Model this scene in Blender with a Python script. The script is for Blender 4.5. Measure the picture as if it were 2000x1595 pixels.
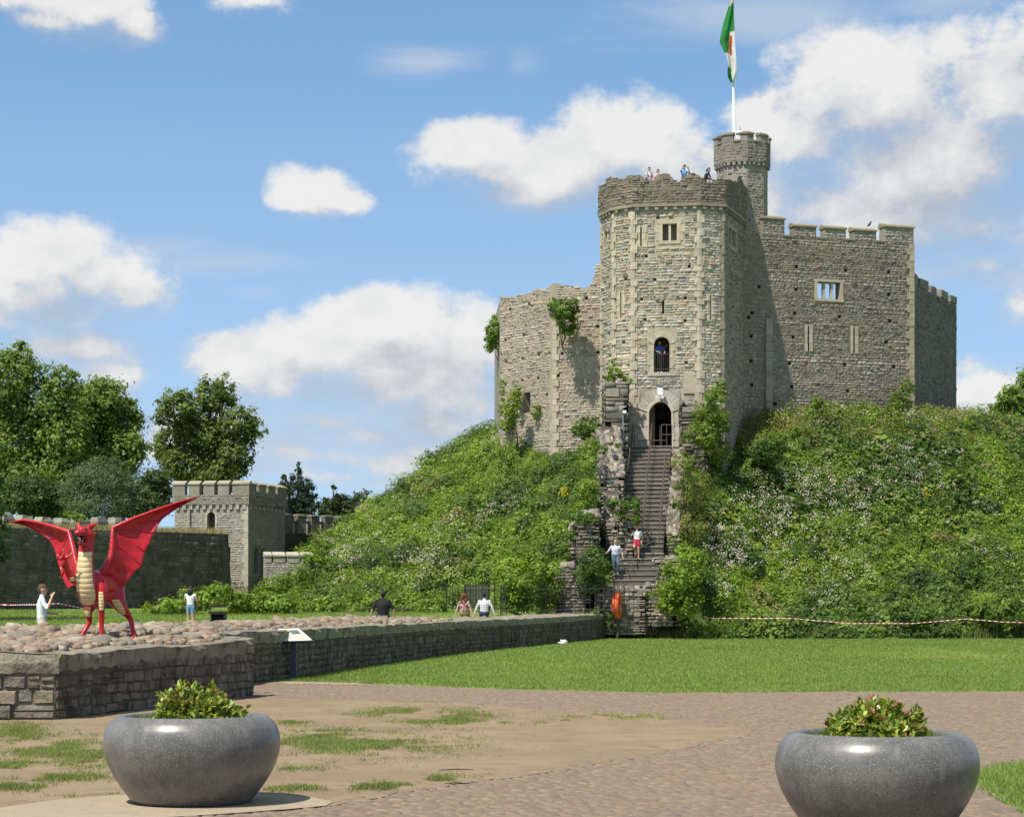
import bpy, math, random
import numpy as np
from mathutils import Vector

random.seed(7)
RNG = np.random.default_rng(11)
S = bpy.context.scene
COL = S.collection
for o in list(bpy.data.objects):
    bpy.data.objects.remove(o)

# ------------------------------------------------------------------ camera
# level camera 1.6 m above the path, long lens, frame shifted up
F, HZ, EYE = 4000.0, 1183.0, 1.6
cd = bpy.data.cameras.new('camera')
cam = bpy.data.objects.new('camera', cd)
COL.objects.link(cam)
cam.location = (0, 0, EYE)
cam.rotation_euler = (math.pi / 2, 0, 0)
cd.sensor_fit = 'HORIZONTAL'
cd.sensor_width = 36.0
cd.lens = 36.0 * F / 2000.0
cd.shift_y = (HZ - 797.5) / 2000.0
cd.clip_start = 0.5
cd.clip_end = 6000
S.camera = cam
S.render.resolution_x, S.render.resolution_y = 1024, 816

# ------------------------------------------------------------------ sun, sky
SUND = Vector((0.40, 0.49, -1.0)).normalized()      # the way sunlight travels
SUN_EL = math.asin(-SUND.z)
SUN_AZ = math.atan2(-SUND.x, -SUND.y)
sl = bpy.data.lights.new('sun', 'SUN')
sl.energy = 5.0
sl.angle = math.radians(0.55)
sl.color = (1.0, 0.94, 0.83)
sun = bpy.data.objects.new('sun', sl)
COL.objects.link(sun)
sun.rotation_euler = SUND.to_track_quat('-Z', 'Y').to_euler()
sun.location = (-40, -60, 90)
S.view_settings.view_transform = 'Standard'
S.view_settings.look = 'None'
S.view_settings.exposure = 0.42
S.view_settings.gamma = 1.0


class NT:
    """small helper round a node tree"""
    def __init__(self, tree):
        self.t = tree
        self.n = tree.nodes
        self.l = tree.links

    def node(self, typ, **kw):
        nd = self.n.new(typ)
        for k, v in kw.items():
            setattr(nd, k, v)
        return nd

    def put(self, sock, v):
        if v is None:
            return
        if isinstance(v, (int, float)):
            sock.default_value = v
        elif isinstance(v, (tuple, list)):
            sock.default_value = v if len(v) == len(sock.default_value) else tuple(v) + (1.0,)
        else:
            self.l.new(v, sock)

    def m(self, op, a, b=None, c=None, clamp=False):
        nd = self.node('ShaderNodeMath', operation=op, use_clamp=clamp)
        self.put(nd.inputs[0], a)
        self.put(nd.inputs[1], b)
        if c is not None:
            self.put(nd.inputs[2], c)
        return nd.outputs[0]

    def step(self, x, lo, hi, a=0.0, b=1.0):
        nd = self.node('ShaderNodeMapRange', interpolation_type='SMOOTHSTEP')
        self.put(nd.inputs[0], x)
        for i, v in enumerate((lo, hi, a, b)):
            self.put(nd.inputs[1 + i], v)
        return nd.outputs[0]

    def lin(self, x, lo, hi, a, b):
        nd = self.node('ShaderNodeMapRange')
        self.put(nd.inputs[0], x)
        for i, v in enumerate((lo, hi, a, b)):
            self.put(nd.inputs[1 + i], v)
        return nd.outputs[0]

    def mix(self, f, a, b, mode='MIX'):
        nd = self.node('ShaderNodeMix', data_type='RGBA', blend_type=mode)
        self.put(nd.inputs[0], f)
        self.put(nd.inputs[6], a)
        self.put(nd.inputs[7], b)
        return nd.outputs[2]

    def noise(self, vec, scale, detail=4, rough=0.55, out=0, dist=0.0):
        nd = self.node('ShaderNodeTexNoise')
        self.put(nd.inputs['Vector'], vec)
        nd.inputs['Scale'].default_value = scale
        nd.inputs['Detail'].default_value = detail
        nd.inputs['Roughness'].default_value = rough
        nd.inputs['Distortion'].default_value = dist
        return nd.outputs[out]

    def comb(self, x, y, z):
        nd = self.node('ShaderNodeCombineXYZ')
        for i, v in enumerate((x, y, z)):
            self.put(nd.inputs[i], v)
        return nd.outputs[0]


W = bpy.data.worlds.new('World')
S.world = W
W.use_nodes = True
wt = NT(W.node_tree)
wt.n.clear()
W.cycles.sampling_method = 'MANUAL'
W.cycles.sample_map_resolution = 512
SKY = 0.138
sky = wt.node('ShaderNodeTexSky', sky_type='NISHITA', sun_disc=False)
sky.sun_elevation = SUN_EL
sky.sun_rotation = SUN_AZ
sky.altitude = 30
sky.air_density = 1.0
sky.dust_density = 0.3
sky.ozone_density = 1.6
# clouds: cx, cy, rx, ry (frame pixels, turned into azimuth / elevation), strength, soft
CLOUDS = [
    # big cumulus right
    (1700, 235, 190, 120, 1.0), (1930, 220, 190, 130, 1.0), (1560, 300, 150, 75, .9), (1790, 345, 290, 150, 1.0),
    (1640, 420, 220, 90, .8), (1900, 470, 170, 60, .8), (2150, 320, 200, 200, 1.0), (1560, 520, 160, 60, .7),
    # middle cumulus behind the tower
    (930, 300, 110, 60, .95), (1220, 300, 150, 78, 1.0), (1080, 355, 230, 85, 1.0), (1330, 360, 130, 80, .9),
    # small one
    (628, 378, 85, 44, .95), (600, 405, 80, 36, .8), (690, 395, 50, 28, .7),
    # left
    (90, 535, 150, 70, 1.0), (200, 575, 110, 60, .9), (20, 590, 170, 60, .8), (150, 690, 150, 38, .85), (220, 750, 90, 60, .7),
    # centre low
    (760, 640, 150, 66, 1.0), (640, 690, 130, 62, .9), (470, 705, 100, 55, .8), (850, 690, 170, 90, .8), (800, 770, 300, 60, .75),
    (640, 815, 130, 36, .8), (880, 830, 130, 60, .8), (700, 890, 260, 50, .6),
    (780, 735, 270, 80, .95), (430, 850, 200, 60, .8), (700, 840, 260, 40, .7), (620, 930, 240, 40, .6), (900, 790, 160, 70, .8), (1900, 540, 160, 50, .6), (1480, 420, 160, 110, .8), (560, 760, 150, 50, .7), (900, 880, 160, 60, .75), (100, 600, 200, 80, .9), (560, 880, 150, 40, .6), (1450, 250, 60, 40, .6), (1750, 450, 250, 90, .9),
    # top left
    (210, 50, 110, 60, .82), (80, 55, 110, 45, .75), (285, 95, 60, 38, .8), (500, 25, 80, 45, .75), (120, 110, 80, 28, .5),
    # right low
    (1940, 780, 110, 70, .8), (1980, 610, 70, 40, .55), (1850, 480, 90, 30, .6),
]
WISPS = [(840, 145, 170, 44, .85), (1020, 150, 60, 40, .5), (1500, 75, 420, 70, .8), (1850, 50, 260, 75, .8), (430, 525, 260, 40, .7),
         (300, 505, 200, 40, .6), (1750, 120, 420, 70, .6), (520, 575, 90, 26, .45), (900, 300, 220, 60, .5), (1780, 560, 150, 50, .6), (600, 850, 420, 120, .5)]


def cloud_group():
    g = bpy.data.node_groups.new('cloud_field', 'ShaderNodeTree')
    g.interface.new_socket('U', in_out='INPUT', socket_type='NodeSocketFloat')
    g.interface.new_socket('V', in_out='INPUT', socket_type='NodeSocketFloat')
    g.interface.new_socket('Field', in_out='OUTPUT', socket_type='NodeSocketFloat')
    t = NT(g)
    gi = t.node('NodeGroupInput')
    go = t.node('NodeGroupOutput')
    u0, v0 = gi.outputs[0], gi.outputs[1]
    vec = t.comb(u0, t.m('MULTIPLY', v0, 1.25), 0.37)
    warp = t.noise(vec, 13.0, 2, 0.5, out=1)
    sep = t.node('ShaderNodeSeparateXYZ')
    t.l.new(warp, sep.inputs[0])
    u = t.m('ADD', u0, t.m('MULTIPLY', t.m('SUBTRACT', sep.outputs[0], 0.5), 0.028))
    v = t.m('ADD', v0, t.m('MULTIPLY', t.m('SUBTRACT', sep.outputs[1], 0.5), 0.020))
    best = None
    uv = t.comb(u, v, 0.0)
    for (cx, cy, rx, ry, s) in CLOUDS:
        sx, sy = F / (rx * 1.28), F / (ry * 1.3)
        vm = t.node('ShaderNodeVectorMath', operation='MULTIPLY_ADD')
        t.l.new(uv, vm.inputs[0])
        vm.inputs[1].default_value = (sx, sy, 0)
        vm.inputs[2].default_value = (-(cx - 1000) / F * sx, -(HZ - cy) / F * sy, 0)
        ln = t.node('ShaderNodeVectorMath', operation='LENGTH')
        t.l.new(vm.outputs[0], ln.inputs[0])
        f = t.m('MULTIPLY_ADD', ln.outputs['Value'], -s, s)
        best = f if best is None else t.m('SMOOTH_MAX', best, f, 0.25)
    n1 = t.noise(vec, 23.0, 10, 0.62)
    k = t.m('ADD', best, t.m('MULTIPLY', t.m('SUBTRACT', n1, 0.5), 1.55))
    t.l.new(k, go.inputs[0])
    return g


tc = wt.node('ShaderNodeTexCoord')
sp = wt.node('ShaderNodeSeparateXYZ')
wt.l.new(tc.outputs['Generated'], sp.inputs[0])
dx, dy, dz = sp.outputs
az = wt.m('ARCTAN2', dx, dy)
el = wt.m('ARCSINE', dz)
# clear-sky colour: the haze band at the horizon is hidden by the land, so look it up a little higher
nv = wt.node('ShaderNodeVectorMath', operation='NORMALIZE')
wt.l.new(wt.comb(dx, dy, wt.m('MULTIPLY_ADD', wt.m('MAXIMUM', dz, 0.0), 0.85, 0.17)), nv.inputs[0])
wt.l.new(nv.outputs[0], sky.inputs[0])
# the pattern of clouds in view goes on, mirrored, all round the sky
uu = wt.m('SUBTRACT', wt.m('PINGPONG', wt.m('ADD', az, 0.29), 0.60), 0.29)
vv = wt.m('PINGPONG', wt.m('MAXIMUM', el, 0.0), 0.30)
cg = cloud_group()


def cf(u, v):
    nd = wt.node('ShaderNodeGroup', node_tree=cg)
    wt.l.new(u, nd.inputs[0])
    wt.l.new(v, nd.inputs[1])
    return nd.outputs[0]


fa = cf(uu, vv)
fb = cf(wt.m('ADD', uu, -0.008), wt.m('ADD', vv, 0.022))
lit = wt.lin(wt.m('SUBTRACT', fa, fb), -0.30, 0.55, 0.0, 1.0)
dens = wt.m('MULTIPLY', wt.step(fa, -0.02, wt.lin(lit, 0.25, 0.85, 1.05, 0.38)), 0.95)
cvec = wt.comb(uu, wt.m('MULTIPLY', vv, 1.6), 0.1)
bil = wt.noise(cvec, 34.0, 5, 0.55)
lit = wt.m('ADD', lit, wt.m('MULTIPLY', wt.m('SUBTRACT', bil, 0.5), 0.9), clamp=True)
cw = tuple(c / SKY for c in (0.654, 0.65, 0.636))
cs = tuple(c / SKY for c in (0.36, 0.383, 0.425))
ccol = wt.mix(lit, cs, cw)
# thin veils
wv = wt.comb(wt.m('MULTIPLY', uu, 0.55), wt.m('MULTIPLY', vv, 2.4), 0.8)
wn = wt.noise(wv, 24.0, 6, 0.55)
wb = None
for (cx, cy, rx, ry, s) in WISPS:
    du = wt.m('MULTIPLY', wt.m('SUBTRACT', uu, (cx - 1000) / F), F / rx)
    dv = wt.m('MULTIPLY', wt.m('SUBTRACT', vv, (HZ - cy) / F), F / ry)
    r = wt.m('SQRT', wt.m('ADD', wt.m('MULTIPLY', du, du), wt.m('MULTIPLY', dv, dv)))
    f = wt.m('MULTIPLY', wt.m('SUBTRACT', 1.0, r), s)
    wb = f if wb is None else wt.m('MAXIMUM', wb, f)
wd = wt.m('MULTIPLY', wt.step(wt.m('ADD', wb, wt.m('MULTIPLY', wt.m('SUBTRACT', wn, 0.5), 1.3)), 0.0, 0.75), 0.62)
skyt = wt.mix(1.0, sky.outputs[0], (0.87, 1.0, 1.0, 1), 'MULTIPLY')
skyt = wt.mix(wt.lin(wt.m('MAXIMUM', dz, 0.0), 0.0, 0.26, 0.50, 0.0), skyt, tuple(c / SKY for c in (0.468, 0.561, 0.673)))
skyc = wt.mix(wd, skyt, tuple(c / SKY for c in (0.43, 0.486, 0.561)))
skyc = wt.mix(dens, skyc, ccol)
bg = wt.node('ShaderNodeBackground')
bg.inputs['Strength'].default_value = SKY
wt.l.new(skyc, bg.inputs['Color'])
wo = wt.node('ShaderNodeOutputWorld')
wt.l.new(bg.outputs[0], wo.inputs[0])

# ------------------------------------------------------------------ helpers


def P3(x, y, Y):
    """point at distance Y that the frame pixel (x, y) sees"""
    return Vector(((x - 1000) * Y / F, Y, EYE + (HZ - y) * Y / F))


def XY(x, Y):
    return ((x - 1000) * Y / F, Y)


def G(x, y):
    """flat-ground point under frame pixel"""
    Y = EYE * F / (y - HZ)
    return ((x - 1000) * Y / F, Y)


def obj(name, me, parent=None, label=None, cat=None, group=None, kind=None, loc=None):
    o = bpy.data.objects.new(name, me)
    COL.objects.link(o)
    if parent is not None:
        o.parent = parent
    if loc is not None:
        o.location = loc
    tag(o, label, cat, group, kind)
    return o


def tag(o, label=None, cat=None, group=None, kind=None):
    for k, v in (('label', label), ('category', cat), ('group', group), ('kind', kind)):
        if v:
            o[k] = v
    return o


def empty(name, loc, label=None, cat=None, group=None):
    o = obj(name, None, None, label, cat, group)
    o.location = loc
    o.empty_display_size = 0.2
    return o


def mesh(name, V, Fc, mat=None, col=None, smooth=False, mats=None, midx=None):
    """V (n,3); Fc (m,k) array or list of lists; col (n,3) point colours"""
    me = bpy.data.meshes.new(name)
    V = np.asarray(V, dtype=np.float32).reshape(-1, 3)
    if isinstance(Fc, np.ndarray) and Fc.ndim == 2:
        m, k = Fc.shape
        me.vertices.add(len(V))
        me.vertices.foreach_set('co', V.ravel())
        me.loops.add(m * k)
        me.loops.foreach_set('vertex_index', Fc.astype(np.int32).ravel())
        me.polygons.add(m)
        me.polygons.foreach_set('loop_start', np.arange(0, m * k, k, dtype=np.int32))
        me.polygons.foreach_set('loop_total', np.full(m, k, dtype=np.int32))
        me.update(calc_edges=True)
    else:
        me.from_pydata(V.tolist(), [], [list(map(int, f)) for f in Fc])
        me.update()
    if col is not None:
        col = np.asarray(col, dtype=np.float32)
        if col.ndim == 1:
            col = np.tile(col, (len(V), 1))
        a = me.attributes.new('col', 'FLOAT_COLOR', 'POINT')
        c4 = np.ones((len(V), 4), dtype=np.float32)
        c4[:, :3] = col
        a.data.foreach_set('color', c4.ravel())
    for x in (mats or ([mat] if mat else [])):
        me.materials.append(x)
    if midx is not None:
        me.polygons.foreach_set('material_index', np.asarray(midx, dtype=np.int32))
    if smooth:
        me.polygons.foreach_set('use_smooth', np.ones(len(me.polygons), dtype=bool))
    me.update()
    return me


class MB:
    """collects pieces for one mesh"""
    def __init__(self):
        self.v, self.f, self.c, self.n = [], [], [], 0

    def add(self, V, Fc, col=(.3, .3, .3)):
        V = np.asarray(V, dtype=float).reshape(-1, 3)
        self.v.append(V)
        self.f += [[i + self.n for i in f] for f in Fc]
        col = np.asarray(col, dtype=float)
        self.c.append(np.tile(col, (len(V), 1)) if col.ndim == 1 else col)
        self.n += len(V)
        return self

    def box(self, a, b, col=(.3, .3, .3)):
        return self.add(boxv(a, b), BOXF, col)

    def tube(self, pts, r, k=8, col=(.3, .3, .3), cap=True):
        V, Fc = tube(pts, r, k, cap)
        return self.add(V, Fc, col)

    def build(self, name, mat, parent=None, smooth=False, **kw):
        me = mesh(name, np.concatenate(self.v), self.f, mat, np.concatenate(self.c), smooth)
        return obj(name, me, parent, **kw)


BOXF = [(0, 3, 2, 1), (4, 5, 6, 7), (0, 1, 5, 4), (1, 2, 6, 5), (2, 3, 7, 6), (3, 0, 4, 7)]


def boxv(a, b):
    (x0, y0, z0), (x1, y1, z1) = a, b
    return np.array([(x0, y0, z0), (x1, y0, z0), (x1, y1, z0), (x0, y1, z0), (x0, y0, z1), (x1, y0, z1), (x1, y1, z1), (x0, y1, z1)], dtype=float)


def frame_of(d):
    d = d / (np.linalg.norm(d) + 1e-9)
    ref = np.array((0, 0, 1.0)) if abs(d[2]) < 0.9 else np.array((0, 1.0, 0))
    a = np.cross(ref, d)
    a /= np.linalg.norm(a)
    b = np.cross(d, a)
    return a, b


def tube(pts, r, k=8, cap=True, rb=None, ref=None):
    """tapered tube through pts; r number or list; rb second radius (ellipse), ref fixes the first axis"""
    pts = [np.array(p, dtype=float) for p in pts]
    n = len(pts)
    r = [r] * n if isinstance(r, (int, float)) else list(r)
    rb = r if rb is None else ([rb] * n if isinstance(rb, (int, float)) else list(rb))
    V, Fc = [], []
    a = None
    for i in range(n):
        d = pts[min(i + 1, n - 1)] - pts[max(i - 1, 0)]
        d = d / (np.linalg.norm(d) + 1e-9)
        if ref is not None:
            a = np.array(ref, float) - d * np.dot(ref, d)
            a /= np.linalg.norm(a)
            b = np.cross(d, a)
        elif a is None:
            a, b = frame_of(d)
        else:
            a = a - d * np.dot(a, d)
            a /= (np.linalg.norm(a) + 1e-9)
            b = np.cross(d, a)
        for j in range(k):
            t = 2 * math.pi * j / k
            V.append(pts[i] + a * math.cos(t) * r[i] + b * math.sin(t) * rb[i])
    for i in range(n - 1):
        for j in range(k):
            j2 = (j + 1) % k
            Fc.append((i * k + j, i * k + j2, (i + 1) * k + j2, (i + 1) * k + j))
    if cap:
        Fc.append(tuple(reversed(range(k))))
        Fc.append(tuple((n - 1) * k + j for j in range(k)))
    return np.array(V), Fc


def ball(c, r, k=10, h=7):
    """ellipsoid: r = (rx, ry, rz)"""
    V = [(0, 0, -1)]
    for i in range(1, h):
        p = -math.pi / 2 + math.pi * i / h
        for j in range(k):
            t = 2 * math.pi * j / k
            V.append((math.cos(p) * math.cos(t), math.cos(p) * math.sin(t), math.sin(p)))
    V.append((0, 0, 1))
    Fc = []
    for j in range(k):
        Fc.append((0, 1 + (j + 1) % k, 1 + j))
        Fc.append((len(V) - 1, 1 + (h - 2) * k + j, 1 + (h - 2) * k + (j + 1) % k))
    for i in range(h - 2):
        for j in range(k):
            a = 1 + i * k
            Fc.append((a + j, a + (j + 1) % k, a + k + (j + 1) % k, a + k + j))
    r = (r, r, r) if isinstance(r, (int, float)) else r
    return np.array(V) * np.array(r) + np.array(c), Fc


def smooth01(x, a, b):
    t = np.clip((x - a) / (b - a), 0, 1)
    return t * t * (3 - 2 * t)


_perm = np.random.default_rng(3).random((64, 64))


def vnoise(x, y):
    """value noise 0..1, period 64"""
    x = np.asarray(x, float)
    y = np.asarray(y, float)
    xi = np.floor(x).astype(int)
    yi = np.floor(y).astype(int)
    fx, fy = x - xi, y - yi
    fx = fx * fx * (3 - 2 * fx)
    fy = fy * fy * (3 - 2 * fy)
    g = lambda i, j: _perm[i % 64, j % 64]
    return (g(xi, yi) * (1 - fx) + g(xi + 1, yi) * fx) * (1 - fy) + (g(xi, yi + 1) * (1 - fx) + g(xi + 1, yi + 1) * fx) * fy


def fbm(x, y, o=4):
    s, a, t = 0, 1.0, 0
    for i in range(o):
        s = s + a * vnoise(x * 2 ** i + 7.3 * i, y * 2 ** i + 3.1 * i)
        t += a
        a *= 0.5
    return s / t


# ------------------------------------------------------------------ materials
MATS = {}


def bsdf(name):
    m = bpy.data.materials.new(name)
    m.use_nodes = True
    t = NT(m.node_tree)
    b = t.n.get('Principled BSDF')
    MATS[name] = m
    return m, t, b


def bump(t, b, h, strength=0.4, dist=0.02):
    bn = t.node('ShaderNodeBump')
    bn.inputs['Strength'].default_value = strength
    bn.inputs['Distance'].default_value = dist
    t.l.new(h, bn.inputs['Height'])
    t.l.new(bn.outputs[0], b.inputs['Normal'])


def geo_pos(t):
    return t.node('ShaderNodeNewGeometry').outputs['Position']


def attr(t, nm='col'):
    return t.node('ShaderNodeAttribute', attribute_name=nm).outputs['Color']


def mat_attr(name, rough=0.9, nscale=6.0, var=(0.72, 1.2), bscale=25.0, bstr=0.5, bdist=0.02, spec=0.25, lichen=None):
    """colour from the mesh's own attribute, broken up by noise"""
    m, t, b = bsdf(name)
    pos = geo_pos(t)
    n = t.noise(pos, nscale, 6, 0.65)
    c = t.mix(1.0, attr(t), t.lin(n, 0.25, 0.75, var[0], var[1]), 'MULTIPLY')
    if lichen:
        n2 = t.noise(pos, lichen[1], 5, 0.7)
        c = t.mix(t.step(n2, lichen[2], lichen[2] + 0.12, 0, lichen[3]), c, lichen[0])
    t.put(b.inputs['Base Color'], c)
    b.inputs['Roughness'].default_value = rough
    b.inputs['Specular IOR Level'].default_value = spec
    if bstr:
        bump(t, b, t.noise(pos, bscale, 5, 0.65), bstr, bdist)
    return m


def mat_plain(name, col, rough=0.6, metal=0.0, spec=0.4, var=0.0, nscale=8.0, bstr=0.0, bscale=30.0, coat=0.0):
    m, t, b = bsdf(name)
    c = tuple(col) + (1.0,)
    if var:
        n = t.noise(geo_pos(t), nscale, 5, 0.6)
        t.put(b.inputs['Base Color'], t.mix(1.0, c, t.lin(n, 0.25, 0.75, 1 - var, 1 + var), 'MULTIPLY'))
    else:
        b.inputs['Base Color'].default_value = c
    b.inputs['Roughness'].default_value = rough
    b.inputs['Metallic'].default_value = metal
    b.inputs['Specular IOR Level'].default_value = spec
    b.inputs['Coat Weight'].default_value = coat
    b.inputs['Coat Roughness'].default_value = 0.15
    if bstr:
        bump(t, b, t.noise(geo_pos(t), bscale, 5, 0.6), bstr, 0.01)
    return m


def mat_leaf(name, trans=0.45, rough=0.55, gain=1.0):
    m, t, b = bsdf(name)
    pos = geo_pos(t)
    c = t.mix(1.0, attr(t), t.lin(t.noise(pos, 1.3, 4, 0.6), 0.3, 0.7, 0.8 * gain, 1.2 * gain), 'MULTIPLY')
    t.put(b.inputs['Base Color'], c)
    b.inputs['Roughness'].default_value = rough
    b.inputs['Specular IOR Level'].default_value = 0.25
    tr = t.node('ShaderNodeBsdfTranslucent')
    t.put(tr.inputs[0], t.mix(1.0, c, (1.15, 1.1, 0.6, 1), 'MULTIPLY'))
    mx = t.node('ShaderNodeMixShader')
    mx.inputs[0].default_value = trans
    out = t.n.get('Material Output')
    t.l.new(b.outputs[0], mx.inputs[1])
    t.l.new(tr.outputs[0], mx.inputs[2])
    t.l.new(mx.outputs[0], out.inputs[0])
    return m


M_STONE = mat_attr('rubble_stone', 0.95, 3.0, (0.70, 1.22), 22.0, 0.6, 0.03, 0.15)
M_CORE = mat_attr('mortar_wall', 0.95, 2.0, (0.7, 1.2), 18.0, 0.8, 0.04, 0.1)
M_ASHLAR = mat_attr('dressed_stone', 0.9, 4.0, (0.78, 1.15), 30.0, 0.35, 0.015, 0.2)
M_MOSSY = mat_attr('mossy_rubble', 0.95, 2.5, (0.6, 1.3), 16.0, 0.9, 0.05, 0.1, ((0.045, 0.045, 0.03, 1), 2.2, 0.47, 0.7))
M_CAP = mat_attr('weathered_capping', 0.95, 2.2, (0.62, 1.25), 14.0, 1.0, 0.06, 0.1, ((0.10, 0.092, 0.07, 1), 3.5, 0.50, 0.75))
M_DARKWALL = mat_attr('mossy_wall', 0.95, 1.2, (0.5, 1.35), 12.0, 0.8, 0.05, 0.1, ((0.03, 0.045, 0.02, 1), 0.8, 0.55, 0.6))
M_LEAF = mat_leaf('leaves')
M_GLOSSLEAF = mat_leaf('glossy_leaves', 0.25, 0.32)
M_GRASS = mat_leaf('grass_blades', 0.35, 0.6)
M_PETAL = mat_leaf('petals', 0.3, 0.7)
M_BARK = mat_attr('bark', 0.95, 5.0, (0.6, 1.3), 14.0, 0.8, 0.04, 0.1)
M_COBBLE = mat_attr('cobble_stone', 0.85, 9.0, (0.72, 1.22), 40.0, 0.5, 0.01, 0.25)
M_IRON = mat_plain('painted_iron', (0.02, 0.02, 0.022), 0.45, 0.3, 0.5, 0.3)
M_RUST = mat_plain('brown_iron', (0.10, 0.075, 0.06), 0.7, 0.3, 0.4, 0.3)
M_WHITE = mat_plain('white_paint', (0.78, 0.78, 0.76), 0.5, var=0.06)


def mat_boulder():
    m, t, b = bsdf('boulder_stone')
    oi = t.node('ShaderNodeObjectInfo')
    r = t.node('ShaderNodeValToRGB')
    cr = r.color_ramp
    pal = [(0.0, (.25, .185, .12)), (.2, (.215, .18, .135)), (.4, (.29, .225, .15)), (.55, (.17, .15, .125)), (.7, (.30, .235, .165)), (.85, (.225, .145, .10)), (1, (.34, .29, .22))]
    while len(cr.elements) < len(pal):
        cr.elements.new(0.5)
    for e, (p, c) in zip(cr.elements, pal):
        e.position = p
        e.color = c + (1,)
    t.l.new(oi.outputs['Random'], r.inputs[0])
    pos = geo_pos(t)
    n = t.noise(pos, 6.0, 6, 0.65)
    t.put(b.inputs['Base Color'], t.mix(1.0, r.outputs[0], t.lin(n, 0.25, 0.75, 0.65, 1.25), 'MULTIPLY'))
    b.inputs['Roughness'].default_value = 0.9
    bump(t, b, t.noise(pos, 18.0, 6, 0.65), 0.6, 0.03)
    return m


M_BOULDER = mat_boulder()
M_BOULDER_A = mat_attr('boulder_stone_mass', 0.9, 6.0, (0.65, 1.25), 18.0, 0.6, 0.03, 0.2)
BOULDER_PAL = [(.25, .185, .12), (.215, .18, .135), (.29, .225, .15), (.17, .15, .125), (.30, .235, .165), (.225, .145, .10), (.34, .29, .22)]


def pick(pal, n, rng, jit=0.12):
    pal = np.array(pal)
    c = pal[rng.integers(0, len(pal), n)]
    return c * (1 + rng.uniform(-jit, jit, (n, 1))) * (1 + rng.uniform(-0.04, 0.04, (n, 3)))
# ------------------------------------------------------------------ terrain shape
STAIR_TOP = np.array((7.55, 110.4, 10.2))       # middle of the flight at the door
STAIR_BOT = np.array((6.50, 102.4, 4.35))


def wall_right(y):
    return np.interp(y, [28.8, 36.3, 36.31, 42, 46, 53.3, 69.6, 88.9, 103], [-6.42, -4.6, -5.9, -5.5, -4.8, -4.0, -1.74, 2.2, 5.2])


def wall_left(y):
    return np.interp(y, [25, 33, 67, 103], [-12.5, -10.8, -6.0, 3.6])


def wall_top(y):
    return np.interp(y, [28.8, 35.6, 37, 53, 69, 89, 103], [0.94, 1.0, 1.08, 1.08, 1.10, 1.15, 1.26])


def terrain(x, y):
    x = np.asarray(x, float)
    y = np.asarray(y, float)
    side = smooth01(wall_left(y) - x, -0.5, 2.5)
    z = side * np.interp(y, [22, 30, 45, 60, 80, 100, 130], [0.0, 0.3, 0.48, 0.9, 1.15, 1.4, 1.6])
    back = smooth01(y, 108, 130) * 1.5
    return np.maximum(z, back)


def motte_h(x, y):
    x = np.asarray(x, float)
    y = np.asarray(y, float)
    dy = np.where(y < 134, (134 - y) * 1.1, (y - 134) * 0.8)
    dxm = x - 15.5
    dxm = np.where(dxm < -18, -18 + (dxm + 18) * .93, dxm)
    r = np.hypot(dxm, dy) + (fbm(x * 0.13 + 5, y * 0.13 + 9, 3) - 0.5) * 2.2
    z = np.interp(r, [0, 17, 18.5, 20, 24, 28, 32, 35, 37.5, 40], [12.5, 12.5, 12.0, 10.9, 7.7, 4.8, 2.2, 0.8, 0.1, -0.6])
    # ramp that carries the staircase
    t = np.clip((y - 101.0) / (111.5 - 101.0), 0, 1)
    cx = 6.3 + 1.3 * t
    rz = 3.2 + (10.1 - 3.2) * t
    dxr = np.maximum(0, np.abs(x - cx) - 1.9)
    ridge = rz - 0.5 - 0.42 * dxr - 0.05 * dxr ** 2
    ridge = np.where((y > 100.5) & (y < 118), ridge, -5)
    return np.maximum(z, ridge)


def ground_h(x, y):
    return np.maximum(terrain(x, y), motte_h(x, y))


def hit(px, py, lo=60.0, hi=150.0, fn=ground_h):
    """where the frame pixel's ray meets the terrain"""
    Y = np.arange(lo, hi, 0.15)
    X = (px - 1000) * Y / F
    Z = EYE + (HZ - py) * Y / F
    k = np.nonzero(fn(X, Y) >= Z)[0]
    if len(k) == 0:
        return None
    i = k[0]
    return Vector((X[i], Y[i], float(fn(X[i], Y[i]))))


def grid_sheet(name, xs, ys, fn, mat, **kw):
    gx, gy = np.meshgrid(xs, ys)
    V = np.stack([gx, gy, fn(gx, gy)], -1).reshape(-1, 3)
    nx, ny = len(xs), len(ys)
    i = np.arange(nx - 1)[None, :] + np.arange(ny - 1)[:, None] * nx
    Fc = np.stack([i, i + 1, i + 1 + nx, i + nx], -1).reshape(-1, 4)
    return obj(name, mesh(name, V, Fc, mat, smooth=True), **kw)


def sheet(name, poly, z, mat, **kw):
    V = [(x, y, z) for x, y in poly]
    return obj(name, mesh(name, V, [list(range(len(V)))], mat), **kw)


def mat_ground(name, c1, c2, c3, s1=1.2, s2=9.0, bstr=0.5, rough=0.95, fine=(0.75, 1.2), fs=60.0):
    m, t, b = bsdf(name)
    pos = geo_pos(t)
    c = t.mix(t.step(t.noise(pos, s1, 5, 0.6), 0.38, 0.62), c1 + (1,), c2 + (1,))
    c = t.mix(t.step(t.noise(pos, s2, 5, 0.65), 0.50, 0.72), c, c3 + (1,))
    c = t.mix(1.0, c, t.lin(t.noise(pos, fs, 4, 0.7), 0.3, 0.7, fine[0], fine[1]), 'MULTIPLY')
    t.put(b.inputs['Base Color'], c)
    b.inputs['Roughness'].default_value = rough
    b.inputs['Specular IOR Level'].default_value = 0.15
    bump(t, b, t.noise(pos, fs, 6, 0.7), bstr, 0.02)
    return m


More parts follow.
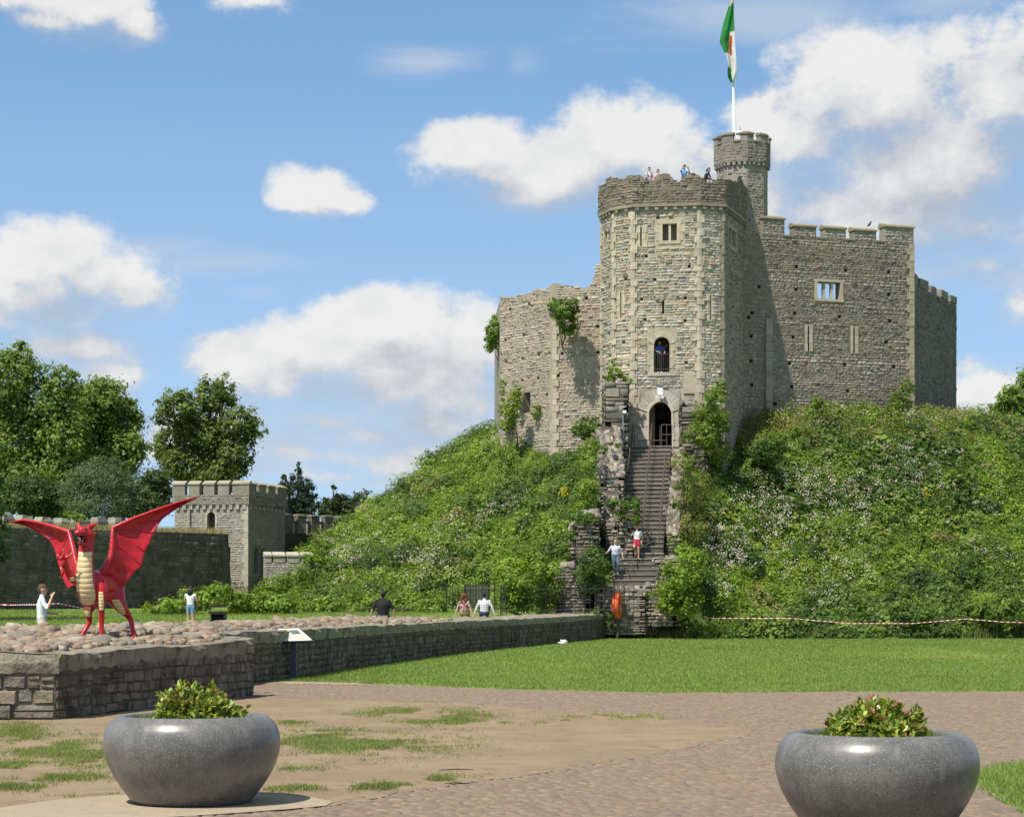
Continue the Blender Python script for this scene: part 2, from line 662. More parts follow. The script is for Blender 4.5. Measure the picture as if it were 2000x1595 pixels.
M_LAWN = mat_ground('lawn_turf', (0.13, 0.205, 0.038), (0.16, 0.235, 0.046), (0.205, 0.235, 0.07), 0.16, 0.7)
M_SOIL = mat_ground('motte_soil', (0.05, 0.08, 0.018), (0.065, 0.095, 0.02), (0.085, 0.085, 0.035), 0.6, 3.0)  # soil colour darkened to paint shadow pockets between the plants
M_DIRT = mat_ground('trodden_earth', (0.262, 0.196, 0.12), (0.225, 0.165, 0.102), (0.175, 0.135, 0.08), 0.7, 2.4, 0.6, 0.95, (0.74, 1.18), 38.0)
M_BED = mat_ground('path_bedding', (0.20, 0.152, 0.102), (0.183, 0.138, 0.095), (0.215, 0.163, 0.108), 0.8, 5.0)
M_SLAB = mat_ground('paving_slab', (0.30, 0.245, 0.17), (0.33, 0.27, 0.19), (0.27, 0.22, 0.15), 1.0, 5.0, 0.2)

xs = np.concatenate([np.linspace(-900, -60, 24), np.linspace(-56, 60, 117), np.linspace(66, 900, 24)])
ys = np.concatenate([np.linspace(-60, 20, 9), np.linspace(22, 150, 129), np.linspace(160, 2500, 30)])
grid_sheet('ground', xs, ys, lambda x, y: terrain(x, y) - 0.008, M_LAWN, kind='structure')
grid_sheet('motte', np.linspace(-34, 60, 189), np.linspace(94, 165, 143), lambda x, y: np.where(motte_h(x, y) > terrain(x, y) - 0.3, motte_h(x, y), terrain(x, y) - 0.4), M_SOIL, kind='structure')

# path, earth island, slabs (flat, a few millimetres apart)
PATH = [(-9, 10), (16, 10), (16, 38.0), (9.6, 38.3), (6, 38.2), (2.8, 37.7), (0, 39.2), (-2.5, 41.5), (-4.0, 43.2), (-5.0, 43.6), (-6.3, 37), (-9, 28)]
sheet('path', PATH, 0.0, M_BED, kind='structure')
PATHO = bpy.data.objects['path']
ISL = [(-4.55, 35.6), (-2.2, 34.6), (0, 32.9), (1.6, 30.6), (2.7, 28.3), (3.14, 26.6), (2.95, 25.4), (2.3, 23.8), (1.4, 21.8), (0.55, 20.1), (-0.3, 18.6), (-0.9, 17.4), (-1.5, 16.4), (-2.2, 15.6), (-4.2, 14.4), (-9, 13.5), (-14, 14), (-14, 29.2), (-6.6, 29.2), (-5.6, 33)]


def smooth_poly(p, n=3):
    for _ in range(n):
        q = []
        for i in range(len(p)):
            a, b = np.array(p[i]), np.array(p[(i + 1) % len(p)])
            q += [tuple(a * .75 + b * .25), tuple(a * .25 + b * .75)]
        p = q
    return p


ISLS = smooth_poly(ISL, 4)
ISLS = [(x + .14 * (float(fbm(np.array(x * 1.9), np.array(y * 1.9), 3)) - .5) * 2, y + .35 * (float(fbm(np.array(x * 1.7 + 9), np.array(y * 1.7), 3)) - .5) * 2) for x, y in ISLS]
sheet('earth_patch', ISLS, 0.006, M_DIRT, kind='structure')
RLAWN = smooth_poly([(4.0, 17.0), (4.25, 19.0), (4.7, 20.2), (5.3, 20.9), (7.0, 21.6), (11, 22.2), (11, 12), (4.3, 12), (3.9, 14.5)], 2)
sheet('lawn_corner', RLAWN, 0.010, M_LAWN, kind='structure')
SLAB = smooth_poly([(-4.3, 15.6), (-3.6, 17.15), (-2.6, 17.55), (-1.75, 17.2), (-1.35, 16.45), (-1.9, 15.9), (-2.7, 15.35), (-3.6, 15.0)], 1)
sheet('paving_slab', SLAB, 0.012, M_SLAB, kind='structure')
sheet('kerb_slab', [(-4.9, 43.1), (-3.25, 42.3), (-3.0, 41.5), (-4.6, 42.0)], 0.012, M_SLAB, kind='structure')


def inpoly(x, y, poly):
    x = np.asarray(x)
    y = np.asarray(y)
    r = np.zeros(x.shape, bool)
    n = len(poly)
    for i in range(n):
        x0, y0 = poly[i]
        x1, y1 = poly[(i + 1) % n]
        c = ((y0 > y) != (y1 > y)) & (x < (x1 - x0) * (y - y0) / ((y1 - y0) + 1e-12) + x0)
        r ^= c
    return r


# ------------------------------------------------------------------ masonry


class Plane:
    """vertical wall face from P0 to P1 (seen from outside, left to right)"""
    def __init__(self, P0, P1):
        self.a = np.array(P0, float)
        self.b = np.array(P1, float)
        d = self.b - self.a
        self.L = float(np.linalg.norm(d))
        self.u = d / self.L
        self.n = np.array((self.u[1], -self.u[0]))

    def at(self, u, w, z):
        p = self.a + self.u * u + self.n * w
        return (p[0], p[1], z)

    def uz(self, px, py):
        """frame pixel -> (u, z) on this face"""
        k = (px - 1000) / F
        # (a + u t).x = k (a + u t).y
        den = self.u[0] - k * self.u[1]
        t = (k * self.a[1] - self.a[0]) / den
        Y = self.a[1] + self.u[1] * t
        return t, EYE + (HZ - py) * Y / F

    def rect(self, x0, x1, y0, y1):
        ua, z1 = self.uz(x0, y0)
        ub, _ = self.uz(x1, y0)
        um, z0 = self.uz((x0 + x1) / 2, y1)
        _, z1 = self.uz((x0 + x1) / 2, y0)
        return (ua, ub, z0, z1)

    def boxv(self, u0, u1, w0, w1, z0, z1):
        c = [(u0, w1), (u1, w1), (u1, w0), (u0, w0)]
        return np.array([self.at(u, w, z0) for u, w in c] + [self.at(u, w, z1) for u, w in c])


STONEF = [(0, 1, 2, 3), (4, 5, 1, 0), (5, 6, 2, 1), (6, 7, 3, 2), (7, 4, 0, 3)]
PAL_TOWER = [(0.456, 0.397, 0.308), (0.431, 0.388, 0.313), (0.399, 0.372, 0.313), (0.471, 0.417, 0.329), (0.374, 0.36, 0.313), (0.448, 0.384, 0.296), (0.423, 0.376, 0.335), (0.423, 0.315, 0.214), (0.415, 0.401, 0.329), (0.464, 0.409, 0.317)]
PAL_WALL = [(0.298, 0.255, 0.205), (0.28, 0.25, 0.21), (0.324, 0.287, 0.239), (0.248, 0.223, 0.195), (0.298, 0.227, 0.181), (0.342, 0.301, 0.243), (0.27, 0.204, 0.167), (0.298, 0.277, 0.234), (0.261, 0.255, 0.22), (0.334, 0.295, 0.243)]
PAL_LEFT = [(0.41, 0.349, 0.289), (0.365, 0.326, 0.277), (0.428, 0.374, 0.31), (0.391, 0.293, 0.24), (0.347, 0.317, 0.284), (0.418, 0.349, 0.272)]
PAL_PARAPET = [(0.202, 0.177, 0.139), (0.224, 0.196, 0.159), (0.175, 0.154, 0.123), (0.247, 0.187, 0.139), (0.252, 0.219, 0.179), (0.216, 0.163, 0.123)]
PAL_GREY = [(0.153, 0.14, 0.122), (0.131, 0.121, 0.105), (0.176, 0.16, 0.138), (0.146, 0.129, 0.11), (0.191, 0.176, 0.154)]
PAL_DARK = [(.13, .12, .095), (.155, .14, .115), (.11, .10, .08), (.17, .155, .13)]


def rubble(pl, zb, ztop, holes=(), ch=(0.12, 0.24), ln=(0.2, 0.6), dep=(0.015, 0.085), pal=PAL_TOWER, rng=RNG, u0=0.0, u1=None, inset=0.03, gap=0.011, batter=0.0):
    """irregular courses of stones on a wall face; returns list of (verts, colour, area)"""
    out = []
    u1 = pl.L if u1 is None else u1
    ztf = ztop if callable(ztop) else (lambda u: ztop)
    zmax = max(ztf(u) for u in np.linspace(u0, u1, 60))
    z = zb
    while z < zmax:
        h = rng.uniform(*ch)
        if rng.random() < 0.12:
            h *= 1.35
        free = [(u0, u1)]
        for (a, b, c, d) in holes:
            if c < z + h * 0.75 and d > z + h * 0.25:
                nf = []
                for (p, q) in free:
                    if b <= p or a >= q:
                        nf.append((p, q))
                    else:
                        if a > p:
                            nf.append((p, a))
                        if b < q:
                            nf.append((b, q))
                free = nf
        for (p, q) in free:
            u = p
            while u < q - 0.04:
                w = rng.uniform(*ln) * (0.6 + 0.4 * h / ch[1])
                if q - u - w < 0.12:
                    w = q - u
                mid = u + w / 2
                if z + h * 0.6 <= ztf(mid):
                    # some stones split in two
                    subs = [(z, z + h)]
                    if h > 0.17 and rng.random() < 0.22:
                        k = rng.uniform(0.4, 0.6)
                        subs = [(z, z + h * k), (z + h * k, z + h)]
                    for (za, zc) in subs:
                        za, zc = za + rng.uniform(-.02, .016) * (h > .1), zc + rng.uniform(-.016, .02) * (h > .1)
                        d = rng.uniform(*dep) if rng.random() < .22 else dep[0] + (dep[1] - dep[0]) * rng.random() * .42
                        g = gap * rng.uniform(0.6, 1.5)
                        e = inset * rng.uniform(0.6, 1.6)
                        e = min(e, (zc - za) * 0.33)
                        j = lambda s=0.011: rng.uniform(-s, s)
                        aa, bb, cc, dd = u + g, u + w - g, za + g, zc - g
                        wo = batter * (zb - za)
                        V = [pl.at(aa + e + j(), d + wo + j(), cc + e + j()), pl.at(bb - e + j(), d + wo + j(), cc + e + j()),
                             pl.at(bb - e + j(), d + wo + j(), dd - e + j()), pl.at(aa + e + j(), d + wo + j(), dd - e + j()),
                             pl.at(aa, -0.03 + wo, cc), pl.at(bb, -0.03 + wo, cc), pl.at(bb, -0.03 + wo, dd), pl.at(aa, -0.03 + wo, dd)]
                        big = float(fbm(np.array((u + pl.a[0]) * .45 + 3), np.array(za * .45), 3))
                        c = np.array(pal[rng.integers(len(pal))]) * rng.uniform(0.84, 1.14) * (1 + rng.uniform(-.03, .03, 3)) * (.72 + .56 * big)
                        warm = float(fbm(np.array((u + pl.a[0]) * .8 + 40), np.array(za * .9 + 7), 2))
                        if warm > .68 and rng.random() < .4:
                            c = c * np.array((1.06, .94, .82))
                        out.append((V, c, (bb - aa) * (dd - cc)))
                u += w
        z += h
    return out


def lay(stones, parent, mat=M_STONE, single=0, name='stone', mass='rubble_facing', key=None):
    """the largest stones as parts of their own, the rest as one mass"""
    if key is None:
        key = lambda s: s[2]
    order = sorted(range(len(stones)), key=lambda i: -key(stones[i]))
    for i in order[:single]:
        V, c, a = stones[i]
        obj(name, mesh(name, V, STONEF, mat, c), parent)
    rest = order[single:]
    if rest:
        V = np.array([stones[i][0] for i in rest], dtype=float).reshape(-1, 3)
        C = np.repeat(np.array([stones[i][1] for i in rest]), 8, axis=0)
        Fc = (np.arange(len(rest))[:, None, None] * 8 + np.array(STONEF)[None]).reshape(-1, 4)
        obj(mass, mesh(mass, V, Fc, mat, C), parent, kind='stuff')


def wall_core(mb, pl, zb, ztop, thick, holes=(), col=(.3, .27, .22), step=0.5, ends=True):
    """wall body with recessed (depth d) or open (d None) rectangular holes: holes = (u0,u1,z0,z1,d)"""
    ztf = ztop if callable(ztop) else (lambda u: ztop)
    us = sorted(set([0.0, pl.L] + [round(x, 4) for h in holes for x in h[:2] if 0 < x < pl.L] + [round(x, 4) for x in np.arange(step, pl.L - 0.1, step)]))
    us = [u for i, u in enumerate(us) if i == 0 or u - us[i - 1] > 1e-3]
    low = min(ztf(u) for u in us)
    zs = sorted(set([zb] + [round(z, 4) for h in holes for z in h[2:4] if zb < z < low - 0.02] + [low - 0.01]))
    V, Fc = [], []

    def q(a, b, c, d):
        n = len(V)
        V.extend([a, b, c, d])
        Fc.append((n, n + 1, n + 2, n + 3))
    for i in range(len(us) - 1):
        a, b = us[i], us[i + 1]
        m = (a + b) / 2
        for k in range(len(zs)):
            c = zs[k]
            top = k == len(zs) - 1
            da, db = (ztf(a + 1e-4), ztf(b - 1e-4)) if top else (zs[k + 1], zs[k + 1])
            zm = (c + min(da, db)) / 2
            hh = None if top else next((h for h in holes if h[0] - 1e-3 < m < h[1] + 1e-3 and h[2] - 1e-3 < zm < h[3] + 1e-3), None)
            if hh is None:
                q(pl.at(a, 0, c), pl.at(b, 0, c), pl.at(b, 0, db), pl.at(a, 0, da))
            if hh is None or hh[4] is not None:
                q(pl.at(b, -thick, c), pl.at(a, -thick, c), pl.at(a, -thick, da), pl.at(b, -thick, db))
        q(pl.at(a, 0, ztf(a + 1e-4)), pl.at(b, 0, ztf(b - 1e-4)), pl.at(b, -thick, ztf(b - 1e-4)), pl.at(a, -thick, ztf(a + 1e-4)))
    for (a, b, c, d, dep) in holes:
        w = -(thick if dep is None else dep)
        q(pl.at(a, 0, c), pl.at(b, 0, c), pl.at(b, w, c), pl.at(a, w, c))
        q(pl.at(a, 0, d), pl.at(a, w, d), pl.at(b, w, d), pl.at(b, 0, d))
        q(pl.at(a, 0, c), pl.at(a, w, c), pl.at(a, w, d), pl.at(a, 0, d))
        q(pl.at(b, 0, c), pl.at(b, 0, d), pl.at(b, w, d), pl.at(b, w, c))
        if dep is not None:
            q(pl.at(a, w, c), pl.at(b, w, c), pl.at(b, w, d), pl.at(a, w, d))
    if ends:
        q(pl.at(0, 0, zb), pl.at(0, 0, ztf(0)), pl.at(0, -thick, ztf(0)), pl.at(0, -thick, zb))
        q(pl.at(pl.L, 0, zb), pl.at(pl.L, -thick, zb), pl.at(pl.L, -thick, ztf(pl.L)), pl.at(pl.L, 0, ztf(pl.L)))
    mb.add(V, Fc, col)


def slab(pl, u0, u1, w0, w1, z0, z1, name, parent, mat=M_ASHLAR, col=(.42, .38, .30), jit=0.0, **kw):
    V = pl.boxv(u0, u1, w0, w1, z0, z1)
    if jit:
        V = V + RNG.uniform(-jit, jit, V.shape)
    c = np.array(col) * RNG.uniform(.88, 1.1)
    return obj(name, mesh(name, V, BOXF, mat, c), parent, **kw)


def coping(pl, u0, u1, w0, w1, z0, h, parent, col=(.30, .27, .19), over=0.09, pitch=0.8, name='coping'):
    """sloped capping stone: high at the back edge, drip at the front"""
    a, b = u0 - over * .6, u1 + over * .6
    f, k = w1 + over, w0 - over
    r = f + (k - f) * pitch
    V = [pl.at(a, f, z0), pl.at(b, f, z0), pl.at(b, k, z0), pl.at(a, k, z0), pl.at(a, f, z0 + .09), pl.at(b, f, z0 + .09), pl.at(b, k, z0 + .09 + (0 if pitch < 1 else h)), pl.at(a, k, z0 + .09 + (0 if pitch < 1 else h)),
         pl.at(a, r, z0 + h), pl.at(b, r, z0 + h)]
    Fc = [(0, 3, 2, 1), (0, 1, 5, 4), (1, 2, 6, 9, 5), (3, 0, 4, 8, 7), (2, 3, 7, 6), (4, 5, 9, 8), (8, 9, 6, 7)]
    c = np.array(col) * RNG.uniform(.85, 1.12)
    return obj(name, mesh(name, V, Fc, M_ASHLAR, c), parent)


def arch_pts(w, h, rise, n=7, pointed=True):
    """opening outline, from bottom left over the arch to bottom right; springing at h - rise"""
    pts = [(-w / 2, 0), (-w / 2, h - rise)]
    for i in range(1, n):
        t = i / n
        a = math.pi * 0.5 * t
        if pointed:
            x = -w / 2 + (w / 2) * (t ** 1.25 * 0.55 + (1 - math.cos(a)) * 0.45)
            y = h - rise + rise * (math.sin(a) * 0.8 + t * 0.2)
        else:
            x = -w / 2 * math.cos(a)
            y = h - rise + rise * math.sin(a)
        pts.append((x, y))
    pts.append((0, h))
    return pts + [(-x, y) for x, y in reversed(pts[:-1])]


def arch_frame(pl, uc, z0, w, h, rise, fw, out, back, name, parent, col=(.42, .40, .35), pointed=True, square=None):
    """stone surround of an arched opening, with voussoirs (separate blocks round the opening)"""
    inn = arch_pts(w, h, rise, 7, pointed)
    oth = arch_pts(w + 2 * fw, h + fw, rise + fw * .6, 7, pointed)
    n = len(inn)
    # jamb blocks + voussoirs
    segs = []
    hb = h - rise
    k = max(2, int(round(hb / 0.42)))
    zz = np.linspace(0, hb, k + 1)
    for s in (-1, 1):
        for i in range(k):
            ew = fw * (1.0 if i % 2 else 0.72)
            x0, x1 = (s * w / 2, s * (w / 2 + ew))
            segs.append([(min(x0, x1), zz[i] + .006), (max(x0, x1), zz[i] + .006), (max(x0, x1), zz[i + 1] - .006), (min(x0, x1), zz[i + 1] - .006)])
    for i in range(1, n - 2):
        a, b, c, d = np.array(inn[i]), np.array(oth[i]), np.array(oth[i + 1]), np.array(inn[i + 1])
        e = 0.03
        segs.append([tuple(a * (1 - e) + d * e), tuple(d * (1 - e) + a * e), tuple(c * (1 - e) + b * e), tuple(b * (1 - e) + c * e)])
    for q in segs:
        V = [pl.at(uc + x, out, z0 + y) for x, y in q] + [pl.at(uc + x, -back, z0 + y) for x, y in q]
        cc = np.array(col) * RNG.uniform(.85, 1.1)
        obj(name, mesh(name, V, [(0, 1, 2, 3), (7, 6, 5, 4), (0, 4, 5, 1), (1, 5, 6, 2), (2, 6, 7, 3), (3, 7, 4, 0)], M_ASHLAR, cc), parent)
    # spandrel infill between the outer arch and the square hole in the wall body
    if square:
        (sa, sb, sc) = square            # half width left, half width right, top height
        V, Fc = [], []
        for x, y in oth[1:-1]:
            V.append(pl.at(uc + x, 0.004, z0 + y))
        m = len(oth) - 2
        for x, y in oth[1:-1]:
            ox = -sa if x < -1e-6 else (sb if x > 1e-6 else 0)
            V.append(pl.at(uc + (ox if abs(x) > 1e-6 else 0), 0.004, z0 + (sc if abs(x) < (w / 2 + fw) * .98 else y)))
        for i in range(m - 1):
            Fc.append((i, i + 1, m + i + 1, m + i))
        obj('spandrel', mesh('spandrel', V, Fc, M_CORE, np.array(col) * .8), parent)


# ------------------------------------------------------------------ the keep
keep = empty('castle_keep', (13, 116, 11), 'grey stone castle keep with polygonal gate tower on the green mound', 'castle')


def kid(name, mb, mat=M_CORE, parent=keep, **kw):
    me = mesh(name, np.concatenate(mb.v), mb.f, mat, np.concatenate(mb.c))
    o = bpy.data.objects.new(name, me)
    COL.objects.link(o)
    attach(o, parent)
    tag(o, **kw)
    return o


def attach(o, parent):
    o.parent = parent
    # keep the part's own coordinates (world) as they are
    loc = Vector((0, 0, 0))
    p = parent
    while p is not None:
        loc += p.location
        p = p.parent
    if parent.parent is None or True:
        o.matrix_parent_inverse.identity()
        o.location = -loc


# gate tower plan
TP = [XY(1180, 119.5), XY(1175, 115.2), XY(1198, 113.4), XY(1236, 112.5), XY(1366, 112.0), XY(1413, 112.4), XY(1454, 117.3)]
TPL = [Plane(TP[i], TP[i + 1]) for i in range(6)]
ZSTR = 1.6 + (1183 - 404) * 112.2 / F       # string course level
ZPAR = 25.1
ZB = 6.5
tw = MB()
th = {i: [] for i in range(6)}


def th_add(i, x0, x1, y0, y1, d):
    r = TPL[i].rect(x0, x1, y0, y1)
    th[i].append(r + (d,))
    return r


DOOR = th_add(3, 1262, 1317, 778, 873, 7.5)
ARCHW = th_add(3, 1276, 1309, 656, 727, 2.2)
TWIN = th_add(3, 1294, 1322, 437, 470, 0.8)
SLIT0 = th_add(3, 1250.5, 1253.5, 444, 480, 0.5)
SLIT1 = th_add(3, 1293, 1297.5, 586, 613, 0.5)
SLIT2 = th_add(4, 1386, 1389, 577, 624, 0.5)
SLIT3 = th_add(2, 1212, 1214.5, 571, 622, 0.5)
SLIT4 = th_add(1, 1184, 1186, 575, 618, 0.5)
SLIT5 = th_add(1, 1180, 1187, 452, 482, 0.5)
SIDEW = th_add(5, 1422, 1437, 449, 481, 0.6)
for (x, y) in [(1279, 546), (1222, 545), (1253, 584), (1339, 582), (1260, 624), (1338, 626), (1340, 708), (1242, 704), (1218, 668), (1219, 625), (1285, 425), (1346, 520), (1262, 500)]:
    i = 3 if x > 1237 else 2
    th_add(i, x - 3.2, x + 3.2, y - 3, y + 3, 0.35)
for (x, y) in [(1428, 555), (1426, 670), (1440, 470), (1432, 600), (1445, 720)]:
    th_add(5, x - 2.2, x + 2.2, y - 3, y + 3, 0.35)
for i, pl in enumerate(TPL):
    wall_core(tw, pl, ZB, ZSTR, 2.0 if i != 3 else 7.8, th[i], (.40, .345, .26), ends=False)
# roof slab so that no light falls through the tower
tw.add([(p[0], p[1], ZSTR - .05) for p in TP], [list(range(len(TP)))], (.25, .24, .22))
tower = kid('gate_tower', tw)

stones = []
DF = 0.30
for i, pl in enumerate(TPL):
    hs = [h[:4] for h in th[i]]
    if i == 3:
        hs += [(DOOR[0] - .75, DOOR[1] + .75, DOOR[2] - .5, DOOR[3] + .55), (ARCHW[0] - .32, ARCHW[1] + .32, ARCHW[2] - .2, ARCHW[3] + .3), (TWIN[0] - .4, TWIN[1] + .4, TWIN[2] - .25, TWIN[3] + .28), (SLIT0[0] - .3, SLIT0[1] + .3, SLIT0[2] - .1, SLIT0[3] + .1)]
    qw = 0.14 if 0 < i else 0
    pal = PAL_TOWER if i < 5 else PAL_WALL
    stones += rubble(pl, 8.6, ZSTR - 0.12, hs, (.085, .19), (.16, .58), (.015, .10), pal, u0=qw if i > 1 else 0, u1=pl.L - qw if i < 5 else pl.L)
TOWER_ST = stones

# quoins at the tower's angles
for i in range(1, 6):
    A, B = TPL[i - 1], TPL[i]
    z = 8.8
    k = 0
    while z < ZSTR - .15:
        h = min(RNG.uniform(.30, .52), ZSTR - .12 - z)
        wa, wb = (.13, .27) if k % 2 else (.27, .13)
        if i == 3 or i == 2:
            wa, wb = wa * .9, wb * .9
        d = RNG.uniform(.05, .10)
        pa0, pa1 = A.at(A.L - wa, d, 0), A.at(A.L - wa, -.1, 0)
        pb0, pb1 = B.at(wb, d, 0), B.at(wb, -.1, 0)
        nn = (A.n + B.n)
        nn = nn / np.linalg.norm(nn)
        cn = B.a + nn * d * 1.1
        base = [pa0[:2], tuple(cn), pb0[:2], pb1[:2], tuple(B.a - nn * .1), pa1[:2]]
        V = [(p[0], p[1], z + .008) for p in base] + [(p[0], p[1], z + h - .008) for p in base]
        V = np.array(V) + RNG.uniform(-.016, .016, (12, 3))
        Fc = [(5, 4, 3, 2, 1, 0), (6, 7, 8, 9, 10, 11)] + [(j, (j + 1) % 6, 6 + (j + 1) % 6, 6 + j) for j in range(6)]
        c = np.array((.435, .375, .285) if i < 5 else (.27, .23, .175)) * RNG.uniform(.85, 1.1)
        o = obj('quoin', mesh('quoin', V, Fc, M_ASHLAR, c))
        attach(o, tower)
        z += h
        k += 1


def put(o, parent=None):
    attach(o, parent or tower)
    return o


def fit(fn, parent):
    """run a builder that makes loose objects and hang them under parent"""
    before = set(bpy.data.objects)
    fn()
    for o in list(bpy.data.objects):
        if o not in before and o.parent is None:
            attach(o, parent)


def tower_details():
    pl = TPL[3]
    uc = (DOOR[0] + DOOR[1]) / 2
    w, h = 1.25, DOOR[3] - DOOR[2] - .05
    arch_frame(pl, uc, DOOR[2], w, h - .1, .62, .62, .05, .5, 'voussoir', None, (.42, .38, .315), True, ((DOOR[1] - DOOR[0]) / 2 + .3, (DOOR[1] - DOOR[0]) / 2 + .3, h + .75))
    # pale inner order of the door
    arch_frame(pl, uc, DOOR[2], w - .02, h - .12, .6, .16, .10, .3, 'door_moulding', None, (.52, .46, .37), True)
    ua = (ARCHW[0] + ARCHW[1]) / 2
    w2 = (ARCHW[1] - ARCHW[0]) * .93
    arch_frame(pl, ua, ARCHW[2], w2, ARCHW[3] - ARCHW[2] - .05, .42, .3, .04, .4, 'voussoir', None, (.43, .37, .285), False, ((ARCHW[1] - ARCHW[0]) / 2, (ARCHW[1] - ARCHW[0]) / 2, ARCHW[3] - ARCHW[2] + .02))
    slab(pl, ARCHW[0] - .3, ARCHW[1] + .3, -.3, .07, ARCHW[2] - .2, ARCHW[2], 'sill', None)
    # twin-light window: frame, mullion, blocks
    a, b, c, d = TWIN
    for (p, q, r, s) in [(a - .16, a, c, d), (b, b + .16, c, d), (a - .3, b + .3, d, d + .2), (a - .2, b + .2, c - .18, c)]:
        slab(pl, p, q, -.3, .04, r, s, 'window_block', None, col=(.435, .37, .275), jit=.004)
    for s in (-1, 1):
        for k in range(2):
            e = (a - .16) if s < 0 else (b + .16)
            ww = .3 if k % 2 else .18
            slab(pl, e - ww if s < 0 else e, e if s < 0 else e + ww, -.1, .03, c + k * .45, c + k * .45 + .43, 'window_block', None, col=(.435, .37, .275), jit=.004)
    m = (a + b) / 2
    slab(pl, m - .06, m + .06, -.22, -.02, c, d, 'mullion', None, col=(.44, .41, .34))
    # slit frames
    for (i, R, e) in [(3, SLIT0, .3), (3, SLIT1, .0), (4, SLIT2, .22), (2, SLIT3, .28), (1, SLIT5, .2)]:
        if not e:
            continue
        p2 = TPL[i]
        a, b, c, d = R
        nb = 3 if i == 3 else 4
        hh = (d - c + .2) / nb
        for k in range(nb):
            for s in (-1, 1):
                ww = e * (1 if (k + (s > 0)) % 2 else .7)
                z0 = c - .1 + k * hh
                slab(p2, a - ww if s < 0 else b, a if s < 0 else b + ww, -.12, .035, z0 + .006, z0 + hh - .006, 'slit_block', None, col=(.435, .37, .275), jit=.004)
    # side window
    p5 = TPL[5]
    a, b, c, d = SIDEW
    for (p, q, r, s) in [(a - .2, a, c, d), (b, b + .2, c, d), (a - .25, b + .25, d, d + .2), (a - .25, b + .25, c - .2, c)]:
        slab(p5, p, q, -.3, .04, r, s, 'window_block', None, col=(.38, .35, .28), jit=.004)
    m = (a + b) / 2
    slab(p5, m - .09, m + .09, -.2, -.02, c, d, 'mullion', None, col=(.36, .33, .28))
    # string course and corbels
    for i, q in enumerate(TPL[1:]):
        slab(q, -.1, q.L + .1, -.2, .20, ZSTR + .002 * i, ZSTR + .17 + .002 * i, 'string_course', None, col=(.255, .22, .165))
        n = max(2, int(q.L / .46))
        for k in range(n):
            u = (k + .5) * q.L / n
            slab(q, u - .10, u + .10, -.1, .17, ZSTR - .17, ZSTR - .003, 'corbel', None, col=(.25, .215, .165), jit=.008)
    # parapet
    for i in range(1, 6):
        q = TPL[i]
    # plain patch of render right of the arched window
    r = TPL[3].rect(1335, 1365, 728, 768)
    slab(TPL[3], r[0], r[1], -.05, .075, r[2], r[3], 'render_patch', None, col=(.42, .36, .27))


fit(tower_details, tower)

# ruined parapet of the tower
PP = []
for i in range(7):
    if 0 < i < 6:
        nn = TPL[i - 1].n + TPL[i].n
        nn /= np.linalg.norm(nn)
    else:
        nn = TPL[max(i - 1, 0)].n if i == 6 else TPL[0].n
    PP.append(np.array(TP[i]) + nn * 0.17)
PPL = [Plane(PP[i], PP[i + 1]) for i in range(6)]
pr = MB()
PAR_Z = {0: 25.0}


def ragged(pl, prof):
    """top line from frame pixels (x, y) on this face"""
    us = [pl.uz(x, y) for x, y in prof]
    xs_ = [u for u, z in us]
    zs_ = [z for u, z in us]
    return lambda u: float(np.interp(u, xs_, zs_))


PROF = [(1168, 362), (1182, 361), (1184, 348), (1206, 347), (1213, 354), (1214, 358), (1219, 358), (1220, 350), (1227, 343), (1243, 342), (1256, 345), (1259, 353), (1282, 352), (1285, 342), (1300, 338), (1308, 340), (1316, 352), (1321, 357), (1330, 354), (1336, 344),
        (1348, 338), (1360, 340), (1368, 345), (1374, 351), (1392, 358), (1398, 352), (1406, 348), (1413, 350), (1418, 350), (1430, 353), (1440, 356), (1442, 346), (1447, 345), (1449, 352), (1455, 365)]
PSTONES = []
for i in range(6):
    q = PPL[i]
    f = ragged(q, PROF) if i > 0 else (lambda u: 25.0)
    wall_core(pr, q, ZSTR + .17, f, .75, (), (.20, .17, .125), step=.2, ends=False)
    PSTONES += rubble(q, ZSTR + .19, lambda u, f=f: f(u) + .03, (), (.11, .2), (.2, .5), (.01, .07), PAL_PARAPET)
parapet = kid('parapet', pr)

# curtain walls of the shell: left pair, right pair, the far side
KP = [XY(966, 131), XY(977, 123), XY(1080, 119.2), XY(1186, 118.2), XY(1450, 117.0), XY(1784, 120.3), XY(1868, 128.5), (27.5, 139), (19, 147), (8, 148), (-1, 141)]
cur = MB()
cst = []


def holes_px(pl, lst, sx=3.2, sy=3.2, d=0.4):
    return [pl.rect(x - sx, x + sx, y - sy, y + sy) + (d,) for x, y in lst]


# left, near the tower
pA = Plane(KP[2], KP[3])
hA = holes_px(pA, [(1145, 582), (1167, 637), (1168, 688), (1098, 690), (1090, 733), (1090, 771), (1128, 600)])
fA = ragged(pA, [(1080, 556), (1086, 553), (1100, 556), (1104, 560), (1118, 563), (1130, 561), (1140, 563), (1156, 560), (1158, 548), (1160, 540), (1162, 525), (1168, 517), (1175, 515), (1190, 512)])
wall_core(cur, pA, 8.5, fA, 1.6, hA, (.36, .305, .23), step=.3)
cst += rubble(pA, 9.5, fA, [h[:4] for h in hA], (.09, .18), (.15, .46), (.012, .07), PAL_LEFT, u0=.25)
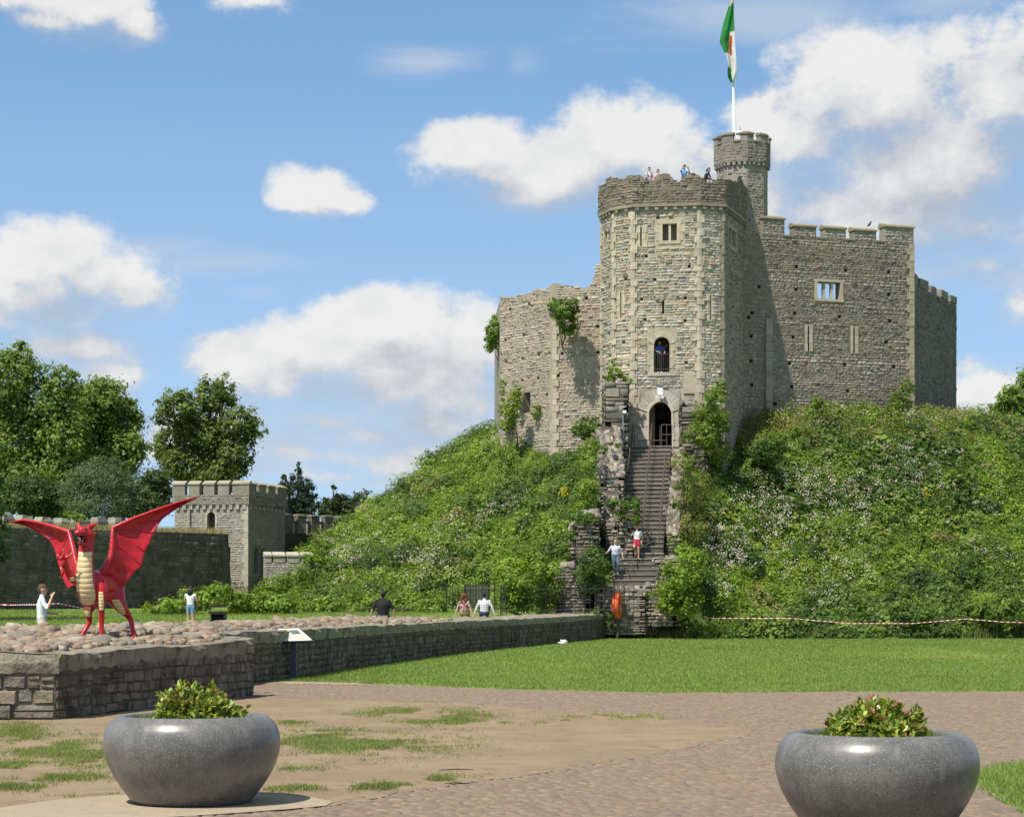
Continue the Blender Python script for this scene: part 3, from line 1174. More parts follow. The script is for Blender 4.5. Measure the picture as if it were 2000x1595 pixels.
# left, far facet
pB = Plane(KP[1], KP[2])
hB = holes_px(pB, [(996, 604), (1034, 594), (1023, 654), (987, 664), (1021, 700), (989, 706), (1073, 690), (1052, 692), (1051, 738), (1020, 742), (987, 750), (1068, 770)], 2.4, 3)
niche = pB.rect(1023, 1036, 766, 806) + (.9,)
hB.append(niche)
fB = ragged(pB, [(977, 580), (1004, 579), (1010, 581), (1012, 575), (1034, 573), (1040, 568), (1050, 563), (1064, 568), (1072, 558), (1080, 554), (1090, 553)])
wall_core(cur, pB, 8.5, fB, 1.6, hB, (.36, .305, .23), step=.3)
cst += rubble(pB, 9.5, fB, [h[:4] for h in hB], (.09, .17), (.15, .44), (.012, .07), PAL_LEFT, u1=pB.L - .25)
pC = Plane(KP[0], KP[1])
wall_core(cur, pC, 8.5, 20.0, 1.6, (), (.30, .27, .22))
# right wall
pR = Plane(KP[4], KP[5])
ZR = pR.uz(1600, 466)[1]
hR = holes_px(pR, [(1556, 521), (1652, 528), (1555, 565), (1736, 531), (1736, 575), (1553, 612), (1640, 618), (1738, 627), (1549, 658), (1731, 668), (1650, 712), (1746, 716), (1656, 763), (1469, 611), (1467, 656), (1467, 705), (1542, 709), (1483, 560), (1462, 620), (1468, 752), (1500, 690), (1547, 755)], 3.2, 3.4)
RWIN = pR.rect(1596, 1641, 551, 584) + (None,)
RS1 = pR.rect(1576.5, 1580.5, 637, 684) + (.6,)
RS2 = pR.rect(1665.5, 1669.5, 640, 688) + (.6,)
LOWH = pR.rect(1508, 1518, 785, 792) + (.5,)
hR += [RWIN, RS1, RS2, LOWH]
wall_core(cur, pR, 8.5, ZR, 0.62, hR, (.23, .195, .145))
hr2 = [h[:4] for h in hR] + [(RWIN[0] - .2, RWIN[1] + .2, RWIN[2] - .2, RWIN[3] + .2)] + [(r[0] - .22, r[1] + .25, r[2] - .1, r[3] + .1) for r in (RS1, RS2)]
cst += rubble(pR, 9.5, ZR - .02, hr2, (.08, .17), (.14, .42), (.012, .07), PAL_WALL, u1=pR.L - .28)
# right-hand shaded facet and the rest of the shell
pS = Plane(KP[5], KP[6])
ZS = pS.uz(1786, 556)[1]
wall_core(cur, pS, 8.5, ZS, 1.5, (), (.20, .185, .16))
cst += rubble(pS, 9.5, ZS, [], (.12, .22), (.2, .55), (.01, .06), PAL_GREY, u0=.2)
for i in range(6, 10):
    q = Plane(KP[i], KP[i + 1])
    wall_core(cur, q, 8.5, 17.0, 1.5, (), (.26, .24, .20))
q = Plane(KP[10], KP[0])
wall_core(cur, q, 8.5, 17.0, 1.5, (), (.26, .24, .20))
curtain = kid('curtain_wall', cur)


def curtain_details():
    # quoin strips
    for (pl, u, w, z0, z1, c) in [(pA, .0, .25, 10, 18.6, (.43, .365, .275)), (pR, pR.L - .28, .28, 10, ZR, (.34, .285, .21))]:
        z = z0
        k = 0
        while z < z1:
            h = RNG.uniform(.3, .5)
            ww = w * (1.5 if k % 2 else 1.0)
            a, b = (u, u + ww) if pl is pA else (u + w - ww, u + w + .03)
            slab(pl, a, b, -.1, RNG.uniform(.07, .10), z + .008, min(z + h, z1) - .008, 'quoin', None, col=c, jit=.006)
            z += h
            k += 1
    # three-light window
    a, b, c, d, _ = RWIN
    for (p, q, r, s) in [(a - .17, a, c, d), (b, b + .17, c, d), (a - .24, b + .24, d, d + .16), (a - .2, b + .2, c - .15, c)]:
        slab(pR, p, q, -.25, .06, r, s, 'window_block', None, col=(.42, .35, .25), jit=.004)
    for k in (1, 2):
        m = a + (b - a) * k / 3
        slab(pR, m - .07, m + .07, -.3, -.08, c, d, 'mullion', None, col=(.40, .36, .30))
    for R in (RS1, RS2):
        a, b, c, d, _ = R
        for k in range(3):
            hh = (d - c + .16) / 3
            for s in (-1, 1):
                e = .13 if s < 0 else .2
                slab(pR, a - e if s < 0 else b, a if s < 0 else b + e, -.2, .07, c - .08 + k * hh + .005, c - .08 + (k + 1) * hh - .005, 'slit_block', None, col=(.38, .345, .27), jit=.004)
    # pilaster in the shaded re-entrant
    r = pR.rect(1494, 1507, 622, 800)
    z = r[2]
    while z < r[3]:
        h = RNG.uniform(.3, .55)
        slab(pR, r[0], r[1], -.1, .16, z + .006, min(z + h, r[3]) - .006, 'pilaster_block', None, col=(.29, .255, .205), jit=.008)
        z += h
    # merlons of the right wall
    tops = [(1488, 1532, 427, 'a'), (1551, 1594, 442, 'b'), (1611, 1652, 446, 'b'), (1668, 1711, 450, 'b'), (1727, 1784, 443, 'b')]
    for (x0, x1, yt, _) in tops:
        u0, z = pR.uz(x0, yt)
        u1, _z = pR.uz(x1, yt)
        slab(pR, u0, min(u1, pR.L), -.62, .02, ZR + .001, z, 'merlon', None, mat=M_CORE, col=(.26, .235, .19))
        coping(pR, u0, min(u1, pR.L), -.62, .02, z, .30, None, (.25, .215, .14))
        for st in rubble(pR, ZR + .02, z - .01, (), (.12, .2), (.18, .4), (.03, .07), PAL_WALL, u0=u0 + .02, u1=min(u1, pR.L) - .02):
            cst.append(st)
    ex = [(1532, 1551), (1594, 1611), (1652, 1668), (1711, 1727)]
    for (x0, x1) in ex:
        u0 = pR.uz(x0, 466)[0]
        u1 = pR.uz(x1, 466)[0]
        coping(pR, u0 + .03, u1 - .03, -.62, .0, ZR + .002, .16, None, (.25, .215, .14), .06)
    # merlons of the shaded facet
    for (x0, x1, k) in [(1786, 1793, .62), (1795, 1813, .55), (1818, 1830, .45), (1837, 1850, .5), (1856, 1868, .45)]:
        u0 = pS.uz(x0, 550)[0]
        u1 = min(pS.uz(x1, 550)[0], pS.L)
        slab(pS, u0, u1, -.6, .03, ZS + .001, ZS + k, 'merlon', None, mat=M_STONE, col=(.22, .20, .17), jit=.05)


fit(curtain_details, curtain)

# stair turret
tu = MB()
tc0 = np.array(XY(1449.5, 118.6))
RB = 47.5 * 118.6 / F
octs = [tc0 + RB * np.array((math.sin(t), -math.cos(t))) * 1.06 for t in [math.radians(4 + 45 * k) for k in range(-4, 5)]]
tst = []
ZT0, ZT1 = 20.5, 1.6 + (1183 - 322) * 118 / F
ZT2 = 1.6 + (1183 - 283) * 118 / F
ZT3 = 1.6 + (1183 - 270) * 118 / F
TUP = [Plane(octs[k], octs[k + 1]) for k in range(8)]
for pl in TUP:
    wall_core(tu, pl, ZT0, ZT1, .5, (), (.29, .265, .215), ends=False)
    tst += rubble(pl, ZT0, ZT1 - .1, (), (.12, .2), (.18, .42), (.004, .03), PAL_WALL + PAL_PARAPET, u0=.02, u1=pl.L - .02)
oct2 = [tc0 + (p - tc0) * 1.11 for p in octs]
TUP2 = [Plane(oct2[k], oct2[k + 1]) for k in range(8)]
for pl in TUP2:
    wall_core(tu, pl, ZT1, ZT2, .4, (), (.22, .20, .17), ends=False)
    tst += rubble(pl, ZT1 + .02, ZT2 - .02, (), (.12, .2), (.18, .42), (.004, .026), PAL_PARAPET)
tu.add([(p[0], p[1], ZT1 + .3) for p in oct2[:-1]], [list(range(8))], (.2, .2, .2))
turret = kid('stair_turret', tu)


def turret_details():
    for pl in TUP2:
        for (a, b) in ((-.005, .42), (pl.L - .42, pl.L + .005)):
            slab(pl, a, b, -.38, .01, ZT2 + .001, ZT3 + .02, 'merlon', None, mat=M_STONE, col=(.22, .205, .17), jit=.006)
            coping(pl, a, b, -.38, .01, ZT3 + .02, .22, None, (.24, .205, .135), .06)
        coping(pl, .46, pl.L - .46, -.36, .01, ZT2 + .002, .14, None, (.24, .205, .135), .05)
        for k in range(4):
            u = (k + .5) * pl.L / 4
            slab(pl, u - .09, u + .09, -.15, -.01, ZT1 - .17, ZT1 - .002, 'corbel', None, col=(.24, .22, .18), jit=.006)


fit(turret_details, turret)

# facing stones: the 300 largest singly, spread over the parts, the rest as a mass


def lay_under(stones, part, n, mass):
    before = set(bpy.data.objects)
    lay(stones, None, M_STONE, n, 'stone', mass)
    for o in list(bpy.data.objects):
        if o not in before:
            attach(o, part)


lay_under(TOWER_ST, tower, 150, 'rubble_facing')
lay_under(PSTONES, parapet, 40, 'rubble_facing')
lay_under(cst, curtain, 90, 'rubble_facing')
lay_under(tst, turret, 20, 'rubble_facing')
# ------------------------------------------------------------------ low ruined wall with the rubble top
low = empty('low_wall', (-6, 40, 0), 'long low ruined stone wall with cobble-strewn top beside the lawn', 'wall')
low['kind'] = 'thing'


def hang(parent):
    class Ctx:
        def __enter__(self):
            self.b = set(bpy.data.objects)

        def __exit__(self, *a):
            for o in list(bpy.data.objects):
                if o not in self.b and o.parent is None:
                    attach(o, parent)
    return Ctx()


def top_noise(x, y):
    return (fbm(x * 1.3, y * 1.3, 4) - .5) * .16 + (fbm(x * 5.1 + 3, y * 5.1, 3) - .5) * .05


with hang(low):
    core = MB()
    lst = []
    CAPH = 0.24
    # near block
    segs = [((-13.5, 28.3), (-6.42, 28.8)), ((-6.42, 28.8), (-4.6, 36.3)), ((-4.6, 36.3), (-5.75, 36.9))]
    yy = [36.9, 42, 46, 53.3, 61, 69.6, 79, 88.9, 96, 103]
    far = [(float(wall_right(y)) if y > 37 else -5.85, y) for y in yy]
    segs += [(far[i], far[i + 1]) for i in range(len(far) - 1)] + [((5.2, 103), (3.4, 103.6))]
    for k, (a, b) in enumerate(segs):
        pl = Plane(a, b)
        za, zb_ = (float(wall_top(a[1])) - CAPH, float(wall_top(b[1])) - CAPH)
        f = lambda u, za=za, zb_=zb_, L=pl.L: za + (zb_ - za) * u / L
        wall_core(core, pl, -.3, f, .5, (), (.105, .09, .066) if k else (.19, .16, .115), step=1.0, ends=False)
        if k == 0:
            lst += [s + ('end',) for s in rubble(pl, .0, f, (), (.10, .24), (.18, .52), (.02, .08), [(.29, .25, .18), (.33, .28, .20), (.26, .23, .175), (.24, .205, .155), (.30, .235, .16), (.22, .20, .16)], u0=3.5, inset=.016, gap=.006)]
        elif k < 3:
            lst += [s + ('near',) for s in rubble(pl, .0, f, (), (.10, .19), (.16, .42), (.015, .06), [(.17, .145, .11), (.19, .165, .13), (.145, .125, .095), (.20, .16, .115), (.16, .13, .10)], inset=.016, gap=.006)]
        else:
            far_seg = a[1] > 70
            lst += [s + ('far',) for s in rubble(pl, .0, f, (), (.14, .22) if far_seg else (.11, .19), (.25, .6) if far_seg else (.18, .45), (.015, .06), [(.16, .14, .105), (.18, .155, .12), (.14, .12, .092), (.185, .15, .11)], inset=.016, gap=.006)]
    core.build('wall_body', M_CORE)
    st3 = [(s[0], s[1], s[2] * (40 if s[3] == 'end' else (6 if s[3] == 'near' else 1))) for s in lst]
    lay(st3, None, M_MOSSY, 300, 'stone', 'rubble_facing')

    # mortared capping: an uneven slab following both sections
    def capping(name, ystat, xr, xl, col, over=.05):
        na = 26
        V, C = [], []
        ny = len(ystat)
        for y in ystat:
            for i in range(na):
                t = i / (na - 1)
                x = (xr(y) + over) * (1 - t) + xl(y) * t
                z = float(wall_top(y)) + float(top_noise(np.array(x), np.array(y))) * (1 if i > 0 else .5) - .02 * (i == 0)
                V.append((x + .03 * math.sin(y * 3.1) * (i == 0) + RNG.uniform(-.025, .025) * (i == 0), y, z))
        Fc = [(r * na + i, r * na + i + 1, (r + 1) * na + i + 1, (r + 1) * na + i) for r in range(ny - 1) for i in range(na - 1)]
        n0 = len(V)
        for y in ystat:                     # skirt of the front edge
            x = xr(y)
            V.append((x + over + RNG.uniform(-.02, .02), y, float(wall_top(y)) - .10 + RNG.uniform(-.03, .02)))
            V.append((x + over - .03 + RNG.uniform(-.02, .02), y, float(wall_top(y)) - CAPH - .02 + RNG.uniform(-.03, .03)))
            V.append((x - .12, y, float(wall_top(y)) - CAPH - .03))
        for r in range(ny - 1):
            a, b = n0 + 3 * r, n0 + 3 * (r + 1)
            Fc += [(r * na, (r + 1) * na, b, a), (a, b, b + 1, a + 1), (a + 1, b + 1, b + 2, a + 2)]
        return obj(name, mesh(name, V, Fc, M_CAP, np.tile(np.array(col), (len(V), 1)), smooth=False))
    capping('capping', np.arange(28.76, 36.4, .16), lambda y: float(np.interp(y, [28.8, 36.3], [-6.42, -4.6])), lambda y: -13.6, (.27, .24, .18))
    capping('capping', np.concatenate([np.arange(36.35, 60, .25), np.arange(60, 103.3, .5)]), lambda y: float(wall_right(y)) if y > 37.2 else -5.8, lambda y: min(float(wall_left(y)), float(wall_right(y)) - .9) - .4, (.28, .25, .19))
    # front lip of the capping along the sunlit end
    V, Fc = [], []
    xs_ = np.arange(-13.5, -6.3, .14)
    for x in xs_:
        y0 = 28.3 + (x + 13.5) / 7.08 * .5
        zt = .94 + float(top_noise(np.array(x), np.array(28.76)))
        V += [(x, y0 + .14, zt + .005), (x, y0 - .04 + RNG.uniform(-.015, .015), zt - .03), (x, y0 - .07 + RNG.uniform(-.02, .02), .94 - .14), (x, y0 - .04 + RNG.uniform(-.02, .02), .94 - CAPH - .04 + RNG.uniform(-.02, .02)), (x, y0 + .2, .94 - CAPH - .05)]
    for i in range(len(xs_) - 1):
        for k in range(4):
            Fc.append((i * 5 + k, i * 5 + 5 + k, i * 5 + 6 + k, i * 5 + 1 + k))
    obj('capping_edge', mesh('capping_edge', V, Fc, M_CAP, np.tile(np.array((.27, .24, .18)), (len(V), 1))))

    # loose cobbles set in the top
    def boulder(seed):
        r = np.random.default_rng(seed)
        V = []
        n = 2
        idx = {}
        Fq = []
        for ax in range(3):
            for sg in (-1, 1):
                for i in range(n):
                    for j in range(n):
                        q = []
                        for (di, dj) in ((0, 0), (1, 0), (1, 1), (0, 1)):
                            p = [0, 0, 0]
                            p[ax] = sg
                            p[(ax + 1) % 3] = -1 + 2 * (i + di) / n
                            p[(ax + 2) % 3] = -1 + 2 * (j + dj) / n
                            key = tuple(p)
                            if key not in idx:
                                idx[key] = len(V)
                                v = np.array(p, float)
                                v = v / np.linalg.norm(v) ** .55
                                V.append(v)
                            q.append(idx[key])
                        Fq.append(q if sg > 0 else q[::-1])
        V = np.array(V)
        V = V * (1 + r.uniform(-.2, .2, (len(V), 1))) * np.array((.5, .5, .36)) * r.uniform(.8, 1.2, 3)
        return V, np.array(Fq)
    VAR = [boulder(50 + i) for i in range(10)]
    VM = [mesh('cobble', v, f, M_BOULDER, smooth=False) for v, f in VAR]
    cands = []
    tries = 0
    while tries < 21000:
        tries += 1
        y = RNG.uniform(29.3, 36.3) if RNG.random() < .35 else RNG.uniform(36.3, 82)
        xr = float(wall_right(y)) - (.55 if y < 37 else .3 + RNG.random() * 1.0)
        xl = -13 if y < 36.5 else float(wall_left(y)) - .35
        if xl > xr:
            continue
        x = RNG.uniform(xl, xr)
        if abs(x) > .262 * y:
            continue
        s = RNG.uniform(.11, .23) if RNG.random() < .87 else RNG.uniform(.23, .38)
        if (x + 7.2) ** 2 + (y - 35.5) ** 2 < 1.3 and s > .14:
            continue
        if y > 70 and x > -4.6:
            continue
        if y > 60:
            s *= 1.15
        ok = True
        for (x2, y2, s2) in cands[-2500:]:
            if (x - x2) ** 2 + (y - y2) ** 2 < (.36 * (s + s2)) ** 2:
                ok = False
                break
        if ok and len(cands) < 2600:
            cands.append((x, y, s))
    cands.sort(key=lambda c: -c[2] / c[1])
    mv, mf, mc, nn_ = [], [], [], 0
    for k, (x, y, s) in enumerate(cands):
        z = float(wall_top(y)) + float(top_noise(np.array(x), np.array(y))) + s * .10
        rz = RNG.uniform(0, 6.28)
        tl = RNG.uniform(-.3, .3)
        if k < 300:
            o = obj('cobble', VM[k % 10], None, loc=(x, y, z))
            o.rotation_euler = (tl, RNG.uniform(-.3, .3), rz)
            o.scale = (s * 1.15, s, s * RNG.uniform(.6, .95))
            o.parent = low
            o.location = Vector((x, y, z)) - low.location
        else:
            v, f = VAR[k % 10]
            ca, sa = math.cos(rz), math.sin(rz)
            w = v * s
            mv.append(np.stack([w[:, 0] * ca - w[:, 1] * sa + x, w[:, 0] * sa + w[:, 1] * ca + y, w[:, 2] + z], -1))
            mf.append(f + nn_)
            nn_ += len(v)
            mc.append(np.tile(pick(BOULDER_PAL, 1, RNG), (len(v), 1)))
    for k in range(5200):
        y = RNG.uniform(29.0, 36.4) if RNG.random() < .5 else RNG.uniform(36.3, 80)
        xr = float(wall_right(y)) - (.35 if y < 37 else .25)
        xl = -13 if y < 36.5 else float(wall_left(y)) - .35
        if xl > xr:
            continue
        x = RNG.uniform(xl, xr)
        if abs(x) > .262 * y or (y > 70 and x > -4.6):
            continue
        s_ = RNG.uniform(.05, .15)
        v, f = VAR[k % 10]
        rz = RNG.uniform(0, 6.28)
        ca, sa = math.cos(rz), math.sin(rz)
        w = v * s_
        z = float(wall_top(y)) + float(top_noise(np.array(x), np.array(y))) + s_ * .12
        mv.append(np.stack([w[:, 0] * ca - w[:, 1] * sa + x, w[:, 0] * sa + w[:, 1] * ca + y, w[:, 2] + z], -1))
        mf.append(f + nn_)
        nn_ += len(v)
        mc.append(np.tile(pick(BOULDER_PAL, 1, RNG), (len(v), 1)))
    obj('cobble_mass', mesh('cobble_mass', np.concatenate(mv), np.concatenate(mf), M_BOULDER_A, np.concatenate(mc), smooth=True), kind='stuff')

# ------------------------------------------------------------------ path setts
PALC = [(.195, .147, .10), (.18, .138, .098), (.205, .156, .106), (.168, .13, .098), (.198, .152, .112), (.188, .135, .094)]
sett = []
y = 13.6
while y < 43.6:
    dyy = RNG.uniform(.085, .125)
    hw = .262 * y + .3
    x = -hw
    while x < hw:
        w = RNG.uniform(.085, .17)
        sett.append((x + w / 2, y + dyy / 2, w, dyy))
        x += w
    y += dyy
sett = np.array(sett)
m = inpoly(sett[:, 0], sett[:, 1], PATH) & ~inpoly(sett[:, 0], sett[:, 1], ISLS) & ~inpoly(sett[:, 0], sett[:, 1], RLAWN) & ~inpoly(sett[:, 0], sett[:, 1], SLAB)
# setts half buried along the ragged edge of the earth
cxs = np.array(ISLS)
band = inpoly(sett[:, 0], sett[:, 1], ISLS) & inpoly(sett[:, 0], sett[:, 1], PATH) & ~inpoly(sett[:, 0], sett[:, 1], SLAB)
dist = np.full(len(sett), 9.0)
bi = np.nonzero(band)[0]
for i0 in range(0, len(bi), 2000):
    q = bi[i0:i0 + 2000]
    dist[q] = np.sqrt(((sett[q, None, :2] - cxs[None]) ** 2).sum(2)).min(1)
m |= band & (RNG.random(len(sett)) < np.clip(.75 - dist / .55, 0, 1))
sett = sett[m]
sett = sett[RNG.random(len(sett)) < .93]
SV = []
for i in range(8):
    j = lambda s=.07: RNG.uniform(-s, s)
    SV.append(np.array([(-.46 + j(), -.46 + j(), -.4), (.46 + j(), -.46 + j(), -.4), (.46 + j(), .46 + j(), -.4), (-.46 + j(), .46 + j(), -.4),
                        (-.33 + j(), -.33 + j(), .5 + j(.2)), (.33 + j(), -.33 + j(), .5 + j(.2)), (.33 + j(), .33 + j(), .5 + j(.2)), (-.33 + j(), .33 + j(), .5 + j(.2))]))
SETF = np.array([(4, 5, 6, 7), (0, 1, 5, 4), (1, 2, 6, 5), (2, 3, 7, 6), (3, 0, 4, 7)])
order = np.argsort(sett[:, 1])
sett = sett[order]
inview = np.nonzero((np.abs(sett[:, 0]) < .25 * sett[:, 1]) & (sett[:, 1] > 15.45))[0]
single = set(inview[:300].tolist())
mv, mc = [], []
k2 = 0
for i, (x, y, w, d) in enumerate(sett):
    v = SV[i % 8] * np.array((w * 1.03, d * 1.03, .017)) + np.array((x + RNG.uniform(-.012, .012), y + RNG.uniform(-.01, .01), .001 + RNG.uniform(-.005, .004)))
    c = pick(PALC, 1, RNG, .07)
    if i in single:
        obj('cobblestone', mesh('cobblestone', v, SETF, M_COBBLE, np.tile(c, (8, 1))), PATHO)
    else:
        mv.append(v)
        mc.append(np.tile(c, (8, 1)))
Fc = (np.arange(len(mv))[:, None, None] * 8 + SETF[None]).reshape(-1, 4)
obj('cobblestone_mass', mesh('cobblestone_mass', np.concatenate(mv), Fc, M_COBBLE, np.concatenate(mc)), PATHO, kind='stuff')

# ------------------------------------------------------------------ rampart wall on the left (in its own shade)
ramp = empty('rampart_wall', (-20, 112, 1.5), 'tall dark rampart wall with grassy top behind the red dragon', 'wall')
ramp['kind'] = 'thing'
RA, RBB = (-25.9 - 3.6, 103 - 6.4), (-16.55, 119.3)
pl = Plane(RA, RBB)
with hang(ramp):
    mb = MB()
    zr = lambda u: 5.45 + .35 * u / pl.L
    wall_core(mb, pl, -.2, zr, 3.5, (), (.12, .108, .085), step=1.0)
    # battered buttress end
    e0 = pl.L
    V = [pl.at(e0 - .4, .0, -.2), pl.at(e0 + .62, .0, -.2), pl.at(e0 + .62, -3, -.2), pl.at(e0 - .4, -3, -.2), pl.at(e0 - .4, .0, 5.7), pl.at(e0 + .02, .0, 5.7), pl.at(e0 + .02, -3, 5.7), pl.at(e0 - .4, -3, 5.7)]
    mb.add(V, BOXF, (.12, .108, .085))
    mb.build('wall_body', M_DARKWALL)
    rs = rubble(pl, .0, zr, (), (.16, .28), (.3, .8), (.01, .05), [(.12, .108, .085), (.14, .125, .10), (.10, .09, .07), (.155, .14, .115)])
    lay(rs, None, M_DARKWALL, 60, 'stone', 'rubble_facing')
    # low worn merlons along the back of the wall walk
    for i in range(14):
        u = .4 + i * 1.48
        w = RNG.uniform(.7, .9)
        h = RNG.uniform(.75, .95)
        z0 = float(zr(u)) - .05
        V = pl.boxv(u, u + w, -3.6, -2.9, z0, z0 + h)
        tp = V[4:].mean(0)
        V[4:] = V[4:] * .72 + tp * .28
        V2 = np.concatenate([V[:4], V[:4] + np.array((0, 0, h * .7)), V[4:]])
        Fm = [(0, 1, 5, 4), (1, 2, 6, 5), (2, 3, 7, 6), (3, 0, 4, 7), (4, 5, 9, 8), (5, 6, 10, 9), (6, 7, 11, 10), (7, 4, 8, 11), (8, 9, 10, 11)]
        c = np.array((.24, .23, .18)) * RNG.uniform(.8, 1.15)
        obj('merlon', mesh('merlon', V2 + RNG.uniform(-.04, .04, V2.shape), Fm, M_ASHLAR, c))
    # buttress in shade on the end, paler strip
    slab(pl, e0 - .55, e0 - .1, -.1, .06, 0, 5.6, 'buttress', None, M_DARKWALL, (.11, .10, .085), .02)

# ------------------------------------------------------------------ square wall tower behind
wtw = empty('wall_tower', (-17, 122, 1.5), 'small square battlemented stone gatehouse tower behind the rampart', 'tower')
YT = 121.5
ta, tb, tcn = XY(341, YT + .8), XY(484, YT), XY(557, YT + 5.2)
pl1, pl2 = Plane(ta, tb), Plane(tb, tcn)
with hang(wtw):
    mb = MB()
    zt = pl1.uz(470, 966)[1]
    zc = pl1.uz(470, 985)[1]
    A1 = pl1.rect(404, 421, 997, 1038)
    S1 = pl1.rect(446, 450, 1068, 1098)
    D1 = pl2.rect(494, 507, 1068, 1118)
    D2 = pl2.rect(508, 519, 1070, 1118)
    wall_core(mb, pl1, -.2, zt, 1.0, [A1 + (.9,), S1 + (.4,)], (.30, .275, .225), ends=False)
    wall_core(mb, pl2, -.2, zt, 1.0, [D1 + (.9,), D2 + (.9,)], (.27, .25, .205), ends=False)
    tdn = (tcn[0] - (tb[0] - ta[0]), tcn[1] + .8)
    wall_core(mb, Plane(tcn, tdn), -.2, zt, 1.0, (), (.25, .23, .19), ends=False)
    wall_core(mb, Plane(tdn, ta), -.2, zt, 1.0, (), (.25, .23, .19), ends=False)
    mb.add([(p[0], p[1], zt - .3) for p in (ta, tb, tcn, tdn)], [(0, 1, 2, 3)], (.2, .2, .2))
    mb.build('tower_body', M_CORE)
    rs = rubble(pl1, .5, zt, [(A1[0] - .18, A1[1] + .18, A1[2], A1[3] + .15), S1], (.10, .17), (.18, .42), (.006, .035), [(.36, .33, .275), (.33, .305, .26), (.38, .35, .29), (.31, .28, .235)], u1=pl1.L - .22)
    rs += rubble(pl2, .5, zt, [D1, D2], (.10, .17), (.18, .42), (.006, .03), [(.28, .26, .22), (.25, .235, .20), (.30, .28, .235)], u0=.1)
    lay(rs, None, M_STONE, 40, 'stone', 'rubble_facing')
    for p_, n_ in ((pl1, 11), (pl2, 9)):
        for k in range(n_):
            u = (k + .5) * p_.L / n_
            slab(p_, u - .10, u + .10, -.05, .10, zc - .28, zc - .02, 'corbel', None, col=(.33, .30, .24), jit=.004)
        wall_core_m = MB()
        slab(p_, -.1, p_.L + .1, -.3, .11 + (.004 if p_ is pl2 else 0), zc - .0, zt + .0, 'parapet_band', None, M_CORE, (.25, .23, .185))
        lay(rubble(Plane(p_.at(-.1, .11, 0)[:2], p_.at(p_.L + .1, .11, 0)[:2]), zc, zt, (), (.10, .17), (.18, .42), (.004, .03), PAL_PARAPET if p_ is pl1 else PAL_GREY), None, M_STONE, 0, 'stone', 'rubble_facing')
        m_ = 5 if p_ is pl1 else 4
        sp_ = p_.L / m_
        for k in range(m_):
            a, b = k * sp_ - (.1 if k == 0 else 0), (k + 1) * sp_ - sp_ * .26 + (.35 if k == m_ - 1 else 0)
            slab(p_, a, b, -.35, .10, zt + .001, zt + .62, 'merlon', None, M_CORE, (.26, .24, .19))
            coping(p_, a, b, -.35, .10, zt + .62, .26, None, (.33, .30, .22), .05)
    z = .5
    while z < zc:
        slab(pl1, pl1.L - RNG.choice([.24, .36]), pl1.L + .03, -.1, .045, z + .005, z + .36, 'quoin', None, col=(.42, .39, .30), jit=.003)
        z += .365
    arch_frame(pl1, (A1[0] + A1[1]) / 2, A1[2], (A1[1] - A1[0]) * .92, A1[3] - A1[2] - .05, .25, .14, .03, .3, 'window_block', None, (.42, .39, .30), True, ((A1[1] - A1[0]) / 2, (A1[1] - A1[0]) / 2, A1[3] - A1[2] + .02))
    for R in (D1, D2):
        arch_frame(pl2, (R[0] + R[1]) / 2, R[2], (R[1] - R[0]) * .8, R[3] - R[2] - .05, .35, .14, .03, .3, 'door_block', None, (.24, .22, .18), True, ((R[1] - R[0]) / 2 + .05, (R[1] - R[0]) / 2 + .05, R[3] - R[2] + .05))

# curtain wall running right from the tower, and the low battlemented wall in front of it
cwl = empty('curtain_wall_run', (-13, 128, 2), 'battlemented curtain wall with timber hoarding right of the square tower', 'wall')
cwl['kind'] = 'thing'
pl = Plane(XY(552, 127), XY(700, 131))
with hang(cwl):
    mb = MB()
    z1 = pl.uz(590, 1042)[1]
    z2 = pl.uz(590, 1020)[1]
    z3 = pl.uz(590, 1008)[1]
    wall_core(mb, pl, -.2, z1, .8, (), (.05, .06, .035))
    mb.build('wall_body', M_DARKWALL)
    k = 0
    u = .1
    while u < pl.L:
        slab(pl, u, u + .64, -.4, .04, z1 + .001, z3, 'merlon', None, M_CORE, (.15, .135, .11), .01)
        coping(pl, u, u + .64, -.4, .04, z3, .14, None, (.20, .18, .14), .04)
        slab(pl, u + .66, u + 1.02, -.35, -.05, z1 + .001, z2 + .1, 'hoarding', None, M_CORE, (.13, .12, .10), .01)
        slab(pl, u + .64, u + .70, .05, .12, z1 - .02, z1 + .62, 'post', None, M_ASHLAR, (.40, .37, .30))
        u += 1.05
lww = empty('parapet_wall', (-14.5, 117, 2), 'low pale battlemented wall at the foot of the mound', 'wall')
lww['kind'] = 'thing'
pl = Plane(XY(517, 118.5), XY(640, 119.5))
with hang(lww):
    mb = MB()
    z1 = pl.uz(540, 1098)[1]
    wall_core(mb, pl, 0, z1, .5, (), (.33, .30, .245))
    mb.build('wall_body', M_CORE)
    lay(rubble(pl, .5, z1, (), (.10, .17), (.18, .42), (.006, .035), [(.36, .33, .275), (.33, .305, .26), (.38, .35, .29)]), None, M_STONE, 0, 'stone', 'rubble_facing')
    for (x0, x1) in [(517, 530), (534, 556), (561, 583), (588, 610)]:
        u0, u1 = pl.uz(x0, 1090)[0], pl.uz(x1, 1090)[0]
        slab(pl, u0, u1, -.45, .03, z1 + .001, z1 + .35, 'merlon', None, M_CORE, (.34, .31, .25))
        coping(pl, u0, u1, -.45, .03, z1 + .35, .28, None, (.36, .33, .26), .05)

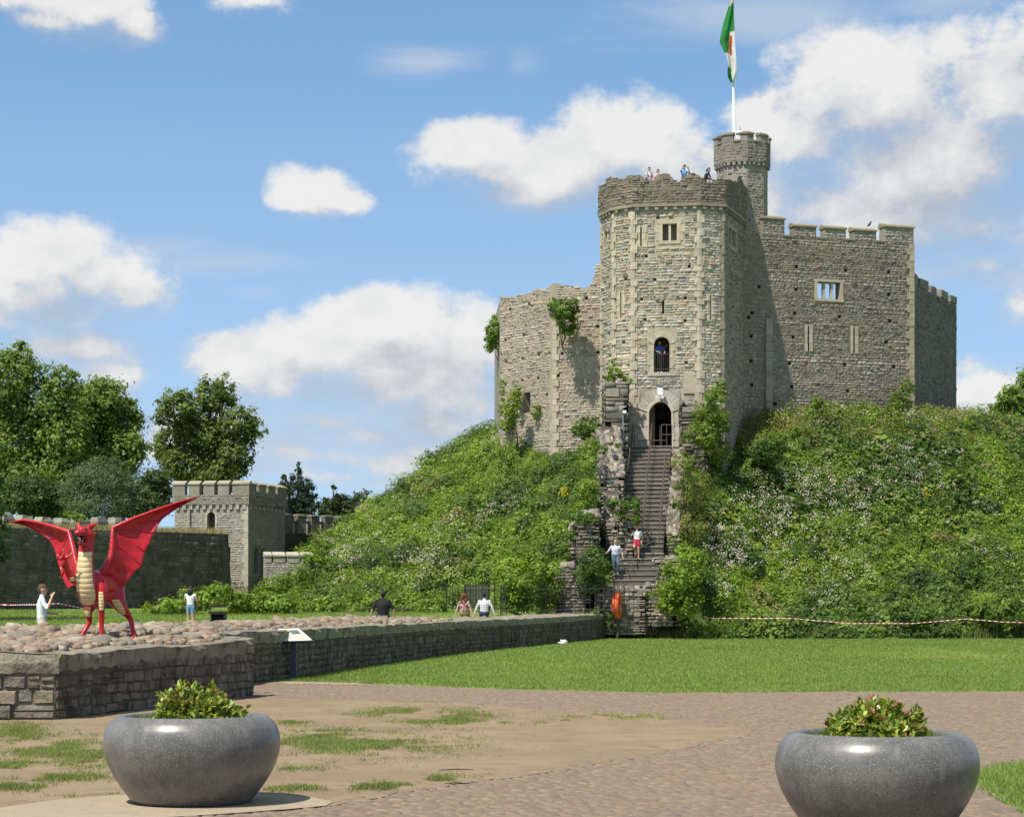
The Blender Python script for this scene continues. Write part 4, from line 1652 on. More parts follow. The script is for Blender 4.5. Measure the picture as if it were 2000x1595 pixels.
# ------------------------------------------------------------------ staircase up the mound
stair = empty('stone_staircase', (6.5, 102, 3), 'steep weathered stone staircase with iron rails climbing to the keep door', 'staircase')
stair['kind'] = 'thing'
with hang(stair):
    N = 24
    rise = (STAIR_TOP[2] - STAIR_BOT[2]) / N
    dvec = STAIR_TOP[:2] - STAIR_BOT[:2]
    run = np.linalg.norm(dvec) / N
    dd = dvec / np.linalg.norm(dvec)
    rr = np.array((dd[1], -dd[0]))
    HWL, HWR = 1.2, 1.05

    def sbox(name, c, w0, w1, f0, f1, z0, z1, col, mat=M_STONE, jit=.008):
        V = []
        for z in (z0, z1):
            for (w, f) in ((w0, f0), (w1, f0), (w1, f1), (w0, f1)):
                p = c + rr * w + dd * f
                V.append((p[0], p[1], z))
        V = np.array(V) + RNG.uniform(-jit, jit, (8, 3))
        return obj(name, mesh(name, V, BOXF, mat, np.array(col) * RNG.uniform(.8, 1.15)))
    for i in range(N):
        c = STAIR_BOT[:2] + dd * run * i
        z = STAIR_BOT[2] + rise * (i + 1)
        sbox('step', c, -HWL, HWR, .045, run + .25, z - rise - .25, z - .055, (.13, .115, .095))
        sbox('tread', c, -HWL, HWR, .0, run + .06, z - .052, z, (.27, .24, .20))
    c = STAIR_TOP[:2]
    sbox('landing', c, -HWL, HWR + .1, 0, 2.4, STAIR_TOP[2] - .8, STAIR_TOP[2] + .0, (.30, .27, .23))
    # lower steps, shifted to the left
    lc = np.array((6.55, 101.0))
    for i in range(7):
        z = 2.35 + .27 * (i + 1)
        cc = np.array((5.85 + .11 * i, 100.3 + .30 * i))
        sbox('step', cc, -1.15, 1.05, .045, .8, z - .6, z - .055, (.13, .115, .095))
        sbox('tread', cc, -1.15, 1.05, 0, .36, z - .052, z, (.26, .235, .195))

    # rubble side walls: blocks stacked course by course
    def ruin(x0, x1, y0, y1, zb, ztf, name, pal, ch=.2, ln=(.25, .55), n_single=30):
        """free-standing rubble mass, faces towards the front and both sides"""
        mb = MB()
        st = []
        for (a, b) in (((x0, y0), (x1, y0)), ((x1, y0), (x1, y1)), ((x1, y1), (x0, y1)), ((x0, y1), (x0, y0))):
            p = Plane(a, b)
            f = lambda u, p=p: ztf(*(p.a + p.u * u))
            wall_core(mb, p, zb, f, .3, (), (.14, .125, .10), step=.25)
            st += rubble(p, zb, f, (), (ch * .6, ch * 1.15), ln, (.0, .12), pal, inset=.025)
        nx, ny = 6, max(4, int((y1 - y0) / .3))
        V = [(x0 + (x1 - x0) * i / nx, y0 + (y1 - y0) * j / ny, ztf(x0 + (x1 - x0) * i / nx, y0 + (y1 - y0) * j / ny) - .06 + RNG.uniform(0, .08)) for j in range(ny + 1) for i in range(nx + 1)]
        Fc = [(j * (nx + 1) + i, j * (nx + 1) + i + 1, (j + 1) * (nx + 1) + i + 1, (j + 1) * (nx + 1) + i) for j in range(ny) for i in range(nx)]
        mb.add(V, Fc, (.12, .11, .08))
        o = mb.build(name, M_CORE)
        attach(o, stair)
        ts = []
        for _ in range(int(22 * (x1 - x0) * (y1 - y0))):
            x_, y_ = RNG.uniform(x0, x1), RNG.uniform(y0, y1)
            z_ = ztf(x_, y_) + .06
            w_, d_, h_ = RNG.uniform(.06, .18), RNG.uniform(.06, .15), RNG.uniform(.0, .12)
            ts.append(([(x_ - w_ * .8, y_ - d_ * .8, z_ + h_ + RNG.uniform(-.04, .04)), (x_ + w_ * .8, y_ - d_ * .8, z_ + h_), (x_ + w_ * .8, y_ + d_ * .8, z_ + h_ + .03), (x_ - w_ * .8, y_ + d_ * .8, z_ + h_), (x_ - w_, y_ - d_, z_ - .15), (x_ + w_, y_ - d_, z_ - .15), (x_ + w_, y_ + d_, z_ - .15), (x_ - w_, y_ + d_, z_ - .15)], np.array(pal[RNG.integers(len(pal))]) * RNG.uniform(.7, 1.15), w_ * d_))
        st += ts
        b = set(bpy.data.objects)
        lay(st, None, M_STONE, n_single, 'stone', 'rubble_facing')
        for q in list(bpy.data.objects):
            if q not in b:
                attach(q, o)
    PRUIN = [(.25, .225, .185), (.20, .18, .15), (.29, .26, .215), (.33, .29, .235), (.26, .21, .17), (.17, .155, .13)]
    # tall pier left of the door, stepping down to a sloping wall
    ruin(4.95, 6.18, 108.6, 112.2, 7.5, lambda x, y: 13.4 + .25 * (fbm(np.array(x * 3.), np.array(y * 3.)) - .5), 'pier', [(.17, .155, .13), (.13, .12, .10), (.22, .20, .165), (.25, .225, .185)], .34, (.5, 1.1))
    ruin(4.55, 5.75, 105.0, 108.59, 4.5, lambda x, y: 8.2 + (y - 105.0) * .80 + .3 * (fbm(np.array(x * 3.), np.array(y * 3.)) - .5), 'side_wall', PRUIN, .2)
    ruin(4.7, 5.45, 103.2, 104.95, 3.5, lambda x, y: 5.9 + (y - 103.2) * .9 + .3 * (fbm(np.array(x * 3.), np.array(y * 3.)) - .5), 'side_wall', PRUIN, .2)
    # lower left ruin with dark opening
    ruin(2.85, 4.3, 101.2, 103.6, 1.6, lambda x, y: 6.2 + .5 * (fbm(np.array(x * 1.5), np.array(y * 1.5)) - .5) - .9 * smooth01(4.3 - x, .9, 1.5), 'ruined_wall', PRUIN, .2)
    ruin(2.2, 3.9, 100.0, 101.1, .8, lambda x, y: 3.4 + .8 * (fbm(np.array(x * 1.5), np.array(y * 1.5)) - .5), 'ruined_wall', PRUIN, .2)
    ruin(5.3, 6.05, 102.0, 103.1, 3.0, lambda x, y: 5.6 + .2 * (fbm(np.array(x * 3.), np.array(y * 3.)) - .5), 'parapet', PRUIN, .2)
    # right hand side
    for (xa, xb, ya, yb) in ((7.8, 8.55, 103.4, 105.8), (8.1, 8.9, 105.82, 108.4), (8.5, 9.3, 108.42, 110.3)):
        ruin(xa, xb, ya, yb, 3.5, lambda x, y: 5.25 + (y - 103.4) * .69 + .3 * (fbm(np.array(x * 3.), np.array(y * 3.)) - .5), 'side_wall', PRUIN, .19, n_single=12)
    ruin(9.15, 10.6, 110.4, 112.1, 8.5, lambda x, y: 12.5 + .3 * (fbm(np.array(x * 3.), np.array(y * 3.)) - .5), 'pier', [(.17, .155, .13), (.13, .12, .10), (.22, .20, .165), (.25, .225, .185)], .34, (.5, 1.1))
    ruin(7.05, 8.2, 101.2, 102.5, 1.5, lambda x, y: 3.9 + .25 * (fbm(np.array(x * 3.), np.array(y * 3.)) - .5), 'side_wall', PRUIN, .2)
    ruin(6.5, 8.1, 99.6, 100.6, .6, lambda x, y: 2.6 + .5 * (fbm(np.array(x * 2.), np.array(y * 2.)) - .5), 'ruined_wall', PRUIN, .22)

    ruin(4.1, 6.5, 99.4, 100.2, .2, lambda x, y: 2.35 + .35 * (fbm(np.array(x * 2.), np.array(y * 2.)) - .5), 'ruined_wall', PRUIN, .2)
    ruin(5.0, 7.1, 100.25, 102.3, .2, lambda x, y: 2.3, 'step_base', PRUIN, .2, n_single=5)
    # iron rails
    def rail(w, i0, i1, hh=1.0, gap=4):
        pts = []
        for i in range(i0, i1 + 1):
            c = STAIR_BOT[:2] + dd * run * (i + .4) + rr * w
            pts.append((c[0], c[1], STAIR_BOT[2] + rise * (i + 1) + hh))
        m_ = MB()
        m_.tube([pts[0], pts[-1]], .024, 6)
        m_.tube([np.array(pts[0]) - (0, 0, .45), np.array(pts[-1]) - (0, 0, .45)], .016, 6)
        m_.build('handrail', M_RUST)
        for i in range(0, len(pts), gap):
            p = np.array(pts[i])
            MB().tube([p - (0, 0, hh + .02), p], .02, 6).build('rail_post', M_RUST)
    rail(-.02, 1, 24, 1.0)
    rail(.85, 1, 17, 1.0)
    rail(-1.05, 12, 24, 1.0)
    # barrier across the door and the gate at its right
    zt = STAIR_TOP[2]
    for (a, b, z) in [((6.95, 111.2), (8.35, 111.2), .38), ((8.05, 110.3), (8.6, 110.3), 1.15), ((8.05, 110.3), (8.05, 111.3), 1.15), ((8.05, 110.3), (8.6, 110.3), .62)]:
        MB().tube([(a[0], a[1], zt + z), (b[0], b[1], zt + z)], .025, 6).build('handrail', M_RUST)
    for (x, y, h) in [(8.05, 110.3, 1.15), (8.6, 110.3, 1.15), (8.33, 110.3, 1.15), (8.05, 111.3, 1.15), (6.6, 110.5, 1.2)]:
        MB().tube([(x, y, zt - .02), (x, y, zt + h)], .025, 6).build('rail_post', M_RUST)
    for (a, b, c) in [((7.35, 102.0, 4.3), (7.35, 102.0, 5.35), 1), ((6.2, 101.5, 3.2), (6.2, 101.5, 4.4), 1), ((6.2, 101.5, 4.4), (7.35, 102.0, 5.0), 0), ((5.55, 100.6, 2.6), (6.2, 101.5, 4.4), 0), ((7.75, 101.4, 3.6), (7.75, 101.4, 4.9), 1)]:
        MB().tube([a, b], .022, 6).build('rail_post' if c else 'handrail', M_RUST)
# ------------------------------------------------------------------ foliage helpers


def leaf_quads(c, nrm, size, elong=1.5, rng=RNG, droop=0.0):
    """diamond-shaped leaves: centres (n,3), facing nrm, length size"""
    n = len(c)
    nrm = nrm / (np.linalg.norm(nrm, axis=1, keepdims=True) + 1e-9)
    r = rng.normal(size=(n, 3))
    r[:, 2] -= droop
    t = r - nrm * np.sum(r * nrm, 1, keepdims=True)
    t /= (np.linalg.norm(t, axis=1, keepdims=True) + 1e-9)
    b = np.cross(nrm, t)
    s = np.asarray(size).reshape(-1, 1)
    l, w = s * .5, s * .5 / elong
    V = np.stack([c - t * l, c + b * w + t * l * .1, c + t * l, c - b * w + t * l * .1], 1)
    V[:, 1] += nrm * w * .25
    V[:, 3] += nrm * w * .25
    return V.reshape(-1, 3)


QF = lambda n: np.arange(n * 4).reshape(-1, 4)


def rand_dir(n, rng):
    d = rng.normal(size=(n, 3))
    return d / np.linalg.norm(d, axis=1, keepdims=True)


def crown_mesh(blobs, n, size, pal, rng, clump=28, spread=.32, shell=.55, up=.5, elong=1.4, name='foliage', mat=None, jit=.18):
    """leaf clumps spread through the blobs' volume, thicker towards the outside"""
    vol = np.array([max(b[1][0] * b[1][1] * b[1][2], 1e-6) ** .8 for b in blobs])
    vol /= vol.sum()
    nc = max(1, n // clump)
    which = rng.choice(len(blobs), nc, p=vol)
    bc = np.array([b[0] for b in blobs])[which]
    br = np.array([b[1] for b in blobs])[which]
    d = rand_dir(nc, rng)
    rad = (shell + (1 - shell) * rng.random((nc, 1))) * (1 + rng.normal(size=(nc, 1)) * .07)
    cc = bc + d * br * rad
    cr = spread * np.mean(br, 1, keepdims=True) * rng.uniform(.5, 1.25, (nc, 1))
    cr = np.minimum(cr, np.maximum(size * 5, .12))
    k = clump
    off = rng.normal(size=(nc, k, 3)) * .55
    P = (cc[:, None] + off * cr[:, None] * np.array((1, 1, .75))).reshape(-1, 3)
    nr = (np.repeat(d, k, 0) * .8 + off.reshape(-1, 3) * .5 + rng.normal(size=(nc * k, 3)) * .55 + np.array((0, 0, up)))
    col = pick(pal, nc, rng, jit)
    col = np.repeat(np.repeat(col, k, 0), 4, 0) * np.repeat(rng.uniform(.85, 1.15, (nc * k, 1)), 4, 0)
    V = leaf_quads(P, nr, size * rng.uniform(.6, 1.3, nc * k), elong, rng)
    return mesh(name, V, QF(nc * k), mat or M_LEAF, col)


LEAF_BRIGHT = [(.18, .28, .032), (.21, .32, .04), (.155, .25, .03), (.25, .33, .06)]
LEAF_MID = [(.145, .235, .038), (.165, .26, .042), (.125, .21, .035), (.195, .27, .055)]
LEAF_DARK = [(.075, .14, .03), (.09, .16, .034), (.065, .12, .028), (.11, .175, .04)]
LEAF_TREE = [(0.184, 0.27, 0.052), (0.155, 0.236, 0.046), (0.218, 0.299, 0.063), (0.127, 0.201, 0.04)]
LEAF_PINE = [(0.11, 0.171, 0.083), (0.132, 0.193, 0.094), (0.094, 0.149, 0.072), (0.143, 0.204, 0.099)]


def plant(name, label, cat, base, blobs, n, size, pal, stems=None, seed=1, group=None, mat=None, **kw):
    """a bush or climber: stem + foliage under one Empty; blobs in world coordinates"""
    rng = np.random.default_rng(seed)
    e = empty(name, base, label, cat, group)
    me = crown_mesh([(np.array(c, float), np.array(r, float)) for c, r in blobs], n, size, pal, rng, mat=mat, **kw)
    attach(obj('foliage', me), e)
    m = MB()
    for c, r in blobs:
        c = np.array(c, float)
        b = np.array(base, float)
        mid = (b + c) / 2 + rng.uniform(-.1, .1, 3)
        th = max(.015, .05 * float(np.mean(r)))
        m.tube([b, mid, c], [th, th * .7, th * .3], 5, (.12, .09, .06))
    attach(m.build('stem', M_BARK), e)
    return e


def tree(name, label, base, trunk_h, tr, blobs, n, size, pal, seed, mat=None, group=None, bark=(.10, .085, .065), **kw):
    rng = np.random.default_rng(seed)
    e = empty(name, base, label, 'tree', group)
    b = np.array(base, float)
    me = crown_mesh([(np.array(c, float), np.array(r, float)) for c, r in blobs], n, size, pal, rng, mat=mat, name='crown', **kw)
    attach(obj('crown', me), e)
    m = MB()
    top = b + np.array((rng.uniform(-.3, .3), 0, trunk_h))
    m.tube([b - (0, 0, .4), b + (0, 0, .6), b * .5 + top * .5 + (rng.uniform(-.2, .2), 0, 0), top], [tr * 1.4, tr, tr * .8, tr * .6], 9, bark)
    attach(m.build('trunk', M_BARK), e)
    for c, r in blobs:
        c = np.array(c, float)
        s = top - np.array((0, 0, rng.uniform(.0, .5) * trunk_h * .5))
        mid = s * .5 + c * .5 + np.array((rng.uniform(-.3, .3), rng.uniform(-.3, .3), -.08 * abs(c[2] - s[2])))
        q = MB().tube([s, mid, c + (0, 0, float(r[2]) * .4)], [tr * .45, tr * .28, tr * .08], 6, bark)
        for k in range(5):
            d = rand_dir(1, rng)[0]
            q.tube([mid * (1 - k / 6) + c * (k / 6), c + d * np.array(r) * .8], [tr * .14, tr * .03], 4, bark)
        attach(q.build('limb', M_BARK), e)
    return e


def blobpx(lst, Y, depth=None):
    """blobs from (px, py, rx, ry) at distance Y"""
    out = []
    for i, (x, y, rx, ry) in enumerate(lst):
        p = P3(x, y, Y + ((i * 37) % 11 - 5) * .28)
        k = Y / F
        out.append(((p.x, p.y, p.z), (rx * k, (depth or (rx + ry) / 2 * k), ry * k)))
    return out


# ------------------------------------------------------------------ mound vegetation (nobody could count it)
rv = np.random.default_rng(21)


def blocked(x, y):
    """keep, staircase and its walls stay clear"""
    k = inpoly(x, y, [KP[0], KP[1], KP[2], KP[3], TP[1], TP[2], TP[3], TP[4], TP[5], KP[4], KP[5], KP[6], (27.5, 139), (8, 148), (-1, 141)])
    t = np.clip((y - 100) / 12, 0, 1)
    cx = 6.0 + 1.6 * t
    return k | ((np.abs(x - cx) < 1.9) & (y > 99) & (y < 113)) | ((x > 2.4) & (x < 5) & (y > 99.8) & (y < 103.8)) | ((x > 2.6) & (x < 8) & (y < 100.6))


NP = 6600
px_ = rv.uniform(-26, 36, NP * 3)
py_ = rv.uniform(97.5, 131, NP * 3)
h_ = motte_h(px_, py_)
ok = (h_ > terrain(px_, py_) - .05) & ~blocked(px_, py_) & (py_ < 118 + np.maximum(0, 14 * smooth01(np.abs(px_ - 13), 6, 13))) & (np.abs(px_) < .265 * py_)
px_, py_, h_ = px_[ok][:NP], py_[ok][:NP], h_[ok][:NP]
n = len(px_)
gx = (motte_h(px_ + .3, py_) - motte_h(px_ - .3, py_)) / .6
gy = (motte_h(px_, py_ + .3) - motte_h(px_, py_ - .3)) / .6
gx, gy = np.clip(gx, -1.2, 1.2), np.clip(gy, -1.2, 1.2)
nrm = np.stack([-gx, -gy, np.ones(n)], 1)
nrm /= np.linalg.norm(nrm, axis=1, keepdims=True)
big = fbm(px_ * .55 + 2, h_ * .6 + py_ * .3, 3)
R = .28 + .75 * np.clip((big - .35) * 2.2, 0, 1) * rv.uniform(.4, 1.2, n)
R *= np.where(rv.random(n) < .10, 1.5, 1.0)
R = np.minimum(R, .95)
H = np.minimum(R * rv.uniform(.8, 1.5, n), 1.05)
kind = fbm(px_ * .33 + 11, h_ * .4 + py_ * .2 + 4, 3) + rv.uniform(-.09, .09, n)
left = px_ < 6
pal_b, pal_m, pal_d = map(np.array, (LEAF_BRIGHT, LEAF_MID, LEAF_DARK))
pc = np.where((kind > .53)[:, None], pal_b[rv.integers(0, 4, n)], np.where((kind > .41)[:, None], pal_m[rv.integers(0, 4, n)], pal_d[rv.integers(0, 4, n)]))
dry = (h_ > 10.6) & (rv.random(n) < .35) & (px_ > 12)
pc[dry] = np.array((.26, .22, .10))
pc *= rv.uniform(.82, 1.2, (n, 1))
K = 70
d = rand_dir(n * K, rv).reshape(n, K, 3)
s = np.sum(d * nrm[:, None], 2, keepdims=True)
d = np.where(s < -.15, d - 2 * s * nrm[:, None], d)
P = np.stack([px_, py_, h_ + H * .15], 1)[:, None] + d * np.stack([R, R, H], 1)[:, None] * rv.uniform(.55, 1.08, (n, K, 1))
nr = d * .7 + rv.normal(size=d.shape) * .5 + np.array((-.1, -.2, .55))
fern = (kind < .47) & (px_ > 11) & (rv.random(n) < .6)
sz = np.where(fern, .24, .135)[:, None] * rv.choice([.7, 1.0, 1.45], n)[:, None] * rv.uniform(.5, 1.35, (n, K)) * np.where(dry, .9, 1)[:, None]
col = np.repeat(pc, K, 0) * rv.uniform(.78, 1.22, (n * K, 1))
V = leaf_quads(P.reshape(-1, 3), nr.reshape(-1, 3), sz.ravel(), 1.7, rv)
obj('mound_vegetation', mesh('mound_vegetation', V, QF(n * K), M_LEAF, np.repeat(col, 4, 0)), label='dense green weeds, nettles and ferns covering the castle mound', cat='vegetation', kind='stuff')

# larger clumps: brambles, elder, bracken
nb = 420
j = rv.choice(n, nb, replace=False)
RB_ = rv.uniform(.55, 1.25, nb)
HB_ = RB_ * rv.uniform(.65, 1.05, nb)
KB = 230
d = rand_dir(nb * KB, rv).reshape(nb, KB, 3)
sN = np.sum(d * nrm[j][:, None], 2, keepdims=True)
d = np.where(sN < -.1, d - 2 * sN * nrm[j][:, None], d)
lob = 1 + .22 * np.sin(d[..., :1] * 6 + rv.uniform(0, 6, (nb, 1, 1))) * np.cos(d[..., 2:] * 5 + rv.uniform(0, 6, (nb, 1, 1)))
P = np.stack([px_[j], py_[j], h_[j] + .1], 1)[:, None] + d * np.stack([RB_, RB_, HB_], 1)[:, None] * lob * rv.uniform(.7, 1.06, (nb, KB, 1))
nr = d * 1.1 + rv.normal(size=d.shape) * .4 + np.array((0, -.1, .4))
palx = np.array(LEAF_DARK + [(.045, .09, .022), (.06, .105, .03), (.05, .095, .03)] + LEAF_MID + LEAF_BRIGHT + [(.23, .28, .06), (.06, .115, .03), (.05, .10, .025), (.27, .26, .09)])  # plant greens, plus extra darks that paint deeper shadow pockets on the mound
cb = palx[rv.integers(0, len(palx), nb)] * rv.uniform(.75, 1.2, (nb, 1))
szb = rv.choice([.12, .16, .24], nb)[:, None] * rv.uniform(.6, 1.3, (nb, KB))
V = leaf_quads(P.reshape(-1, 3), nr.reshape(-1, 3), szb.ravel(), 1.6, rv)
obj('mound_brambles', mesh('mound_brambles', V, QF(nb * KB), M_LEAF, np.repeat(np.repeat(cb, KB, 0) * rv.uniform(.8, 1.2, (nb * KB, 1)), 4, 0)), label='bushy bramble and bracken clumps dotted over the mound', cat='brambles', kind='stuff')

# upright stalks breaking the outline
ns = 3600
i = rv.integers(0, n, ns)
base = np.stack([px_[i] + rv.uniform(-.3, .3, ns), py_[i] + rv.uniform(-.3, .3, ns), h_[i]], 1)
hh = rv.uniform(.4, 1.1, ns)
V, C = [], []
for k in range(9):
    t = (k + 1) / 9
    pos = base + np.stack([rv.normal(size=ns) * .06, rv.normal(size=ns) * .06, hh * t], 1)
    nr = rv.normal(size=(ns, 3)) + np.array((0, -.3, .6))
    V.append(leaf_quads(pos, nr, .15 * (1.25 - t * .7) * np.ones(ns), 2.2, rv))
    C.append(np.repeat(pc[i] * rv.uniform(.85, 1.2, (ns, 1)), 4, 0))
V = np.concatenate(V)
obj('tall_weeds', mesh('tall_weeds', V, QF(len(V) // 4), M_LEAF, np.concatenate(C)), label='tall leafy weed stalks rising above the mound greenery', cat='weeds', kind='stuff')


# flower heads in drifts: pale pink-white, placed where the photo shows them
def flowers(name, label, patches, color, per, rad, size, lift, seed):
    rng = np.random.default_rng(seed)
    cs = []
    for (x, y, rx, ry, m) in patches:
        for _ in range(int(m * 1.35)):
            q = hit(x + rng.normal() * rx * .7, y + rng.normal() * ry * .8)
            if q is not None and not blocked(np.array([q.x]), np.array([q.y]))[0]:
                cs.append((q.x, q.y - .45, q.z + rng.uniform(*lift)))
    if not cs:
        return
    cs = np.array(cs)
    m = len(cs)
    off = rng.normal(size=(m, per, 3)) * np.array((rad, rad, rad * .55))
    P = (cs[:, None] + off).reshape(-1, 3)
    nr = rng.normal(size=P.shape) * .45 + np.array((-.1, -.55, .7))
    col = np.array(color)[rng.integers(0, len(color), m)]
    col = np.repeat(np.repeat(col, per, 0) * rng.uniform(.8, 1.15, (m * per, 1)), 4, 0)
    obj(name, mesh(name, leaf_quads(P, nr, size * rng.uniform(.6, 1.3, m * per), 1.2, rng), QF(m * per), M_PETAL, col), label=label, cat='flowers', kind='stuff')


flowers('pale_flowers', 'drifts of pale pinkish white flower heads over the mound', [
    (1590, 1010, 70, 40, 46), (1500, 1040, 60, 50, 40), (1640, 980, 60, 30, 26), (1760, 930, 40, 40, 30), (1790, 965, 50, 30, 22), (1570, 960, 50, 30, 16), (1480, 1000, 40, 30, 16),
    (1430, 1120, 40, 40, 30), (1640, 1120, 50, 40, 20), (1600, 1190, 40, 30, 14), (1410, 1080, 30, 60, 16), (1690, 1040, 60, 40, 12), (1520, 1130, 60, 60, 16), (1420, 1180, 30, 30, 8),
    (670, 1105, 40, 18, 26), (820, 1125, 40, 18, 26), (700, 1080, 60, 30, 14), (1000, 1015, 30, 12, 10), (940, 1050, 40, 20, 12), (640, 1160, 60, 30, 12), (960, 885, 20, 8, 10), (850, 1070, 60, 20, 10),
    (760, 1000, 60, 30, 10), (800, 1160, 60, 20, 10), (1600, 815, 60, 12, 12), (1700, 845, 90, 14, 12), (1900, 1100, 70, 50, 10), (1950, 960, 40, 60, 10), (1850, 880, 60, 20, 8)],
    [(.58, .50, .47), (.64, .57, .52), (.54, .42, .42)], 11, .15, .07, (.65, 1.3), 5)
flowers('yellow_flowers', 'small clumps of bright yellow ragwort on the mound and at its foot', [(1508, 1238, 16, 5, 8), (1475, 1243, 12, 3, 4), (1800, 990, 8, 6, 5), (1103, 983, 6, 6, 5)], [(.75, .55, .02), (.8, .6, .03)], 14, .1, .07, (.35, .7), 6)
flowers('pink_flowers', 'pink willowherb spikes below the square tower', [(500, 1118, 16, 12, 12), (540, 1100, 18, 10, 10), (560, 1090, 14, 8, 6)], [(.42, .16, .24), (.36, .15, .22), (.25, .14, .12)], 16, .16, .08, (.5, 1.1), 8)

# ------------------------------------------------------------------ single shrubs and climbers
YF = 99.5


def hz(x, y, add=0.0):
    p = hit(x, y)
    return (p.x, p.y, p.z + add) if p else None


plant('shrub', 'bright lime green shrub right of the staircase foot', 'shrub', hz(1325, 1190), blobpx([(1330, 1120, 38, 38), (1310, 1160, 32, 34), (1350, 1090, 26, 26), (1330, 1180, 40, 26)], 99.2, 1.0), 5200, .17, LEAF_BRIGHT, seed=31)
plant('weeds', 'leafy weeds crowding the outside of the left staircase wall', 'weeds', (4.0, 104.6, 4.5), blobpx([(1150, 955, 24, 28), (1138, 1000, 30, 24), (1160, 985, 22, 14), (1150, 905, 16, 26), (1160, 870, 14, 18)], 104.6, .8), 3600, .13, LEAF_MID + LEAF_BRIGHT, seed=52)
plant('ivy', 'ivy draped over the lower left ruined wall', 'ivy', (3.2, 101.0, 3.0), blobpx([(1130, 1008, 26, 14), (1105, 1075, 14, 26), (1100, 1125, 14, 24), (1118, 1040, 12, 16), (1150, 1012, 20, 10)], 100.9, .6), 2800, .12, LEAF_MID + LEAF_DARK, seed=53)
plant('shrub', 'leafy weeds in front of the low pale battlemented wall', 'shrub', hz(560, 1150), blobpx([(545, 1140, 30, 18), (585, 1120, 30, 20), (615, 1095, 26, 22), (520, 1152, 24, 12), (630, 1070, 18, 16)], 116.5, .9), 3800, .15, LEAF_MID + LEAF_BRIGHT, seed=54)
plant('weeds', 'weeds sprouting on the left staircase wall', 'weeds', (5.0, 106.5, 8.8), blobpx([(1175, 880, 14, 8), (1200, 868, 12, 8), (1170, 920, 10, 12), (1160, 960, 12, 16)], 106.0, .4), 1000, .1, LEAF_MID + [(.22, .22, .08)], seed=51)
plant('shrub', 'dark green bush in front of the staircase wall', 'shrub', hz(1155, 1185), blobpx([(1160, 1095, 28, 30), (1150, 1130, 34, 34), (1170, 1160, 26, 30)], 99.8, .8), 4200, .13, LEAF_DARK + LEAF_MID[:1], seed=32)
plant('shrub', 'bright leafy shrub behind the iron railings', 'shrub', hz(1030, 1190), blobpx([(1010, 1130, 36, 36), (1050, 1110, 36, 34), (1060, 1155, 34, 40), (1010, 1165, 34, 28), (1078, 1130, 20, 40)], 98.6, 1.0), 6500, .16, LEAF_BRIGHT + LEAF_MID[:1], seed=33)
plant('ivy', 'ivy climbing the tower corner right of the keep door', 'ivy', (9.6, 110.2, 8.6), blobpx([(1398, 775, 20, 26), (1385, 810, 34, 30), (1405, 830, 20, 30), (1370, 850, 36, 26), (1400, 880, 28, 28), (1380, 900, 40, 26), (1408, 755, 10, 18)], 110.0, .7), 7500, .14, LEAF_BRIGHT + LEAF_MID, seed=34)
plant('creeper', 'yellow green creeper tumbling over the right staircase wall', 'creeper', (8.6, 104.5, 5.0), blobpx([(1335, 905, 24, 20), (1345, 945, 28, 26), (1335, 990, 26, 26), (1350, 1030, 34, 26), (1330, 1055, 24, 18), (1370, 960, 24, 40)], 104.6, .8), 5600, .12, [(.20, .25, .06), (.24, .27, .075), (.17, .24, .045), (.26, .24, .10)], seed=50)
plant('ivy', 'ivy growing over the left pier and tower edge', 'ivy', (5.4, 110.9, 12.6), blobpx([(1200, 735, 20, 16), (1215, 745, 20, 10), (1185, 760, 8, 24), (1195, 715, 8, 12), (1182, 800, 6, 26)], 111.7, .35), 2200, .12, LEAF_BRIGHT, seed=35)
plant('wall_shrub', 'bush rooted high in the left keep wall', 'shrub', (2.9, 119.0, 16.6), blobpx([(1098, 605, 24, 20), (1108, 632, 22, 20), (1085, 595, 14, 12), (1118, 600, 14, 18)], 118.2, .75), 3600, .14, LEAF_MID + LEAF_DARK, seed=36)
plant('wall_shrub', 'bush sticking out of the keep wall\'s far left edge', 'shrub', (-.5, 126, 15.8), blobpx([(965, 650, 16, 24), (958, 672, 13, 16), (968, 630, 11, 14)], 126, .8), 2400, .15, LEAF_MID, seed=37)
plant('ivy', 'ivy at the right corner of the keep\'s sunlit wall', 'ivy', (22.8, 119.6, 11.2), blobpx([(1765, 775, 20, 32), (1750, 790, 20, 26), (1775, 760, 12, 22), (1750, 805, 26, 16)], 119.4, .3), 3000, .12, LEAF_MID, seed=38)
plant('ivy', 'small ivy clump at the foot of the sunlit keep wall', 'ivy', (17.6, 117.8, 11.8), blobpx([(1597, 788, 17, 13), (1610, 802, 16, 10)], 117.7, .35), 1100, .12, LEAF_BRIGHT, seed=39)
plant('ivy', 'ivy creeping up the left keep wall by the niche', 'ivy', (.4, 121.0, 10.6), blobpx([(1000, 800, 18, 40), (1010, 770, 8, 30), (990, 825, 14, 22), (1045, 800, 12, 18), (981, 780, 3, 60)], 121.2, .3), 3000, .13, LEAF_BRIGHT, seed=40)
plant('ivy', 'ivy spilling over the middle of the staircase wall', 'ivy', (5.4, 103.8, 6.0), blobpx([(1205, 990, 22, 18), (1235, 980, 16, 14), (1215, 1015, 16, 16), (1245, 1000, 8, 26)], 103.0, .45), 2600, .12, LEAF_DARK + LEAF_MID[:2], seed=41)
plant('shrub', 'dark shrub against the keep left of the door pier', 'shrub', hz(1150, 850), blobpx([(1150, 830, 26, 18), (1135, 842, 22, 14)], 116.0, .8), 1800, .14, LEAF_DARK + LEAF_MID, seed=42)
